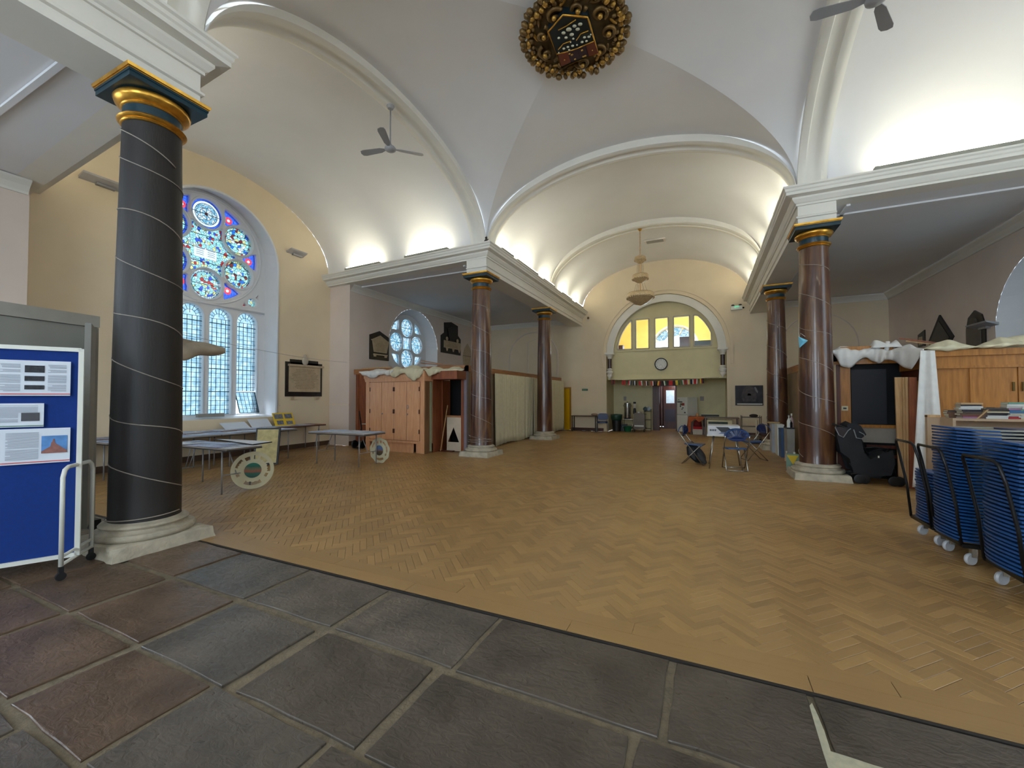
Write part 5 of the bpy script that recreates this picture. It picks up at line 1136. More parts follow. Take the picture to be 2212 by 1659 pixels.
# wall-side rows
for (xr, y0, ln, lab, g, sd, hh) in ((XE + .42, 9.02, 1.83, 'long table by the left wall, its far end bare brown wood', 'sheets on the wall table, far end', 2, .74), (XE + .42, 7.17, 1.9, 'long table under the great window carrying photo folders', 'sheets on the wall table under the window', 3, .74), (XE + .42, 5.25, 1.9, 'long table under the great window, behind the black column', 'sheets on the wall table behind the column', 4, .74)):
    t, c, d, s = ftable((xr, y0), -pi / 2, ln, .01, lab, False) if False else (None,) * 4
    t = thing('folding_table', lab, 'table', (xr, y0 - ln / 2, 0)); part(MB().b2((xr - .36, y0 - ln, hh - .022), (xr + .34, y0, hh)), 'table_top', mat('brown_laminate', srgb(128, 84, 66), .5), t); part(MB().b2((xr - .365, y0 - ln, hh - .04), (xr + .345, y0, hh - .022)), 'edge_band', TE, t)
    for yy in (y0 - .2, y0 - ln + .2):
        for xx in (xr - .3, xr + .28): part(MB().tube([(xx, yy, hh - .04), (xx, yy, 0)], .0125, 8), 'leg', GREYM, t, True)
        part(MB().tube([(xr + .28, yy, hh - .06), (xr + .28, yy - .16, .0)], .009, 6), 'stay', GREYM, t, True)
    if sd != 2 or True: papers(Vector((xr - .33, y0 - (.35 if sd == 2 else 0), 0)), Vector((0, -1, 0)), Vector((1, 0, 0)), ln - (.35 if sd == 2 else 0), .66, 10, hh, 'printed sheet lying on the %s' % g.replace('sheets on the ', ''), g, sd)
xr2 = XE + 1.32
for (y0, ln, lab, g, sd) in ((7.35, 1.83, 'folding table in the front row below the great window, right part', 'sheets on the front table row, right part', 6), (5.50, 1.9, 'folding table in the front row below the great window, left part', 'sheets on the front table row, left part', 7)):
    t = thing('folding_table', lab, 'table', (xr2, y0 - ln / 2, 0)); part(MB().b2((xr2 - .36, y0 - ln, .718), (xr2 + .34, y0, .74)), 'table_top', TT, t); part(MB().b2((xr2 - .365, y0 - ln, .70), (xr2 + .345, y0, .718)), 'edge_band', TE, t)
    for yy in (y0 - .2, y0 - ln + .2):
        for xx in (xr2 - .3, xr2 + .28): part(MB().tube([(xx, yy, .70), (xx, yy, 0)], .0125, 8), 'leg', GREYM, t, True)
    papers(Vector((xr2 - .35, y0, 0)), Vector((0, -1, 0)), Vector((1, 0, 0)), ln, .68, 10, .74, 'printed sheet lying on the %s' % g.replace('sheets on the ', ''), g, sd)
tA, tB, tC, tD = [P(a, b, Z=.74) for a, b in ((786.7, 938.5), (666, 933), (676, 925), (838, 931.5))]
ang = atan2(tB.y - tA.y, tB.x - tA.x); t, c, d, s = ftable(tA, ang, (tB - tA).length, min(.9, (tD - tA).length * .75), 'folding table in front of the oak cupboard, papers on top'); papers(c, d, s, (tB - tA).length, .72, 14, .74, 'printed sheet lying on the table before the oak cupboard', 'sheets on the table before the cupboard', 9)
# photo folders standing on the wall table
YELP = mat('yellow_card', srgb(226, 190, 52), .6); PHOTO = mat('grey_photo', srgb(110, 112, 120), .5, var=.5, scale=22)
def folder(px, label, m, cells, X=XE + .28, tilt=.16):
    (xa, ya), (xb, yb) = px; a = P(xa, ya, X=X); b = P(xb, yb, X=X); z0, z1 = .745, max(a.z, b.z)
    z1 = a.z; t = thing('photo_folder', label, 'folder', (X, (a.y + b.y) / 2, .745))
    f_ = lambda u, v, o=0: (X + .10 - tilt * v + o, a.y + (b.y - a.y) * u, z0 + (z1 - z0) * v)
    part(solid_q([f_(0, 0), f_(1, 0), f_(1, 1), f_(0, 1)], .01), 'board', m, t)
    for (u0, u1, v0, v1) in cells: part(solid_q([f_(u0, v0, .008), f_(u1, v0, .008), f_(u1, v1, .008), f_(u0, v1, .008)], .003), 'photo', PHOTO, t)
def solid_q(q, th):
    q = [Vector(p) for p in q]; n_ = (q[1] - q[0]).cross(q[3] - q[0]).normalized() * th
    return MB().add([tuple(p) for p in q] + [tuple(p + n_) for p in q], [(3, 2, 1, 0), (4, 5, 6, 7), (0, 1, 5, 4), (1, 2, 6, 5), (2, 3, 7, 6), (3, 0, 4, 7)])
folder(((590, 893), (633, 921)), 'yellow folder with four photographs standing at the window edge', YELP, [(.06, .48, .55, .92), (.56, .94, .55, .92), (.12, .44, .10, .42), (.58, .90, .08, .36)])
folder(((540, 907), (583, 926)), 'white and yellow photo folder standing in the middle of the wall table', PAPER, [(.06, .46, .55, .92), (.52, .95, .55, .92), (.1, .45, .12, .4), (.55, .9, .12, .4)], tilt=.22)
folder(((482, 915), (536, 930)), 'low white folder with two photographs, leftmost on the wall table', PAPER, [(.30, .62, .45, .9), (.68, .94, .3, .92)], tilt=.26)
bx = P(452, 902, X=XE - .2); t = thing('sill_block', 'small grey block on the sill of the great window', 'block', tuple(bx)); part(MB().box((XE - .15, bx.y, 1.10), (.1, .62, .09)), 'block_body', GREYP, t)
# framed old map leaning under the near table
q = [P(593, 945, X=-7.75), P(601, 1004, Z=.0)]
t = thing('framed_map', 'old cream map in black frame leaning under the near table', 'picture', (-7.75, 5.4, 0))
m0 = P(548, 1004, Z=0.02); m1 = P(601, 1003, Z=0.02); dd = (m1 - m0); dd.z = 0; up = Vector((-.08, .12, .82)); OLD = mat('aged_map_paper', srgb(196, 184, 132), .7, var=.2, scale=9)
part(solid_q([m0, m1, m1 + up, m0 + up], .03), 'frame', BLACK, t); nrm_ = dd.cross(up).normalized()
if nrm_.dot(EYE - m0) < 0: nrm_ = -nrm_
e = dd.normalized() * .035; f0 = nrm_ * .034; ue = up.normalized() * .035
part(solid_q([m0 + e + ue + f0, m1 - e + ue + f0, m1 - e + up - ue + f0, m0 + e + up - ue + f0], .004), 'map_sheet', OLD, t)
# round cream cut-out ornaments
CUT = mat('cream_gloss_paint', srgb(206, 200, 168), .45, var=.06)
def cutout(c, r_, face, label, pic, seed, scal=False):
    "disc with pierced openings standing on its edge; face = direction it faces"
    n_ = Vector(face).normalized(); xx = Vector((n_.y * -1, n_.x, 0)).normalized() * -1; up_ = xx.cross(-n_).normalized(); up_ = up_ if up_.z > 0 else -up_
    t = thing('pierced_disc', label, 'ornament', (c[0], c[1], 0)); M_ = Matrix((xx, up_, xx.cross(up_))).transposed(); rs = random.Random(seed)
    outer = circ((0, 0), r_, 48) if not scal else [pol((0, 0), r_ * (1 + .035 * sin(9 * a)), a) for a in [2 * pi * k / 72 for k in range(72)]]
    holes = []
    for (a0, a1, q0, q1) in ((118, 147, .64, .80), (154, 190, .66, .82), (198, 214, .60, .76), (238, 302, .60, .80), (336, 348, .62, .78), (14, 50, .68, .82), (60, 80, .56, .76), (94, 110, .56, .80)):
        holes.append([pol((0, 0), r_ * q1, radians(a)) for a in lin(a0, a1, 6)] + [pol((0, 0), r_ * (q0 + (.05 if k_ % 2 else 0)), radians(a)) for k_, a in enumerate(lin(a1, a0, 6))])
    o = plate(outer, holes, .018, M_, Vector(c) - Vector((c[0], c[1], 0)), 'pierced_plate', CUT, t, .003)
    def disc(rr, d0, d1, nm, m): return part(MV(MB().prism(circ((0, 0), rr, 32), d1 - d0, None, (0, 0, d0)), (0, 0, 0), M=M_) and MV(MV(MB().prism(circ((0, 0), rr, 32), d1 - d0, None, (0, 0, d0)), (0, 0, 0), M=M_), tuple(c), M=Matrix.Identity(3)), nm, m, t)
    sgn = 1 if (M_ @ Vector((0, 0, 1))).dot(Vector(face)) > 0 else -1
    disc(r_ * .44, .010 * sgn, .016 * sgn, 'hub_ring', CUT); disc(r_ * .40, .016 * sgn, .02 * sgn, 'painted_scene', pic)
    return t
def scene_mat(name, cols_, scale=3.5):
    N_ = N(name); tc = N_.n('ShaderNodeTexCoord'); sp2 = N_.n('ShaderNodeSeparateXYZ'); N_.l(tc.outputs['Generated'], sp2.inputs[0])
    no = N_.n('ShaderNodeTexNoise', Scale=scale, Detail=5.0); N_.l(tc.outputs['Object'], no.inputs['Vector']); a = N_.n('ShaderNodeMath', _operation='MULTIPLY_ADD'); a.inputs[1].default_value = .5; N_.l(no.outputs[0], a.inputs[0]); N_.l(sp2.outputs[2], a.inputs[2])
    b = N_.n('ShaderNodeMath', _operation='SUBTRACT'); b.inputs[1].default_value = .25; N_.l(a.outputs[0], b.inputs[0])
    N_.l(N_.ramp(b.outputs[0], cols_), N_.b.inputs['Base Color']); N_.b.inputs['Roughness'].default_value = .5; return N_.m
PIC1 = scene_mat('painted_coast_scene', [(.0, srgb(30, 80, 70)), (.3, srgb(40, 100, 88)), (.42, srgb(160, 84, 60)), (.5, srgb(120, 104, 80)), (.62, srgb(90, 100, 80)), (.7, srgb(10, 96, 80)), (1, srgb(16, 120, 106))])
PIC2 = scene_mat('painted_river_scene', [(.0, srgb(60, 52, 36)), (.4, srgb(84, 70, 48)), (.5, srgb(140, 90, 76)), (.6, srgb(90, 104, 140)), (1, srgb(90, 120, 160))], 6)
w1 = P(545.5, 1016, Y=4.36); r1 = (P(587, 1016, Y=4.36).x - P(505, 1016, Y=4.36).x) / 2 * .86
fv = Vector((EYE.x - w1.x, EYE.y - w1.y, 0)).normalized()
def disc_at(px, py, D, rpx, lab, pic, seed, scal, turn=0):
    g = P(px, py + rpx, Z=0.01); c = Vector((g.x, g.y, 0)); dep = (c - Vector((0, 0, 0))).dot(Vector((_f.x, _f.y, 0)))
    r_ = rpx * dep / FP; f_ = Vector((-c.x, -c.y, .0)).normalized(); f_ = Matrix.Rotation(turn, 3, 'Z') @ f_
    return cutout((c.x, c.y, r_ + .01), r_, f_, lab, pic, seed, scal)
disc_at(545.5, 1016, 0, 40, 'round cream pierced disc with green coast painting, leaning at the near table', PIC1, 1, False, .1)
disc_at(820, 973, 0, 27, 'scalloped cream pierced disc with blue river painting, before the oak cupboard', PIC2, 2, True, -.75)

# --- hanging draped cloth and wire behind the black column
A = Vector((L - .25, Y1 + .2, 2.33)); B = P(750, 783, X=XP); t = thing('wire', 'thin dark wire stretched from the black column to the far pier', 'wire', tuple(A))
wp = [A.lerp(B, k / 12) - Vector((0, 0, .06 * sin(pi * k / 12))) for k in range(13)]; part(MB().tube(wp, .003, 4), 'strand', GREYM, t)
p0 = P(380, 735, X=-6.0); p1 = P(484, 757, X=-6.25)
t = thing('draped_cloth', 'cream cloth pointing out from behind the black column against the great window', 'cloth', tuple(p0))
def g(i, j):
    pt = P(376 + 108 * i, 0 + (728 + 28 * i ** 1.3) + (44 * (1 - i) ** .8 + 3) * j + 7 * sin(9 * i) * j * (1 - i), X=-6.0 - .2 * i - .05 * sin(5 * j + 3 * i)); return pt
o = part(MB().grid(20, 10, g), 'cloth', mat('stone_cream_cloth', srgb(176, 164, 146), .9, var=.15, scale=4, bump=.3), t, True); solid(o, .03)
# --- grey folding screen and blue display board
t = thing('room_divider', 'tall pale grey padded screen standing behind the blue display board', 'screen', (-6.4, 1.9, 0))
a, b = Vector((-6.28, .6, 0)), Vector((-6.62, 2.36, 0)); GP = GREYP
def slabp(a, b, z0, z1, th, n_='panel', m=GP): return part(MB().bar((a + b) / 2 + Vector((0, 0, z0)), (a + b) / 2 + Vector((0, 0, z1)), (b - a).length, th, up=(b - a).normalized().cross(Vector((0, 0, 1)))) if False else solid_q([a + Vector((0, 0, z0)), b + Vector((0, 0, z0)), b + Vector((0, 0, z1)), a + Vector((0, 0, z1))], th), n_, m, t)
slabp(a, b, .12, 2.38, .05); slabp(a + Vector((.01, 0, 0)), b + Vector((.01, 0, 0)), 2.385, 2.52, .06, 'top_rail', mat('grey_rail', srgb(170, 166, 156), .7))
c = b + Vector((.5, .14, 0)) * .0 + Vector((.45, .02, 0)); slabp(Vector((-6.60, 2.36, 0)), Vector((-6.05, 2.12, 0)) , .14, 2.36, .05, 'return_panel')
for q in (a, b): part(MB().box((q.x, q.y, .06), (.3, .06, .12)), 'foot', BLACK, t)
bl = P(160, 1197, Z=.15); bl.z = 0; bdir = (P(0, 1222, Z=.15) - P(158, 1197, Z=.15)); bdir.z = 0; bdir.normalize(); bnr = Vector((-bdir.y, bdir.x, 0)); 
if bnr.dot(Vector((1, -.3, 0))) < 0: bnr = -bnr
t = thing('display_board', 'blue felt display board on white rolling stand, pinned with posters', 'board', tuple(bl)); bd = t
BW_ = 1.25; back = -bnr * .0
def bp(u, z, o=0): return bl + bdir * u + bnr * (o - .0) + Vector((0, 0, z)) + Vector((.03, .08, 0)) * (z / 2) * 0
part(solid_q([bp(.0, .16), bp(BW_, .16), bp(BW_, 1.97), bp(0, 1.97)], .02 if True else 0), 'felt_panel', BLUEF, t)
for (u0, z0, u1, z1) in ((-.02, .14, -.02, 1.99), (BW_ + .02, .14, BW_ + .02, 1.99), (-.02, .15, BW_, .15), (-.02, 1.98, BW_, 1.98)):
    part(MB().bar(bp(u0, z0), bp(u1, z1), .035, .035, up=bnr), 'frame_rail', WHITEM, t)
def stand(u):
    c = bl + bdir * u; hd = Vector((.75, -.66, 0)); a = c + hd * .22; b = c - hd * .26; z = .95; pts = [a + Vector((0, 0, .12)), a + Vector((0, 0, z - .08)), a.lerp(b, .06) + Vector((0, 0, z - .02)), a.lerp(b, .16) + Vector((0, 0, z)), a.lerp(b, .86) + Vector((0, 0, z)), b.lerp(a, .05) + Vector((0, 0, z - .03)), b + Vector((0, 0, z - .08)), b + Vector((0, 0, .12))]
    part(MB().tube([tuple(p) for p in pts], .017, 8), 'stand_hoop', WHITEM, t, True)
    for zz_ in (.13, .20): part(MB().tube([tuple(a + Vector((0, 0, zz_))), tuple(b + Vector((0, 0, zz_)))], .014, 8), 'stand_foot', WHITEM, t, True)
    for p in (a, b):
        cst = part(MB().lathe([(.01, -.014), (.033, -.014), (.036, 0), (.033, .014), (.01, .014)], (p.x, p.y, .037), 14, axis=Matrix.Rotation(pi / 2, 3, 'Y')), 'castor', BLACK, t, 40); part(MB().box((p.x, p.y, .085), (.03, .03, .07)), 'castor_fork', BLACK, t)
stand(-.01); stand(BW_ + .01)
# posters
def on_board(px, py):
    d = _f * FP + _r * (px - IW / 2 - CX) - _u * (py - IH / 2 - CY); fr = bnr; tt = (bl - EYE).dot(fr) / d.dot(fr); p = EYE + d * tt; return ((p - bl).dot(bdir), p.z)
def rect_on(px, o, th):
    us = [on_board(*p) for p in px]; return solid_q([bp(u, z, o) for u, z in us], th)
def poster(label, corners, stripe, items, sm_=REDP):
    us = [on_board(*p) for p in corners]; c = bp(us[0][0], us[0][1], .02)
    t = thing('poster', label, 'poster', tuple(c))
    u1 = max(u for u, z in us); 
    Q = lambda u, v, o: bp(us[0][0] + (us[1][0] - us[0][0]) * u, (us[0][1] + (us[3][1] - us[0][1]) * v), o)
    q = lambda u0, v0, u1_, v1, o: [Q(u0, v0, o), Q(u1_, v0, o), Q(u1_, v1, o), Q(u0, v1, o)]
    part(solid_q(q(0, 0, 1, 1, .024), .003), 'sheet', PAPER, t)
    part(solid_q(q(0, .035, 1, .065, .028), .001), 'stripe', sm_, t)
    for kind, (u0, v0, u1_, v1) in items:
        if kind == 'photo': part(solid_q(q(u0, v0, u1_, v1, .028), .001), 'photo', INKD, t)
        elif kind == 'dark': part(solid_q(q(u0, v0, u1_, v1, .028), .001), 'photo', mat('dark_grey_print', srgb(76, 74, 80), .7), t)
        elif kind == 'sky':
            part(solid_q(q(u0, v0, u1_, v1, .028), .001), 'photo', mat('sky_print', srgb(84, 136, 196), .7, var=.25, scale=12), t)
            pts = [(0, .0), (1, .0), (1, .12), (.66, .38), (.62, .62), (.58, .66), (.55, .82), (.5, .82), (.48, .6), (.42, .52), (.2, .3), (.0, .12)]
            part(MB().add([tuple(Q(u0 + (u1_ - u0) * a, v0 + (v1 - v0) * b, .0305)) for a, b in pts], [tuple(range(len(pts)))]), 'photo_building', mat('brick_print', srgb(140, 92, 84), .7, var=.2, scale=30), t)
        else:
            n = int(abs(v1 - v0) * 34); mb = MB(); rs = random.Random(n + len(label))
            for k in range(n):
                if rs.random() < .12: continue
                v = v0 + (v1 - v0) * (k + .5) / n; uu = u1_ - (u1_ - u0) * (rs.uniform(.0, .25) if rs.random() < .3 else 0)
                m2 = solid_q([Q(u0, v - .006, .0275), Q(uu, v - .006, .0275), Q(uu, v + .006, .0275), Q(u0, v + .006, .0275)], .0008); mb.add(m2.v, m2.f)
            part(mb, 'text_lines', INK, t, kind='stuff')
# corners: (right-bottom, left-bottom, ..) u runs right -> left
poster('landscape poster with three dark photographs between text columns, top of the blue board', [(153, 855), (0, 856), (0, 778), (154, 782)], 1, [('text', (.06, .12, .33, .9)), ('photo', (.38, .66, .66, .86)), ('photo', (.38, .42, .66, .56)), ('photo', (.38, .18, .66, .30)), ('text', (.72, .12, .99, .9))])
poster('green-edged notice with one dark photograph, middle of the blue board', [(96, 921), (-40, 923), (-40, 868), (96, 871)], 1, [('text', (.10, .60, .9, .92)), ('dark', (.07, .25, .37, .60)), ('text', (.42, .2, .95, .6))], mat('green_print', srgb(40, 110, 70), .7))
poster('poster with colour photograph of a domed brick building, bottom of the blue board', [(152, 996), (0, 1002), (0, 928), (155, 923)], 1, [('sky', (.04, .28, .42, .78)), ('text', (.46, .12, .92, .90))])
# ================================================================ far end of the nave
def fl(x, y): return P(x, y, Z=0)
# bunting
A = P(1318, 820, Y=YW - .05); B = P(1553, 815, Y=YW - .05); t = thing('bunting', 'string of small national flags hanging across the kitchen recess under the clock', 'flags', tuple(A))
pts = []
for k in range(41):
    i = k / 40; x = 1318 + 235 * i; y = 820 + 3.0 * sin(pi * min(i * 1.1, 1)) - 5 * i + (2.0 * sin(pi * i) ); pts.append(P(x, y, Y=YW - .05))
part(MB().tube(pts, .008, 4), 'string', STRING, t)
fcol = {'r': mat('flag_red', srgb(190, 44, 40), .8), 'w': mat('flag_white', srgb(214, 210, 200), .8), 'b': mat('flag_blue', srgb(36, 52, 84), .8), 'g': mat('flag_green', srgb(40, 100, 60), .8), 'y': mat('flag_yellow', srgb(216, 184, 60), .8), 'k': mat('flag_black', srgb(30, 26, 28), .8), 'm': mat('flag_maroon', srgb(130, 50, 44), .8)}
fx = [(1324.5, 'mkm'), (1347.5, 'rmr'), (1361, 'rwb'), (1371, 'bwk'), (1383, 'rrw'), (1396, 'mwk'), (1410, 'rwk'), (1422.5, 'kyr'), (1434.5, 'kwg'), (1449, 'rrr'), (1462.5, 'yyg'), (1475, 'gwr'), (1486, 'rwy'), (1494, 'bkw'), (1503, 'rrw'), (1515.5, 'ymk')]
sx = FP / 18.0
for x, c in fx:
    i = (x - 1318) / 235; p = P(x, 820 + 3.0 * sin(pi * min(i * 1.1, 1)) - 5 * i + 2.0 * sin(pi * i), Y=YW - .05); a_ = random.uniform(-.15, .12); fg = None
    for k in range(3):
        w3 = .048; m_ = MB().box((0, 0, 0), (w3, .006, .20)); MV(m_, ((k - 1) * w3, 0, -.105)); MV(m_, (0, 0, 0), M=Matrix.Rotation(a_, 3, 'Y')); MV(m_, tuple(p))
        if k == 0: fg = part(m_, 'flag', fcol[c[0]], t)
        else: part(m_, 'flag_stripe', fcol[c[k]], fg)
# clock
c = P(1428, 786.5, Y=YP - .04); r_ = .272; t = thing('wall_clock', 'round black-rimmed wall clock under the arched screen, showing about seven twenty-five', 'clock', tuple(c)); M_ = YW_
CW = mat('clock_face', srgb(222, 222, 216), .5)
part(MV(MB().lathe([(r_ * .84, -.0), (r_ * .84, .02), (r_ * .90, .05), (r_ * .97, .05), (r_, .03), (r_, -.03), (0, -.03)], (0, 0, 0), 40), tuple(c), M=M_), 'rim', BLACK, t, 50)
part(MV(MB().prism(circ((0, 0), r_ * .85, 40), .02), tuple(c), M=M_), 'dial', CW, t)
for k in range(12):
    a = pi / 2 - 2 * pi * (k + 1) / 12; text(str(k + 1), .062, (c.x + r_ * .66 * cos(a), c.y - .022, c.z + r_ * .66 * sin(a)), YW_, BLACK, t, 'numeral')
for k in range(60):
    if k % 5 == 0: a = 2 * pi * k / 60; part(MB().bar((c.x + r_ * .78 * cos(a), c.y - .022, c.z + r_ * .78 * sin(a)), (c.x + r_ * .83 * cos(a), c.y - .022, c.z + r_ * .83 * sin(a)), .008, .003), 'minute_mark', BLACK, t)
for L_, a, w_ in ((.11, 2 * pi * (7.42 / 12), .014), (.17, 2 * pi * 25 / 60, .010)): part(MB().bar((c.x, c.y - .028, c.z), (c.x + L_ * sin(a), c.y - .028, c.z + L_ * cos(a)), w_, .004), 'hand', BLACK, t)
# exit sign light
c = P(1591, 664, Y=YW - .06); t = thing('exit_light', 'white emergency exit light with green sign and two small lamps, upper right of the arch', 'sign', tuple(c))
part(MB().box((c.x, c.y, c.z - .02), (.40, .10, .16)), 'housing', WHITEM, t); part(MB().box((c.x, c.y - .055, c.z + .02), (.15, .01, .055)), 'green_panel', mat('green_sign_light', srgb(70, 200, 150), .5, emit=.35), t)
for k, q in enumerate([(-.03, 0), (.0, .012), (.035, 0)]): part(MB().box((c.x + q[0], c.y - .062, c.z + .02 + q[1]), (.018, .004, .04)), 'pictogram', WHITEM, t)
for s in (-1, 1): part(MB().ellipsoid((c.x + s * .13, c.y - .02, c.z + .085), (.06, .05, .04), 12, 7), 'lamp_head', BLACK, t, True)
part(MB().ellipsoid((c.x + .24, c.y - .0, c.z - .03), (.035, .04, .035), 10, 6), 'sensor', BLACK, t, True)
c = P(1270.5, 687, Y=YW - .03); t = thing('alarm_sounder', 'small brown alarm unit on the far wall by the cornice end', 'alarm', tuple(c)); part(MB().ellipsoid(tuple(c), (.05, .05, .06), 10, 6), 'sounder', mat('brown_plastic', srgb(110, 84, 56), .5), t, True); part(MB().box((c.x, c.y + .01, c.z - .08), (.03, .04, .1)), 'lead', PLASTER, t)
# green sign
c = P(1263.5, 842, Y=YW - .02); t = thing('wall_sign', 'small dark green sign high right of the yellow door', 'sign', tuple(c)); part(MB().box(tuple(c), (.27, .012, .085)), 'sign_board', mat('sign_green', srgb(40, 92, 70), .5), t)
mb = MB(); 
for k in range(6): mb.box((c.x - .09 + .036 * k, c.y - .008, c.z), (.022, .003, .035))
part(mb, 'white_lettering', mat('sign_pale_green', srgb(120, 160, 130), .6), t, kind='stuff')
# landscape picture
q0, q1 = P(1588, 833, Y=YW - .03), P(1649, 876, Y=YW - .03); t = thing('picture', 'wide dark picture of a cave opening with small bright light, right of the arch', 'picture', tuple((q0 + q1) / 2))
part(MB().b2((q0.x, YW - .04, q1.z), (q1.x, YW - .005, q0.z)), 'frame', BLACK, t); part(MB().b2((q0.x + .03, YW - .045, q1.z + .1), (q1.x - .03, YW - .038, q0.z - .02)), 'cave_print', mat('dark_cave_print', srgb(46, 42, 48), .6, var=.5, scale=5), t)
part(MB().b2((q0.x + .06, YW - .046, q1.z + .03), (q1.x - .03, YW - .038, q1.z + .075)), 'white_border', WHITEM, t)
u = lambda a, b: (q0.x + (q1.x - q0.x) * a, YW - .047, q0.z + (q1.z - q0.z) * b)
part(MB().add([u(a, b) for a, b in ((.43, .50), (.46, .40), (.51, .38), (.56, .44), (.58, .50))], [(0, 1, 2, 3, 4)]), 'bright_opening', mat('print_white', srgb(190, 186, 180), .6), t)
part(MB().add([u(a, b) for a, b in ((.68, .10), (.74, .08), (.82, .30), (.80, .40), (.74, .30))], [(0, 1, 2, 3, 4)]), 'pale_rock', mat('print_grey', srgb(120, 120, 124), .6, var=.3), t)
part(MB().add([u(.5 + .27 * cos(a) , .52 - .50 * max(-.6, sin(a))) for a in lin(-.6, pi + .6, 14)], [tuple(range(15))]), 'cave_arch', mat('print_rock', srgb(74, 66, 66), .6, var=.4, scale=9), t)
bpy.data.objects[t.name].children[-1].location.y = .0005
# notices
for (px, w_, h_, lab) in (((1350, 861), .13, .20, 'small pale notice on the recess wall above the urn'), ((1516.5, 861), .16, .2, 'small cream notice on the recess wall right of the fridge')):
    c = P(*px, Y=YR - .01); t = thing('notice', lab, 'notice', tuple(c)); part(MB().box(tuple(c), (w_, .006, h_)), 'sheet', mat('pale_pinkish_paper', srgb(170, 156, 148), .8), t)
    mb = MB()
    for k in range(5): mb.box((c.x, c.y - .005, c.z + h_ * (.3 - .15 * k)), (w_ * .7, .002, .012))
    part(mb, 'text_lines', INK, t, kind='stuff')
# bench table by the yellow door
xa, xb = P(1234, 897, Y=18.25).x, P(1288, 897, Y=18.25).x; zt_ = P(1260, 898, Y=18.25).z
t = thing('side_table', 'narrow brown table with thin dark legs against the far wall by the yellow door', 'table', ((xa + xb) / 2, 18.4, 0))
part(MB().b2((xa, 18.22, zt_ - .03), (xb, 18.62, zt_)), 'table_top', wood('dark_brown_top', srgb(70, 48, 34), srgb(92, 66, 46)), t)
for x in (xa + .04, xb - .04):
    for y in (18.26, 18.58): part(MB().b2((x - .02, y - .02, 0), (x + .02, y + .02, zt_ - .03)), 'leg', mat('dark_brown_steel', srgb(48, 36, 30), .5), t)
part(MB().b2((xa, 18.56, .04), (xb, 18.6, .08)), 'foot_rail', MATS['dark_brown_steel'], t)
c = P(1285, 896, Y=18.4); t = thing('cloth_bundle', 'small pale folded cloth on the right end of the brown side table', 'cloth', (c.x, 18.42, zt_)); part(MB().ellipsoid((c.x - .02, 18.42, zt_ + .055), (.16, .12, .06), 12, 7), 'folded_cloth', mat('dusty_cloth', srgb(160, 132, 108), .9, bump=.4), t, True)
# blue upholstered chair
def visitor_chair(loc, rz, label):
    t = thing('visitor_chair', label, 'chair', loc, rz, None, False)
    part(MB().lathe([(0, 0)], (0, 0, 0), 3), 'x', None, t) if False else None
    rr = []
    for k in range(28): a = 2 * pi * k / 28; rr.append((.22 * (abs(cos(a)) ** .5) * (1 if cos(a) > 0 else -1), .15 * (abs(sin(a)) ** .55) * (1 if sin(a) > 0 else -1)))
    part(MV(MB().prism(rr, .05), (0, .20, .68), M=Matrix(((1, 0, 0), (0, 0, -1), (0, 1, 0)))), 'backrest', BLUEN, t); part(MB().prism([(p[0], p[1] * 1.4) for p in rr], .06, None, (0, 0, .42)), 'seat', BLUEN, t)
    for s in (-1, 1):
        part(MB().tube([(s * .24, -.2, 0), (s * .24, -.19, .42), (s * .24, -.02, .45)], .012, 8), 'leg', GREYM, t, True); part(MB().tube([(s * .24, .26, 0), (s * .24, .19, .45), (s * .22, .23, .7)], .012, 8), 'leg', GREYM, t, True)
    part(MB().tube([(-.24, -.19, .41), (.24, -.19, .41)], .011, 6), 'crossbar', GREYM, t, True); return t
c = fl(1301, 929); c = P(1301, 906, Y=18.15); visitor_chair((c.x, 18.2, 0), .12, 'blue upholstered chair with grey legs by the black bin')
# black bin with green liner
c = P(1332, 928, Y=19.05); t = thing('bin', 'black plastic bin with green liner in the kitchen recess', 'bin', (c.x, 19.05, 0)); part(MB().lathe([(.18, 0), (.23, .74), (.215, .74), (.17, .02)], (c.x, 19.05, 0), 24), 'body', BLACK, t, 40)
part(MB().lathe([(.222, .50), (.245, .58), (.25, .68), (.265, .76), (.215, .775), (.2, .70)], (c.x, 19.05, 0), 24), 'liner', mat('dark_green_liner', srgb(22, 60, 44), .35, var=.3, scale=12, bump=.3), t, True)
# low table with urn, bowl
xa, xb = P(1345, 905, Y=19.3).x, P(1368, 905, Y=19.3).x; zt_ = P(1356, 905, Y=19.3).z; t = thing('trolley_table', 'light metal serving table holding the steel urn', 'table', ((xa + xb) / 2, 19.4, 0))
part(MB().b2((xa, 19.2, zt_ - .02), (xb, 19.6, zt_)), 'table_top', STEEL, t); part(MB().b2((xa + .03, 19.22, .26), (xb, 19.58, .28)), 'shelf', mat('pinkish_laminate', srgb(190, 150, 126), .5), t)
for x in (xa + .03, xb - .03):
    for y in (19.23, 19.57): part(MB().tube([(x, y, 0), (x, y, zt_ - .02)], .013, 6), 'leg', STEEL, t, True)
c = P(1355.5, 900, Y=19.4); h_ = P(1355, 869.5, Y=19.4).z - zt_; r_ = .145; t = thing('tea_urn', 'tall stainless steel tea urn with black handles', 'urn', (c.x, 19.4, zt_))
part(MB().lathe([(r_ * .95, 0), (r_, .02), (r_, h_ * .92), (r_ * 1.06, h_ * .93), (r_ * 1.04, h_ * .97), (r_ * .3, h_), (0, h_)], (c.x, 19.4, zt_), 28), 'urn_body', STEEL, t, 40); part(MB().ellipsoid((c.x, 19.4, zt_ + h_ + .015), (.03, .03, .02), 8, 5), 'lid_knob', BLACK, t, True)
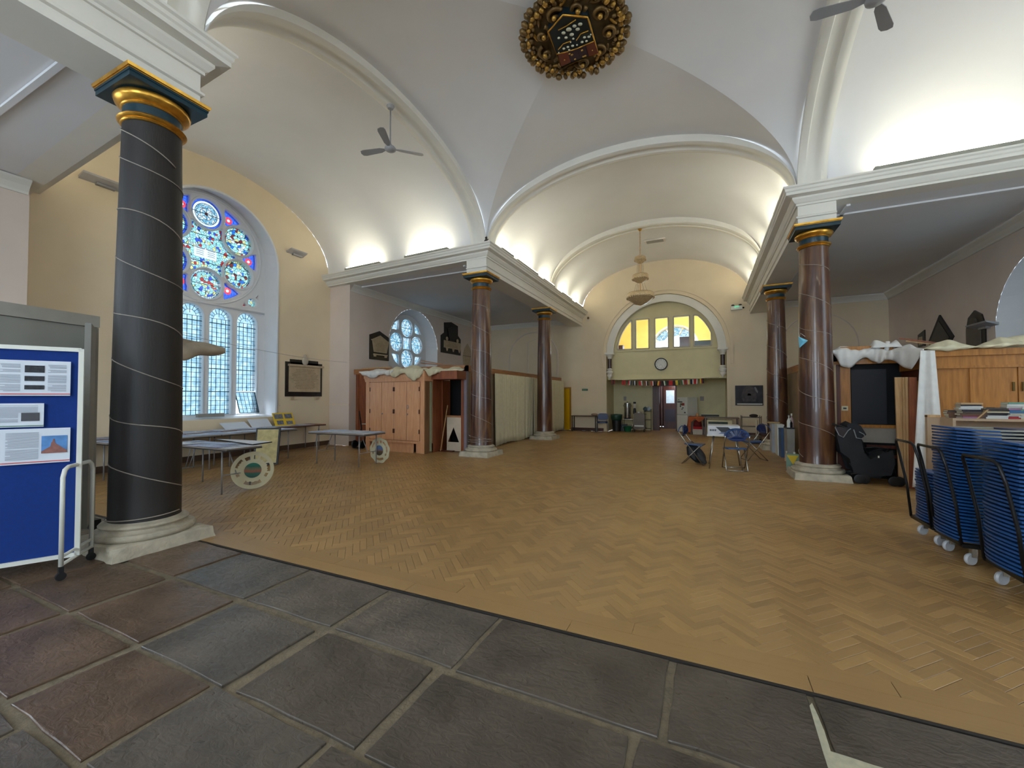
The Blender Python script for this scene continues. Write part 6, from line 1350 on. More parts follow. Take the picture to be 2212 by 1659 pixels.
part(MB().lathe([(r_ * 1.02, 0), (r_ * 1.05, .05)], (c.x, 19.4, zt_), 24), 'base_ring', BLACK, t); part(MB().box((c.x + .12, 19.28, zt_ + .17), (.06, .1, .05)), 'tap', BLACK, t)
for s in (-1, 1): part(MB().tube([(c.x + s * r_, 19.4, zt_ + h_ * .75), (c.x + s * (r_ + .05), 19.4, zt_ + h_ * .8), (c.x + s * r_, 19.4, zt_ + h_ * .88)], .01, 6), 'handle', BLACK, t, True)
c = P(1356, 925, Y=19.0); GB = mat('green_plastic', srgb(24, 96, 60), .35); t = thing('basin', 'green plastic basin on the floor in front of the urn table', 'basin', (c.x, 19.0, 0)); part(MB().lathe([(.13, .0), (.20, .24), (.225, .25), (.19, .23), (.12, .02)], (c.x, 19.0, 0), 24), 'bowl', GB, t, 40)
part(MB().tube([(c.x + .2 * cos(a), 19.0 + .2 * sin(a) * .2 - .1, .25 - .07 * sin(a)) for a in lin(0, pi, 10)], .008, 5), 'handle', WHITEM, t, True)
t = thing('tool_case', 'low black case between the bin and the green basin', 'case', (P(1345, 915, Y=19.2).x, 19.2, 0)); x_ = P(1345, 915, Y=19.2).x; part(MB().b2((x_ - .12, 19.1, .0), (x_ + .2, 19.35, .32)), 'case_body', BLACK, t); part(MB().tube([(x_ - .04, 19.2, .32), (x_ - .02, 19.2, .37), (x_ + .08, 19.2, .37), (x_ + .1, 19.2, .32)], .01, 6), 'handle', BLACK, t, True)
# grey trolley with stacked tray, bottle, kettle
xa, xb = P(1369, 895, Y=19.1).x, P(1393, 895, Y=19.1).x; za = P(1380, 892, Y=19.1).z
t = thing('serving_trolley', 'grey two-tier serving trolley with rounded plastic sides', 'trolley', ((xa + xb) / 2, 19.2, 0)); GT = mat('taupe_plastic', srgb(112, 102, 92), .5)
part(MB().prism([(xa, .16), (xb, .16), (xb, za - .1), (xb - .05, za), (xa + .05, za), (xa, za - .1)], .04, YW_, (0, 19.05, 0)), 'end_panel', GT, t); part(MB().b2((xa, 19.05, .14), (xb, 19.6, .17)), 'lower_shelf', GT, t); part(MB().b2((xa, 19.05, za - .08), (xb, 19.6, za - .05)), 'upper_shelf', GT, t); part(MB().b2((xa + .04, 19.0, .24), (xb - .04, 19.03, .30)), 'white_handle', WHITEM, t)
for x in (xa + .04, xb - .04): part(MB().lathe([(.02, -.015), (.06, -.015), (.06, .015), (.02, .015)], (x, 19.1, .06), 12, axis=Matrix.Rotation(pi / 2, 3, 'Y')), 'castor', BLACK, t)
c = P(1371, 890, Y=19.25); t = thing('bottle', 'tall clear bottle with dark lower half standing on the grey trolley', 'bottle', (c.x, 19.25, za)); part(MB().lathe([(.07, 0), (.075, .10), (.06, .20), (.045, .26)], (c.x, 19.25, za - .05), 16), 'dark_base', BLACK, t, 40); part(MB().lathe([(.045, .26), (.055, .30), (.055, .46)], (c.x, 19.25, za - .05), 16), 'clear_body', mat('pale_plastic', srgb(196, 190, 176), .3), t, 40); part(MB().lathe([(.0, .47), (.06, .46), (.06, .54), (0, .545)], (c.x, 19.25, za - .05), 16), 'cap', BLACK, t, 40)
for i, (px, lab, m) in enumerate(((1379, 'white mug on the grey trolley, next to the tall bottle', WHITEM), (1386, 'steel jug on the right of the grey trolley', STEEL))):
    c = P(px, 890, Y=19.25); t = thing('mug', lab, 'cup', (c.x, 19.25, za)); part(MB().lathe([(.04, 0), (.045, .1), (.038, .1), (.035, .01)], (c.x, 19.25, za - .05), 14), 'body', m, t, 40); part(MB().tube([(c.x + .045, 19.25, za - .03), (c.x + .08, 19.25, za), (c.x + .045, 19.25, za + .03)], .008, 5), 'handle', m, t, True)
xa, xb = P(1392, 890, Y=19.55).x, P(1406, 890, Y=19.55).x; zt_ = P(1400, 889, Y=19.55).z
t = thing('wire_rack', 'slim three-shelf metal rack beside the door post with blue bags on top', 'rack', ((xa + xb) / 2, 19.6, 0))
for z in (.12, .52, zt_): part(MB().b2((xa, 19.45, z - .012), (xb, 19.8, z + .012)), 'shelf', mat('olive_metal', srgb(96, 90, 60), .5), t)
for x in (xa, xb):
    for y in (19.45, 19.8): part(MB().tube([(x, y, 0), (x, y, zt_ + .1)], .011, 6), 'post', MATS['olive_metal'], t, True)
for px, m, lab in ((1394, mat('steel_blue_bag', srgb(74, 92, 96), .6), 'dark blue-grey bag on the slim rack, left'), (1401.5, mat('pale_blue_bag', srgb(166, 180, 190), .6), 'pale blue bag on the slim rack, right')):
    c = P(px, 888, Y=19.6); t = thing('bag', lab, 'bag', (c.x, 19.6, zt_ + .012)); part(MB().ellipsoid((c.x, 19.6, zt_ + .11), (.10, .12, .1), 12, 8), 'bag_body', m, t, True); part(MB().tube([(c.x - .04, 19.6, zt_ + .18), (c.x, 19.6, zt_ + .25), (c.x + .04, 19.6, zt_ + .18)], .008, 5), 'handle', m, t, True)
# fridge
c = P(1487, 933, Y=19.55); t = thing('fridge', 'tall white fridge freezer covered with magnets, right of the doorway', 'fridge', (c.x, 19.25, 0), radians(-38), None, False)
H = P(1487, 858, Y=19.25).z; wdt, dep = .56, .60
part(MB().b2((-wdt, .03, .03), (0, dep, H)), 'cabinet', WHITEM, t)
d_ = bev(part(MB().b2((-wdt, -.03, H * .51), (0, .025, H)), 'door', WHITEM, t), .012); bev(part(MB().b2((-wdt, -.03, .05), (0, .025, H * .50)), 'door', WHITEM, t), .012)
rs = random.Random(4)
for (x, z, w_, h_, m) in ((-.36, H * .865, .26, .05, mat('dark_magnet', srgb(70, 72, 70), .5)), (-.30, H * .80, .10, .09, mat('olive_magnet', srgb(104, 104, 70), .5)), (-.19, H * .80, .14, .11, mat('brick_red_magnet', srgb(168, 66, 56), .5)), (-.33, H * .745, .06, .07, MATS['dark_magnet']), (-.20, H * .70, .05, .05, BLACK), (-.25, H * .665, .05, .04, BLACK), (-.10, H * .57, .07, .06, MATS['dark_magnet']), (-.42, H * .93, .05, .03, MATS['dark_magnet'])):
    part(MB().box((x - .03, -.034, z), (w_, .006, h_)), 'magnet', m, d_)
part(MB().b2((-.53, -.036, H * .89), (-.40, -.03, H * .93)), 'label_sticker', mat('pale_sticker', srgb(190, 200, 180), .6), d_)
# table with orange cloth, red bag on white box
xa, xb = P(1483, 900, Y=18.75).x, P(1521, 900, Y=18.75).x; zt_ = P(1500, 901, Y=18.75).z; OR = mat('orange_brown_cloth', srgb(178, 92, 48), .9, var=.2, scale=6, bump=.4, bscale=12)
xa += .12; t = thing('kitchen_table', 'small table under an orange cloth before the fridge', 'table', ((xa + xb) / 2, 19.0, 0)); part(MB().b2((xa, 18.75, zt_ - .04), (xb, 19.35, zt_)), 'table_top', OAKD, t)
for x in (xa + .04, xb - .04):
    for y in (18.8, 19.3): part(MB().b2((x - .025, y - .025, 0), (x + .025, y + .025, zt_ - .04)), 'leg', OAKD, t)
t = thing('tablecloth', 'orange-brown cloth hanging over the left side of the small table', 'cloth', (xa, 18.75, zt_))
def g(i, j):
    x = xa - .03 + (xb - xa + .06) * i
    if j < .4: return (x, 19.35 - .62 * j / .4, zt_ + .012 + .004 * sin(20 * i))
    q = (j - .4) / .6; fall = (.16 + (.46 if i < .12 else 0) + .05 * sin(12 * i)) * q; return (x - (.06 * q if i < .1 else 0), 18.73 - .012 * sin(24 * i) * q, zt_ + .01 - fall)
solid(part(MB().grid(30, 16, g), 'cloth', OR, t, True), .006)
o = part(MB().grid(10, 10, lambda i, j: (xa - .035 - .10 * j - .02 * sin(9 * i), 18.74 + .6 * i, zt_ + .01 - .66 * j - .05 * sin(6 * i) * j)), 'side_fall', OR, t, True); solid(o, .006)
t = thing('white_crate', 'white plastic box on the floor under the orange-clothed table', 'box', ((xa + xb) / 2 + .05, 18.95, 0)); xc = (xa + xb) / 2 + .02; part(MB().box((xc, 18.9, .10), (.36, .3, .20), taper=1.05), 'box_body', mat('off_white_plastic', srgb(186, 176, 160), .5), t); part(MB().box((xc, 18.9, .205), (.38, .32, .02)), 'rim', MATS['off_white_plastic'], t)
t = thing('red_bag', 'dark red bag standing on the white box under the table', 'bag', (xc, 18.9, .215)); part(MB().box((xc, 18.9, .27), (.34, .22, .11)), 'bag_base', mat('bright_red_fabric', srgb(176, 16, 22), .8), t); part(MB().lathe([(.17, 0), (.155, .12), (.13, .24), (0, .27)], (xc, 18.9, .32), 18), 'bag_top', mat('dark_red_fabric', srgb(110, 8, 14), .8, var=.2), t, True)
t = thing('grey_box', 'grey box standing right of the red bag', 'box', (xc + .32, 18.95, 0)); part(MB().b2((xc + .21, 18.8, 0), (xc + .43, 19.1, .36)), 'box_body', mat('grey_card', srgb(108, 102, 90), .7), t); part(MB().b2((xc + .2, 18.79, .36), (xc + .44, 19.11, .39)), 'lid', mat('grey_card', srgb(108, 102, 90), .7), t)
c = P(1506, 896, Y=18.95); t = thing('ornament', 'small peach-coloured pot on the orange tablecloth', 'pot', (c.x, 18.95, zt_ + .02)); part(MB().lathe([(.03, 0), (.06, .05), (.05, .11), (.02, .15), (0, .15)], (c.x, 18.95, zt_ + .015), 14), 'pot_body', mat('peach_glaze', srgb(216, 160, 110), .4), t, 40)
t = thing('dark_bag', 'dark bag hanging at the right end of the orange-clothed table', 'bag', (xb + .03, 18.75, .5)); part(MB().ellipsoid((xb + .05, 18.72, .50), (.10, .08, .2), 12, 8), 'bag_body', mat('dark_bag_cloth', srgb(44, 34, 28), .8, var=.3), t, True); part(MB().tube([(xb + .02, 18.72, .68), (xb + .04, 18.74, .82), (xb + .07, 18.72, .68)], .012, 5), 'strap', MATS['dark_bag_cloth'], t, True)
# convector heater (long white box with dark grille)
xa, xb = P(1513, 898, Y=YR - .1).x, P(1555, 898, Y=YR - .1).x; zc = P(1533, 898, Y=YR - .1).z
t = thing('convector_heater', 'long cream wall convector with black grille slot in the recess', 'heater', ((xa + xb) / 2, YR - .1, .15)); part(MB().b2((xa, YR - .18, .12), (xb, YR - .01, zc + .12)), 'casing', PALEY, t); part(MB().b2((xa + .03, YR - .19, zc - .03), (xb - .03, YR - .175, zc + .05)), 'grille', BLACK, t)
# brown table with dark glass box (behind the white carton)
xa, xb = P(1521, 903, Y=17.9).x, P(1597, 903, Y=17.9).x; zt_ = P(1560, 902, Y=17.9).z
BRT = wood('mid_brown_table', srgb(84, 60, 42), srgb(108, 80, 56)); t = thing('long_table', 'long brown table in front of the right side of the arch', 'table', ((xa + xb) / 2, 18.1, 0)); part(MB().b2((xa, 17.85, zt_ - .04), (xb, 18.45, zt_)), 'table_top', BRT, t)
for x in (xa + .05, xb - .05):
    for y in (17.9, 18.4): part(MB().b2((x - .025, y - .025, 0), (x + .025, y + .025, zt_ - .04)), 'leg', BRT, t)
xg0, xg1 = P(1527, 910, Y=17.7).x, P(1582, 910, Y=17.7).x; t = thing('glass_box', 'low cream box with dark green glass front under the long brown table', 'box', ((xg0 + xg1) / 2, 17.95, .36)); part(MB().b2((xg0, 17.75, .02), (xg1, 18.1, .66)), 'carcass', PALEY, t); part(MB().b2((xg0 + .05, 17.735, .40), (xg1 - .15, 17.75, .60)), 'dark_glass_front', mat('dark_green_glass', srgb(30, 52, 44), .15, var=.4, scale=6), t)
# metal clothes-rail like trolleys right
def cart(px0, px1, Y, ztop, lab, shelves=3, m=STEEL, items=()):
    xa, xb = P(px0, 930, Y=Y).x, P(px1, 930, Y=Y).x; t = thing('utility_cart', lab, 'trolley', ((xa + xb) / 2, Y + .2, 0))
    for k in range(shelves):
        z = .18 + (ztop - .18) * k / (shelves - 1); part(MB().b2((xa, Y, z - .012), (xb, Y + .45, z + .012)), 'shelf', m, t)
    for x in (xa, xb):
        for y in (Y, Y + .45): part(MB().tube([(x, y, .06), (x, y, ztop + .06)], .013, 6), 'post', m, t, True); part(MB().ellipsoid((x, y, .035), (.03, .03, .035), 8, 5), 'castor', BLACK, t, True)
    return t, xa, xb
BRS = mat('bronze_steel', srgb(104, 90, 72), .4, .5)
cart(1603, 1645, 16.6, P(1620, 902, Y=16.6).z, 'three-shelf brown metal trolley against the far wall under the cave picture', 3, BRS)
c = P(1628, 897, Y=16.8); t = thing('cloth_heap', 'small dark heap of cloth on the brown metal trolley', 'cloth', (c.x, 16.8, .8)); part(MB().ellipsoid((c.x, 16.8, P(1620, 902, Y=16.6).z + .06), (.14, .1, .06), 10, 6), 'heap', mat('dark_brown_cloth', srgb(54, 42, 34), .9, bump=.5), t, True)
c = P(1635, 957, Y=15.9); t = thing('pedestal_base', 'white pole on round dark weighted foot by the brown trolley', 'stand', (c.x, 15.9, 0)); part(MB().lathe([(.22, 0), (.23, .04), (.16, .09), (.05, .13), (.03, .15)], (c.x, 15.9, 0), 24), 'round_foot', mat('dark_purple_brown', srgb(58, 46, 48), .5), t, 50); part(MB().tube([(c.x, 15.9, .1), (c.x, 15.9, .78)], .035, 10), 'pole', mat('aged_white', srgb(170, 158, 136), .5), t, True)

# ================================================================ folding chairs, table and backpack in the nave
def fan_chair_parts():
    g = lambda nm, mb, m, t, sm=False: part(mb, nm, m, t, sm)
    return g
def fan_chair(loc, rz, label):
    "blue fan-backed folding chair; faces local -y"
    t = thing('folding_chair', label, 'chair', loc, rz, None, False)
    # fan-shaped curved backrest with slots
    outer = [(-.235, .0)] + [(.235 * -cos(a), .02 + .155 * sin(a)) for a in lin(0, pi, 20)] + [(.235, 0)] + [(.19 * cos(a) , -.095 * sin(a) ** .8 if sin(a) > 0 else 0) for a in lin(.15, pi - .15, 12)]
    holes = []
    for k in range(7):
        a = radians(25 + 130 * k / 6); ca, sa = cos(a), sin(a); w_ = .007; h0, h1 = (.07, .13) if k in (0, 6) else (.06, .15); 
        cx_, cy_ = 0, -.045; p0 = (cx_ + ca * h0 * 1.5, cy_ + sa * h0 * 1.1); p1 = (cx_ + ca * h1 * 1.38, cy_ + sa * h1 * 1.2)
        holes.append([(p0[0] - sa * w_, p0[1] + ca * w_), (p0[0] + sa * w_, p0[1] - ca * w_), (p1[0] + sa * w_, p1[1] - ca * w_), (p1[0] - sa * w_, p1[1] + ca * w_)])
    o = plate(outer, holes, .016, Matrix(((1, 0, 0), (0, -.12, -1), (0, 1, -.12))), (0, .24, .72), 'backrest', BLUEN, t, .003)
    for v in o.data.vertices: v.co.y += -.9 * (v.co.x ** 2)
    for s in (-1, 1):
        part(MB().tube([(s * .225, .30, .74), (s * .225, .22, .62), (s * .22, -.22, .01)], .011, 8), 'leg', STEEL, t, True)
        part(MB().tube([(s * .20, -.17, .45), (s * .20, .24, .01)], .011, 8), 'leg', STEEL, t, True)
    part(MB().tube([(s_ * .225, .30 - .03 * (1 - s_ * s_), .74 + .13 * sqrt(max(0, 1 - s_ * s_))) for s_ in lin(-1, 1, 14)], .010, 8), 'back_hoop', BLUEP, t, True)
    part(MB().tube([(-.22, -.22, .012), (.22, -.22, .012)], .010, 6), 'foot_rail', STEEL, t, True); part(MB().tube([(-.20, .24, .012), (.20, .24, .012)], .010, 6), 'foot_rail', STEEL, t, True)
    part(MB().prism([(-.20, -.20), (.20, -.20), (.215, -.12), (.20, .14), (.15, .19), (-.15, .19), (-.20, .14), (-.215, -.12)], .022, Matrix.Rotation(.04, 3, 'X'), (0, 0, .445)), 'seat', BLUEP, t)
    return t
a = fl(1566, 1012); b = fl(1609, 1013); c = (a + b) / 2; fan_chair((c.x, c.y - .12, 0), 0, 'blue fan-backed folding chair seen from behind, in front of the white table')
bpy.data.objects['folding_chair'].rotation_euler.z = pi + .10
c1_ = P(1500, 960, Z=.45); fan_chair((c1_.x, c1_.y + .05, 0), radians(80), 'blue folding chair seen side-on, left of the white table with the backpack'); 
c3_ = P(1607, 950, Z=.3); fan_chair((c3_.x + .05, 11.75, 0), radians(-72), 'blue folding chair seen side-on, right of the white table')
# table + carton
zt_ = .74; xa = P(1527, 938, Z=zt_); xb = P(1602, 940, Z=zt_)
t = thing('folding_table', 'white folding table with splayed steel legs in the middle of the nave', 'table', ((xa.x + xb.x) / 2, xa.y + .3, 0)); Wt = mat('white_table_top', srgb(196, 196, 200), .5)
part(MB().b2((xa.x, xa.y - .02, zt_ - .03), (xb.x, xa.y + .70, zt_)), 'table_top', Wt, t)
for s, px in ((0, (1545, 940)), (1, (1590, 940))):
    x = xa.x + .14 if s == 0 else xb.x - .10
    for yy, dx in ((xa.y + .05, -.06), (xa.y + .62, .06)): part(MB().tube([(x, yy, zt_ - .03), (x + (-.10 if s == 0 else .10), yy + dx, .0)], .012, 8), 'leg', STEEL, t, True)
t = thing('flat_carton', 'white flat carton with black wedge print lying on the white folding table', 'box', ((xa.x + xb.x) / 2, xa.y + .35, zt_)); h_ = .19
yf = xa.y + .0
part(MB().b2((xa.x + .02, yf, zt_ + .0), (xb.x - .03, yf + .62, zt_ + h_)), 'carton_body', Wt, t)
u = lambda a, b: (xa.x + (xb.x - xa.x) * a, yf - .002, zt_ + h_ * b)
part(MB().add([u(.26, .86), u(.62, .86), u(.80, .30), u(.42, .30)], [(3, 2, 1, 0)]), 'black_wedge_print', BLACK, t); 
mb = MB()
for k in range(4): mb.b2(u(.09 + .05 * k, .38), (u(.12 + .05 * k, 0)[0], yf - .004, u(0, .60)[2]))
part(mb, 'lettering', INKD, t, kind='stuff'); part(MB().add([u(.34, .12), u(.80, .12), u(.86, .30), u(.42, .28)], [(3, 2, 1, 0)]), 'blue_flash', mat('grey_blue_print', srgb(96, 108, 146), .6), t)
# backpack
a = fl(1488, 1000); b = fl(1532, 1003); c = (a + b) / 2; t = thing('backpack', 'grey and black backpack slumped on the floor by the side-on blue chair', 'backpack', (c.x, c.y + .1, 0), 0); BKG = mat('charcoal_nylon', srgb(66, 64, 64), .7, var=.2, scale=14, bump=.3); BKB = mat('black_nylon', srgb(22, 24, 26), .7, var=.2, bump=.3)
W_ = b.x - a.x
def body(i, j): 
    th = 2 * pi * i; k = sin(pi * min(.999, j * .97 + .03)) ** .45; z = .46 * j; lean = -.20 * j
    sx_ = (.21 - .06 * j) * k; sy_ = (.14 - .04 * j) * k; return (c.x + .03 + lean + sx_ * cos(th), c.y + .1 + sy_ * sin(th), .01 + z)
part(MB().grid(20, 12, body), 'main_bag', BKG, t, True)
part(MB().grid(16, 10, lambda i, j: (c.x + .12 - .16 * j + (.10 - .04 * j) * cos(2 * pi * i) * sin(pi * (j * .96 + .02)) ** .4, c.y - .02 + .08 * sin(2 * pi * i) * sin(pi * (j * .96 + .02)) ** .4, .01 + .27 * j)), 'front_pocket', BKG, t, True)
part(MB().tube([(c.x - .20, c.y + .0, .42), (c.x - .10, c.y - .06, .36), (c.x - .05, c.y - .06, .2), (c.x - .02, c.y - .04, .04)], .035, 8), 'side_strip', BKB, t, True)
for s in (0, 1): part(MB().tube([(c.x - .16, c.y + .02 + .1 * s, .44), (c.x - .25, c.y + .02 + .1 * s, .36), (c.x - .24, c.y + .02 + .1 * s, .20), (c.x - .12, c.y + .02 + .1 * s, .08), (c.x - .05, c.y + .03 + .1 * s, .03)], .018, 6), 'shoulder_strap', BKB, t, True)
part(MB().tube([(c.x - .18, c.y + .08, .45), (c.x - .15, c.y + .08, .50), (c.x - .10, c.y + .08, .46)], .010, 6), 'grab_handle', BKB, t, True)
# ================================================================ right side: bins, pushchair, booth, bookcase, chair trolleys
def bottle(px, py, Y, h_, r_, m, lab, cap=WHITEM, z=0):
    c = P(px, py, Y=Y); t = thing('bottle', lab, 'bottle', (c.x, Y, z)); part(MB().lathe([(r_, 0), (r_, h_ * .5), (r_ * .5, h_ * .72), (r_ * .3, h_ * .76), (r_ * .3, h_ * .86), (0, h_ * .86)], (c.x, Y, z), 16), 'body', m, t, 40); part(MB().lathe([(r_ * .4, h_ * .84), (r_ * .4, h_), (0, h_)], (c.x, Y, z), 12), 'cap', cap, t, 40)
# plastic bins between the two right columns
LB = mat('pale_grey_plastic', srgb(170, 174, 180), .5); BB = mat('mid_blue_plastic', srgb(44, 76, 116), .5)
for (x0, x1, Y, yt, yb, m, lab) in ((1668, 1684, 13.5, 917, 972, LB, 'pale grey bin left of the blue bin, between the right columns'), (1680, 1694, 12.9, 919, 978, WHITEM, 'white bin between the pale grey bin and the blue bin'), (1688, 1702, 12.5, 928, 983, BB, 'blue recycling bin between the right columns'), (1701, 1717, 12.0, 926, 985, mat('grey_bin', srgb(150, 146, 138), .5), 'grey bin with black rim half behind the right column')):
    xa, xb = P(x0, yb, Y=Y).x, P(x1, yb, Y=Y).x; zt_ = P(x0, yt, Y=Y).z; t = thing('plastic_bin', lab, 'bin', ((xa + xb) / 2, Y + .2, 0))
    part(MB().box(((xa + xb) / 2, Y + .2, zt_ / 2), (xb - xa, .4, zt_), taper=1.06), 'bin_body', m, t); part(MB().box(((xa + xb) / 2, Y + .2, zt_ + .01), ((xb - xa) * 1.12, .45, .03)), 'rim', BLACK if 'rim' in lab else m, t)
xa, xb = P(1661, 912, Y=13.3).x, P(1686, 912, Y=13.3).x; t = thing('tray', 'pale wooden tray lying on top of the pale grey bin', 'tray', ((xa + xb) / 2, 13.6, .8)); zt_ = P(1668, 917, Y=13.5).z + .03; part(MB().box(((xa + xb) / 2, 13.6, zt_ + .02), (xb - xa, .3, .025), taper=1.1), 'tray_body', mat('pale_wood_tray', srgb(196, 170, 120), .5), t); part(MB().box(((xa + xb) / 2, 13.6, zt_ + .035), ((xb - xa) * .9, .24, .006)), 'tray_well', mat('pale_wood_tray2', srgb(176, 150, 104), .5), t)
zt_ = P(1701, 926, Y=12.0).z + .03
for k, (px, m, lab, hh) in enumerate(((1704, WHITEM, 'white spray bottle on the grey bin, left', .30), (1710, mat('pink_bottle', srgb(190, 160, 160), .4), 'pinkish bottle on the grey bin, right', .34), (1707, BLACK, 'black spray bottle on the grey bin, in front', .22))): bottle(px, 905, 12.1 + .08 * (k % 2), hh, .045, m, lab, WHITEM, zt_ - .005)
bottle(1716, 985, 11.2, .30, .055, WHITEM, 'white detergent bottle on the floor by the right column base'); bottle(1699, 980, 11.9, .24, .04, mat('peach_bottle', srgb(206, 170, 140), .4), 'peach-coloured bottle on the floor beside the blue bin')
c = P(1712, 990, Y=10.6); t = thing('wet_floor_sign', 'small yellow and green sign leaning at the base of the right column', 'sign', (c.x, 10.6, 0)); YS = mat('sign_yellow', srgb(226, 190, 40), .5); part(MB().prism([(c.x - .11, .30), (c.x + .10, .30), (c.x, .10)], .012, YW_, (0, 10.56, 0)), 'yellow_triangle', YS, t); part(MB().prism([(c.x - .12, .0), (c.x + .12, .0), (c.x + .12, .33), (c.x - .12, .33)], .012, YW_, (0, 10.58, 0)), 'backing', mat('sea_green_card', srgb(130, 160, 140), .6), t)

# --- right booth
RX = 2.28; by = 9.98; fyr = 9.12; FX0 = P(2003, 800, Y=fyr).x
t = thing('booth', 'oak-fronted booth filling the right aisle, draped with dust sheets', 'booth', (3.9, 12, 0)); booth_r = t
HB = P(2100, 752, Y=fyr).z
OAKR = wood('golden_oak', srgb(146, 92, 30), srgb(180, 120, 50), .4, coat=.15)
part(MB().b2((FX0, fyr + .03, 0), (XA - .05, fyr + .08, HB - .10)), 'front_wall', OAKR, t)
part(MB().b2((FX0 - .02, fyr - .02, HB - .32), (XA - .05, fyr + .04, HB - .28)), 'moulding', OAKR, t); part(MB().b2((FX0 - .03, fyr - .05, HB - .12), (XA - .05, fyr + .6, HB - .02)), 'cornice', OAKR, t); part(MB().b2((FX0 - .01, fyr + .0, HB - .29), (XA - .05, fyr + .03, HB - .12)), 'frieze', OAKR, t)
dzt, dzb = P(2095, 787, Y=fyr).z, .95
for k, (pa, pb) in enumerate(((2095, 2199), (2200, 2300))):
    a, b = P(pa, 820, Y=fyr).x, P(pb, 820, Y=fyr).x; d_ = bev(part(MB().b2((a + .004, fyr + .008, .9), (b - .004, fyr + .04, dzt)), 'door', OAKR, t), .004, 1)
    xk = b - .05 if k == 0 else a + .05; part(MB().b2((xk - .012, fyr - .012, 1.64), (xk + .012, fyr + .01, 1.78)), 'handle', mat('dull_brass', srgb(96, 76, 34), .4, .6), d_)
sx_ = FX0 - .02
part(MB().b2((sx_, fyr + .1, 0), (sx_ + .04, 10.35, HB - .2)), 'return_panel', OAKD, t)
# long header from left corner back to the facade
part(MB().b2((RX, by, 2.18), (FX0 + .05, by + .09, 2.42)), 'header_beam', OAKR, t); part(MB().b2((RX, by, 2.24), (RX + .07, 18.4, 2.42)), 'top_rail', RAILW, t)
part(MB().b2((sx_ - .02, fyr + .05, 2.02), (sx_ + .05, by + .1, 2.30)), 'side_header', OAKR, t)
part(MB().b2((RX, by, 0), (RX + .05, by + .06, 2.2)), 'pale_post', mat('pale_post_paint', srgb(186, 164, 130), .6), t)
part(MB().b2((RX + .06, by + .02, 0), (RX + .12, by + .06, 2.2)), 'post', OAKD, t)
bxl, bxr, bzt, bzb = P(1838, 800, Y=by).x, P(1914, 800, Y=by).x, P(1870, 798, Y=by).z, P(1870, 916, Y=by).z
part(MB().b2((RX + .12, by + .02, bzb - .06), (bxl - .005, by + .06, 2.2)), 'door_panel', OAKR, t)
part(MB().b2((bxl - .02, by + .0, bzb - .07), (sx_, by + .07, bzb - .01)), 'ledge', OAKR, t)
part(MB().b2((RX + .1, by + .03, bzb - .55 + .20), (sx_, by + .06, bzb - .07)), 'lower_panel', mat('stone_white_board', srgb(150, 140, 128), .7), t)
for z in (.40, .58): part(MB().b2((RX + .5, by + .0, z), (sx_, by + .05, z + .06)), 'rail', OAKD, t)
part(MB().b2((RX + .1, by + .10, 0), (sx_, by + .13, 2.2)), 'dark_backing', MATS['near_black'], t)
part(MB().b2((RX + .1, by + .03, 0), (bxl + .05, by + .06, bzb - .42)), 'lower_door', OAKD, t)
part(MB().b2((RX, by + .1, 0), (RX + .04, 18.4, 2.24)), 'side_wall', mat('hardboard', srgb(130, 110, 84), .8), t)
for y in (10.6, 11.9, 13.2, 15, 17): part(MB().b2((RX - .02, y, 0), (RX + .02, y + .07, 2.2)), 'wall_post', PINE if y < 11 else RAILW, t)
part(MB().b2((bxl, by - .005, bzb), (bxr, by + .03, bzt)), 'chalkboard', mat('navy_black_board', srgb(10, 12, 22), .6), t)
c = P(1825, 882, Y=by); part(MB().box((c.x, by + .01, c.z), (.10, .02, .09)), 'switch_plate', mat('cream_switch', srgb(206, 196, 160), .4), t); part(MB().box((c.x, by - .003, c.z), (.05, .01, .03)), 'switch', BLACK, t)
# planks leaning in the recess
for k, (px, top_px, m, lab) in enumerate(((1948, 1940, PINE, 'pale plank leaning nearest the dark panel'), (1960, 1957, PINE, 'pale plank leaning in the middle of the bundle'), (1967, 1963, PINE, 'pale plank leaning third in the bundle'), (1972, 1971, RED if 'RED' in globals() else OAKD, 'reddish plank leaning next to the white cloth'))):
    a = P(px, 1010, Y=9.55 - .12 * k); b = P(top_px, 815, Y=9.62 - .12 * k); t = thing('plank', lab, 'plank', (a.x, a.y, 0)); part(MB().bar((a.x, a.y, .0), (b.x, b.y, b.z), .035, .10, up=(1, 0, 0)), 'board', m, t)
    part(MB().bar((a.x + .03, a.y + .02, .0), (b.x + .03, b.y + .02, b.z - .06), .025, .09, up=(1, 0, 0)), 'board', OAKR, t)
# hanging white cloth strip
def g(i, j):
    xl = 1988 + (1971 - 1988) * j; xr = 2019 + (2046 - 2019) * j; x = xl + (xr - xl) * i; y = 757 + (1056 - 757) * j + (8 * i - 4) * j; p = P(x, y, Y=fyr - .10 - .05 * sin(3 * pi * i + 1) * (.3 + j) - .05 * j); return p
t = thing('white_drape', 'long white cloth strip hanging down the corner of the right booth to the floor', 'curtain', tuple(P(2008, 1050, Y=fyr))); solid(part(MB().grid(24, 20, g), 'cloth', WHITEC, t, True), .006)
zt_ = HB + .0
drape([(RX - .02, by - .05, 2.43), (2.6, by - .06, 2.42), (2.9, by - .06, 2.40), (3.1, 9.7, 2.36), (FX0 - .05, fyr - .02, HB)], 'white net dust sheet slung along the right booth above the black board', WHITEC, 11, .10, .34, .10, .3, (-.25, -1, 0))
drape([(FX0 - .05, fyr - .04, HB - .0), (3.75, fyr - .04, HB), (4.15, fyr - .04, HB), (4.6, fyr - .04, HB + .01)], 'cream dust sheet lying along the oak cornice of the right booth', CREAMC, 12, .0, .05, .14, .5, (0, -1, 0))
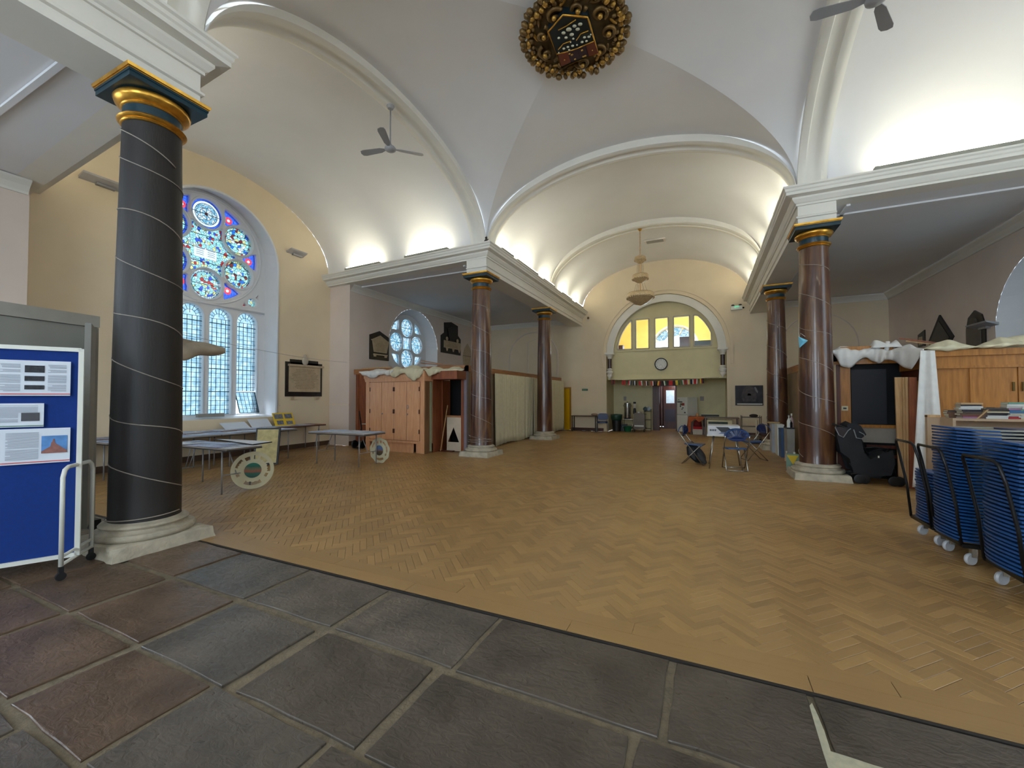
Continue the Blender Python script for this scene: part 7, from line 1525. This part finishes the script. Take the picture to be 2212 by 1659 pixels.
c = P(2190, 735, Y=9.3); t = thing('dust_sheet', 'folded heap of pale cream dust sheet on the far right of the booth top', 'sheet', (c.x, 9.5, HB)); part(MB().grid(28, 14, lambda i, j: (c.x - .35 + 1.1 * i, 9.15 + .5 * j, HB - .01 + .19 * sin(pi * j) ** .5 * min(1, 6 * i + .05) * (1 + .15 * sin(11 * i + 5 * j)))), 'cloth', CREAMC, t, True)
c = P(1930, 722, Y=9.9); 
t = thing('white_net', 'bunched white netting knotted over the booth rail', 'net', (c.x - .1, by, 2.5)); part(MB().grid(24, 10, lambda i, j: (P(1880 + 65 * i, 745, Y=by).x, by + .02 + .14 * cos(pi * j) + .02 * sin(9 * i), 2.47 + (.12 + .04 * sin(8 * i)) * sin(pi * j) * min(1, 8 * i + .1) * min(1, 8 * (1 - i) + .1))), 'net_body', WHITEC, t, True)
part(MB().tube([P(1918, 738, Y=by - .06), P(1916, 752, Y=by - .07), P(1912, 764, Y=by - .06)], .035, 8), 'net_tail', WHITEC, t, True)
t = thing('roller', 'orange wooden board lying on the booth rail under the netting', 'board', (2.7, by, 2.5)); part(MB().b2((RX + .12, by - .02, 2.43), (3.2, by + .0, 2.52)), 'board', OAKR, t)
for k, (a, b) in enumerate((((1943, 731), (2040, 743)), ((1958, 737), (2050, 747)))):
    A = P(*a, Y=9.9); B = P(*b, Y=9.6); t = thing('batten', ('upper' if k == 0 else 'lower') + ' thin reddish batten lying across the top of the right booth', 'plank', tuple(A)); part(MB().bar(A, B, .05, .025), 'board', MATS['reddish_wood'] if k == 0 else PINE, t)
c = P(2140, 740, Y=9.6); t = thing('wood_block', 'short reddish board poking out of the dust sheets on the booth top', 'board', tuple(c)); part(MB().b2((c.x - .12, 9.4, HB), (c.x + .22, 9.6, HB + .07)), 'board', MATS['reddish_wood'], t)

# --- pushchair
o0 = fl(1866, 1035); t = thing('pushchair', 'folded-down black pushchair with rain cover parked against the right booth', 'pushchair', (2.75, 9.5, 0)); PB = mat('black_canvas', srgb(28, 29, 33), .85, var=.25, bump=.3, bscale=80)
pq = lambda x, y, Y=9.35: tuple(P(x, y, Y=Y))
part(MB().tube([pq(1797, 916), pq(1806, 918), pq(1822, 922), pq(1838, 960), pq(1856, 1000), pq(1866, 1030)], .016, 8), 'frame_tube', DARKM, t, True); part(MB().tube([pq(1835, 916, 9.75), pq(1850, 925, 9.75), pq(1868, 970, 9.75), pq(1905, 1022, 9.75), pq(1925, 1036, 9.75)], .016, 8), 'frame_tube', DARKM, t, True)
part(MB().tube([pq(1922, 970), pq(1895, 990), pq(1862, 1022), pq(1838, 1024)], .014, 8), 'frame_tube', DARKM, t, True)
part(MB().tube([pq(1862, 968), pq(1890, 966), pq(1918, 970), pq(1935, 1030)], .014, 8), 'bumper_bar', DARKM, t, True)
def shell(q, th, nm, m, Y0=9.3, Y1_=9.75, bulge=.04):
    vs = [P(x, y, Y=Y0) for x, y in q] + [P(x, y, Y=Y0) + Vector((0, Y1_ - Y0, 0)) for x, y in q]; n = len(q); mb = MB().add([tuple(p) for p in vs], [tuple(range(n)), tuple(reversed(range(n, 2 * n)))] + [(i, (i + 1) % n, n + (i + 1) % n, n + i) for i in range(n)]); return bev(part(mb, nm, m, t), .03, 3)
shell([(1812, 940), (1826, 926), (1840, 928), (1856, 950), (1862, 975), (1852, 986), (1838, 988), (1820, 975)], 0, 'back_panel', PB)
shell([(1838, 986), (1858, 975), (1880, 998), (1905, 985), (1925, 978), (1930, 1000), (1922, 1024), (1885, 1026), (1848, 1018)], 0, 'seat_body', PB, 9.32, 9.8)
shell([(1835, 920), (1843, 916), (1856, 922), (1866, 938), (1858, 944), (1842, 936)], 0, 'hood', PB, 9.35, 9.8)
shell([(1842, 1005), (1905, 1015), (1900, 1030), (1858, 1026)], 0, 'basket', PB, 9.4, 9.75)
CLR = mat('clear_vinyl_edge', srgb(120, 122, 124), .3)
part(MB().tube([pq(1804, 923, 9.26), pq(1812, 940, 9.26), pq(1822, 945, 9.26), pq(1832, 930, 9.26), pq(1838, 926, 9.26)], .008, 6), 'rain_cover_hem', CLR, t, True); part(MB().tube([pq(1844, 928, 9.26), pq(1850, 946, 9.26), pq(1872, 950, 9.26), pq(1866, 938, 9.26), pq(1856, 933, 9.26)], .008, 6), 'rain_cover_hem', CLR, t, True)
part(MB().add([pq(1804, 923, 9.27), pq(1812, 940, 9.27), pq(1822, 945, 9.27), pq(1832, 930, 9.27), pq(1818, 922, 9.27)], [(0, 1, 2, 3, 4)]), 'rain_cover', mat('smoky_vinyl', srgb(60, 54, 56), .2), t)
def wheel(px, py, Y, r_, nm='wheel'):
    c = P(px, py, Y=Y); 
    for dy in (-.035, .035):
        part(MB().lathe([(.02, -.016), (r_ * .7, -.018), (r_, -.012), (r_, .012), (r_ * .7, .018), (.02, .016)], (c.x + dy, c.y + dy * .3, r_), 20, axis=Matrix.Rotation(pi / 2, 3, 'X') @ Matrix.Identity(3)), nm, BLACK, t, 40)
        part(MB().lathe([(r_ * .62, -.022), (r_ * .66, -.022)], (c.x + dy, c.y + dy * .3 - .0, r_), 20, axis=Matrix.Rotation(pi / 2, 3, 'X')), 'hub', CLR, t)
wheel(1862, 1030, 9.32, .085); wheel(1937, 1036, 9.3, .085); wheel(1832, 1015, 9.8, .08)
part(MB().box(tuple(P(1898, 987, Y=9.29)), (.02, .01, .035)), 'buckle_label', WHITEM, t)

# --- bookcase with books
YB_ = 7.0; bx0_ = P(2058, 905, Y=YB_).x; zt_ = P(2080, 904, Y=YB_).z; bx1_ = 5.2; BC = mat('beech_laminate', srgb(176, 150, 122), .5)
t = thing('bookcase', 'low beech-effect bookcase behind the stacked chairs, books on top', 'bookcase', ((bx0_ + bx1_) / 2, 7.2, 0))
part(MB().b2((bx0_, YB_, zt_ - .03), (bx1_, YB_ + .40, zt_)), 'top_board', BC, t); part(MB().b2((bx0_, YB_ + .37, 0), (bx1_, YB_ + .40, zt_ - .03)), 'back_board', BC, t)
for x in (bx0_ + .01, bx0_ + 1.05, bx1_ - .02): part(MB().b2((x - .01, YB_, 0), (x + .02, YB_ + .37, zt_ - .03)), 'side_board', BC, t)
for z in (.1, .45, .8): part(MB().b2((bx0_, YB_ + .02, z), (bx1_, YB_ + .37, z + .02)), 'shelf', BC, t)
t2 = thing('cardboard_panel', 'brown panel standing behind left end of the bookcase', 'panel', (bx0_ - .1, YB_ + .42, 0)); part(MB().b2((bx0_ - .13, YB_ + .30, 0), (bx0_ - .0, YB_ + .36, zt_ + .02)), 'panel_board', BC, t2); part(MB().b2((bx0_ - .13, YB_ + .29, zt_ + .0), (bx0_, YB_ + .37, zt_ + .03)), 'panel_edge', PINE, t2)
bk = {'k': srgb(36, 32, 44), 'w': srgb(200, 200, 196), 't': srgb(186, 152, 108), 'b': srgb(70, 110, 150), 'r': srgb(150, 40, 44), 'p': srgb(150, 110, 140), 'n': srgb(96, 66, 46), 'g': srgb(110, 150, 130), 'm': srgb(120, 60, 70), 'c': srgb(190, 180, 150), 'd': srgb(70, 60, 56)}
def book(x, y, z, w_, d_, h_, c, rz, label, tilt=0, grp=None):
    t = thing('book', label, 'book', (x, y, z), rz, grp, False); 
    if tilt: t.rotation_euler = (0, tilt, rz)
    part(MB().box((0, .0, h_ / 2), (w_ - .008, d_ - .008, h_ - .006)), 'pages', mat('book_pages', srgb(206, 196, 172), .8, var=.1, scale=60, stretch=(1, 1, 30)), t)
    cm_ = mat('book_cover_' + {'k': 'black', 'w': 'white', 't': 'tan', 'b': 'blue', 'r': 'red', 'p': 'mauve', 'n': 'brown', 'g': 'sage', 'm': 'maroon', 'c': 'cream', 'd': 'dark'}[c], bk[c], .5, var=.1)
    part(MB().b2((-w_ / 2, -d_ / 2, 0), (w_ / 2, d_ / 2, .003)).b2((-w_ / 2, -d_ / 2, h_ - .003), (w_ / 2, d_ / 2, h_)).b2((-w_ / 2, -d_ / 2, 0), (w_ / 2, -d_ / 2 + .004, h_)), 'cover', cm_, t)
names_ = {'k': 'black', 'w': 'white', 't': 'tan', 'b': 'blue', 'r': 'red', 'p': 'mauve', 'n': 'brown', 'g': 'sage green', 'm': 'maroon', 'c': 'cream', 'd': 'dark grey'}
ordn = ['bottom', 'second from bottom', 'third from bottom', 'fourth from bottom', 'fifth from bottom', 'sixth from bottom', 'seventh from bottom', 'eighth from bottom', 'ninth from bottom']
rs = random.Random(12)
for (px, cols_, place) in ((2094, 'pmndkwwkt', 'left stack'), (2097 - 22, 'nnndn'[:4], 'back left stack'), (2150, 'wwkcdd', 'middle stack'), (2196, 'rwcbbpwwg', 'right stack'), (2222, 'cwwpgw', 'stack at the right edge')):
    z = zt_; x0 = P(px, 890, Y=YB_ + .1).x
    for k, c in enumerate(cols_):
        hh = rs.choice((.022, .026, .032, .018)); w_ = rs.uniform(.17, .20) if 'back' not in place else .15
        book(x0 + rs.uniform(-.012, .012), YB_ + .13 + (.12 if 'back' in place else 0) + rs.uniform(-.01, .01), z, w_, rs.uniform(.13, .16) if 'back' not in place else .12, hh, c, rs.uniform(-.08, .08), '%s book, %s in the %s on the bookcase' % (names_[c], 'top' if k == len(cols_) - 1 else ordn[k], place)); z += hh
x0 = P(2130, 880, Y=YB_ + .1).x
for k in range(3): book(x0 - .055 + .03 * k, YB_ + .13, zt_ + .03 + .01 * k, .20, .14, .022, 'tnd'[k], .05, '%s book leaning between the left and middle stacks' % names_['tnd'[k]], -.85)
for k in range(5): 
    x_ = P(2165 + 12 * k, 925, Y=YB_ + .1).x; book(x_, YB_ + .17, .82 + .12, .20, .15, .03, 'kdwnk'[k], 0, '%s book upright on the shelf under the bookcase top, %s' % (names_['kdwnk'[k]], ['leftmost', 'second', 'third', 'fourth', 'fifth'][k]), pi / 2)

# --- stacked folding chairs on trolleys
def folded_chair(label):
    "flat-folded fan-back chair: backrest towards -x, width along y"
    t = thing('folded_chair', label, 'chair', (0, 0, 0), 0, None, False)
    def g(i, j):
        y = -.225 + .45 * i; k = 1 - (2 * i - 1) ** 2; x0 = -.02 - .045 * k; x = x0 + (.30 + .0) * j; return (x, y, .012 + .018 * (1 - j) ** 2 * (k * .5 + .5) - .010 * j)
    o = part(MB().grid(10, 3, g), 'backrest', BLUEP, t, True); 
    me = o.data; bm = MB(); top = [Vector(v.co) for v in me.vertices]; n = len(top); fs = [tuple(p.vertices) for p in me.polygons]
    rim = [i * 4 for i in range(11)] + [40 + j for j in range(1, 4)] + [i * 4 + 3 for i in range(9, -1, -1)] + [j for j in range(2, 0, -1)]
    bm.add([tuple(p) for p in top] + [(p.x, p.y, p.z - .016) for p in top], fs + [tuple(n + i for i in reversed(f)) for f in fs] + [(rim[i], rim[(i + 1) % len(rim)], n + rim[(i + 1) % len(rim)], n + rim[i]) for i in range(len(rim))])
    o.data = bm.mesh('backrest', BLUEP)
    for s in (-1, 1): part(MB().bar((.08, s * .212, .004), (.98, s * .212, .004), .018, .016), 'side_tube', mat('pale_tube', srgb(150, 150, 136), .4, .3), t)
    part(MB().b2((.42, -.19, -.004), (.80, .19, .012)), 'seat', BLUEN, t); part(MB().bar((.98, -.212, .004), (.98, .212, .004), .018, .016), 'foot_tube', MATS['pale_tube'], t)
    return t
src = folded_chair('source'); first = True; pitch = .0300
stacks = [('front stack', 2.12, 4.585, .22, 33), ('middle stack', 2.12, 5.42, .22, 35), ('rear stack', 2.16, 5.93, .22, 18)]
nth = lambda k: {1: '1st', 2: '2nd', 3: '3rd', 21: '21st', 22: '22nd', 23: '23rd', 31: '31st', 32: '32nd', 33: '33rd'}.get(k, '%dth' % k)
for nm, x, y, z0, n in stacks:
    for k in range(n):
        c_ = src if first else copy_tree(src); first = False
        c_.location = (x + random.uniform(-.006, .006), y + random.uniform(-.006, .006), z0 + pitch * k); c_.rotation_euler = (0, 0, random.uniform(-.01, .01))
        pos = 'top' if k == n - 1 else ('bottom' if k == 0 else nth(k + 1) + ' from the bottom')
        c_['label'] = 'flat-folded blue chair, %s of the %s on the trolleys' % (pos, nm); c_['group'] = 'folded chairs in the ' + nm
def trolley(y0, y1, label, lean=.12):
    t = thing('chair_trolley', label, 'trolley', (2.2, (y0 + y1) / 2, 0)); x = 2.12; z = .19
    for yy in (y0, y1): part(MB().b2((x, yy - .02, z - .02), (x + 1.15, yy + .02, z + .015)), 'deck_rail', DARKM, t)
    for xx in (x, x + 1.13): part(MB().b2((xx, y0, z - .02), (xx + .03, y1, z + .015)), 'deck_bar', DARKM, t)
    pts = [(x + .0, y0 - .0, z), (x - .03, y0, .55), (x - .09, y0, .90), (x - lean, y0 + .01, 1.03), (x - lean - .01, y0 + .05, 1.06), (x - lean - .01, y1 - .05, 1.06), (x - lean, y1 - .01, 1.03), (x - .09, y1, .90), (x - .03, y1, .55), (x + .0, y1, z)]
    part(MB().tube(pts, .0135, 8), 'handle_hoop', DARKM, t, True)
    for xx in (x + .08, x + 1.05):
        for yy in (y0 + .05, y1 - .05): 
            part(MB().lathe([(.015, -.014), (.05, -.016), (.056, 0), (.05, .016), (.015, .014)], (xx, yy, .057), 18, axis=Matrix.Rotation(.5, 3, 'Z') @ Matrix.Rotation(pi / 2, 3, 'X')), 'castor', mat('grey_castor', srgb(190, 192, 196), .4), t, 40); part(MB().box((xx + .02, yy, .125), (.04, .05, .09)), 'castor_fork', STEEL, t)
    return t
trolley(4.36, 4.86, 'black chair trolley under the front stack of folded chairs'); trolley(5.20, 5.68, 'black chair trolley under the middle stack of folded chairs'); trolley(5.75, 6.22, 'black chair trolley under the rear, shorter stack of folded chairs')
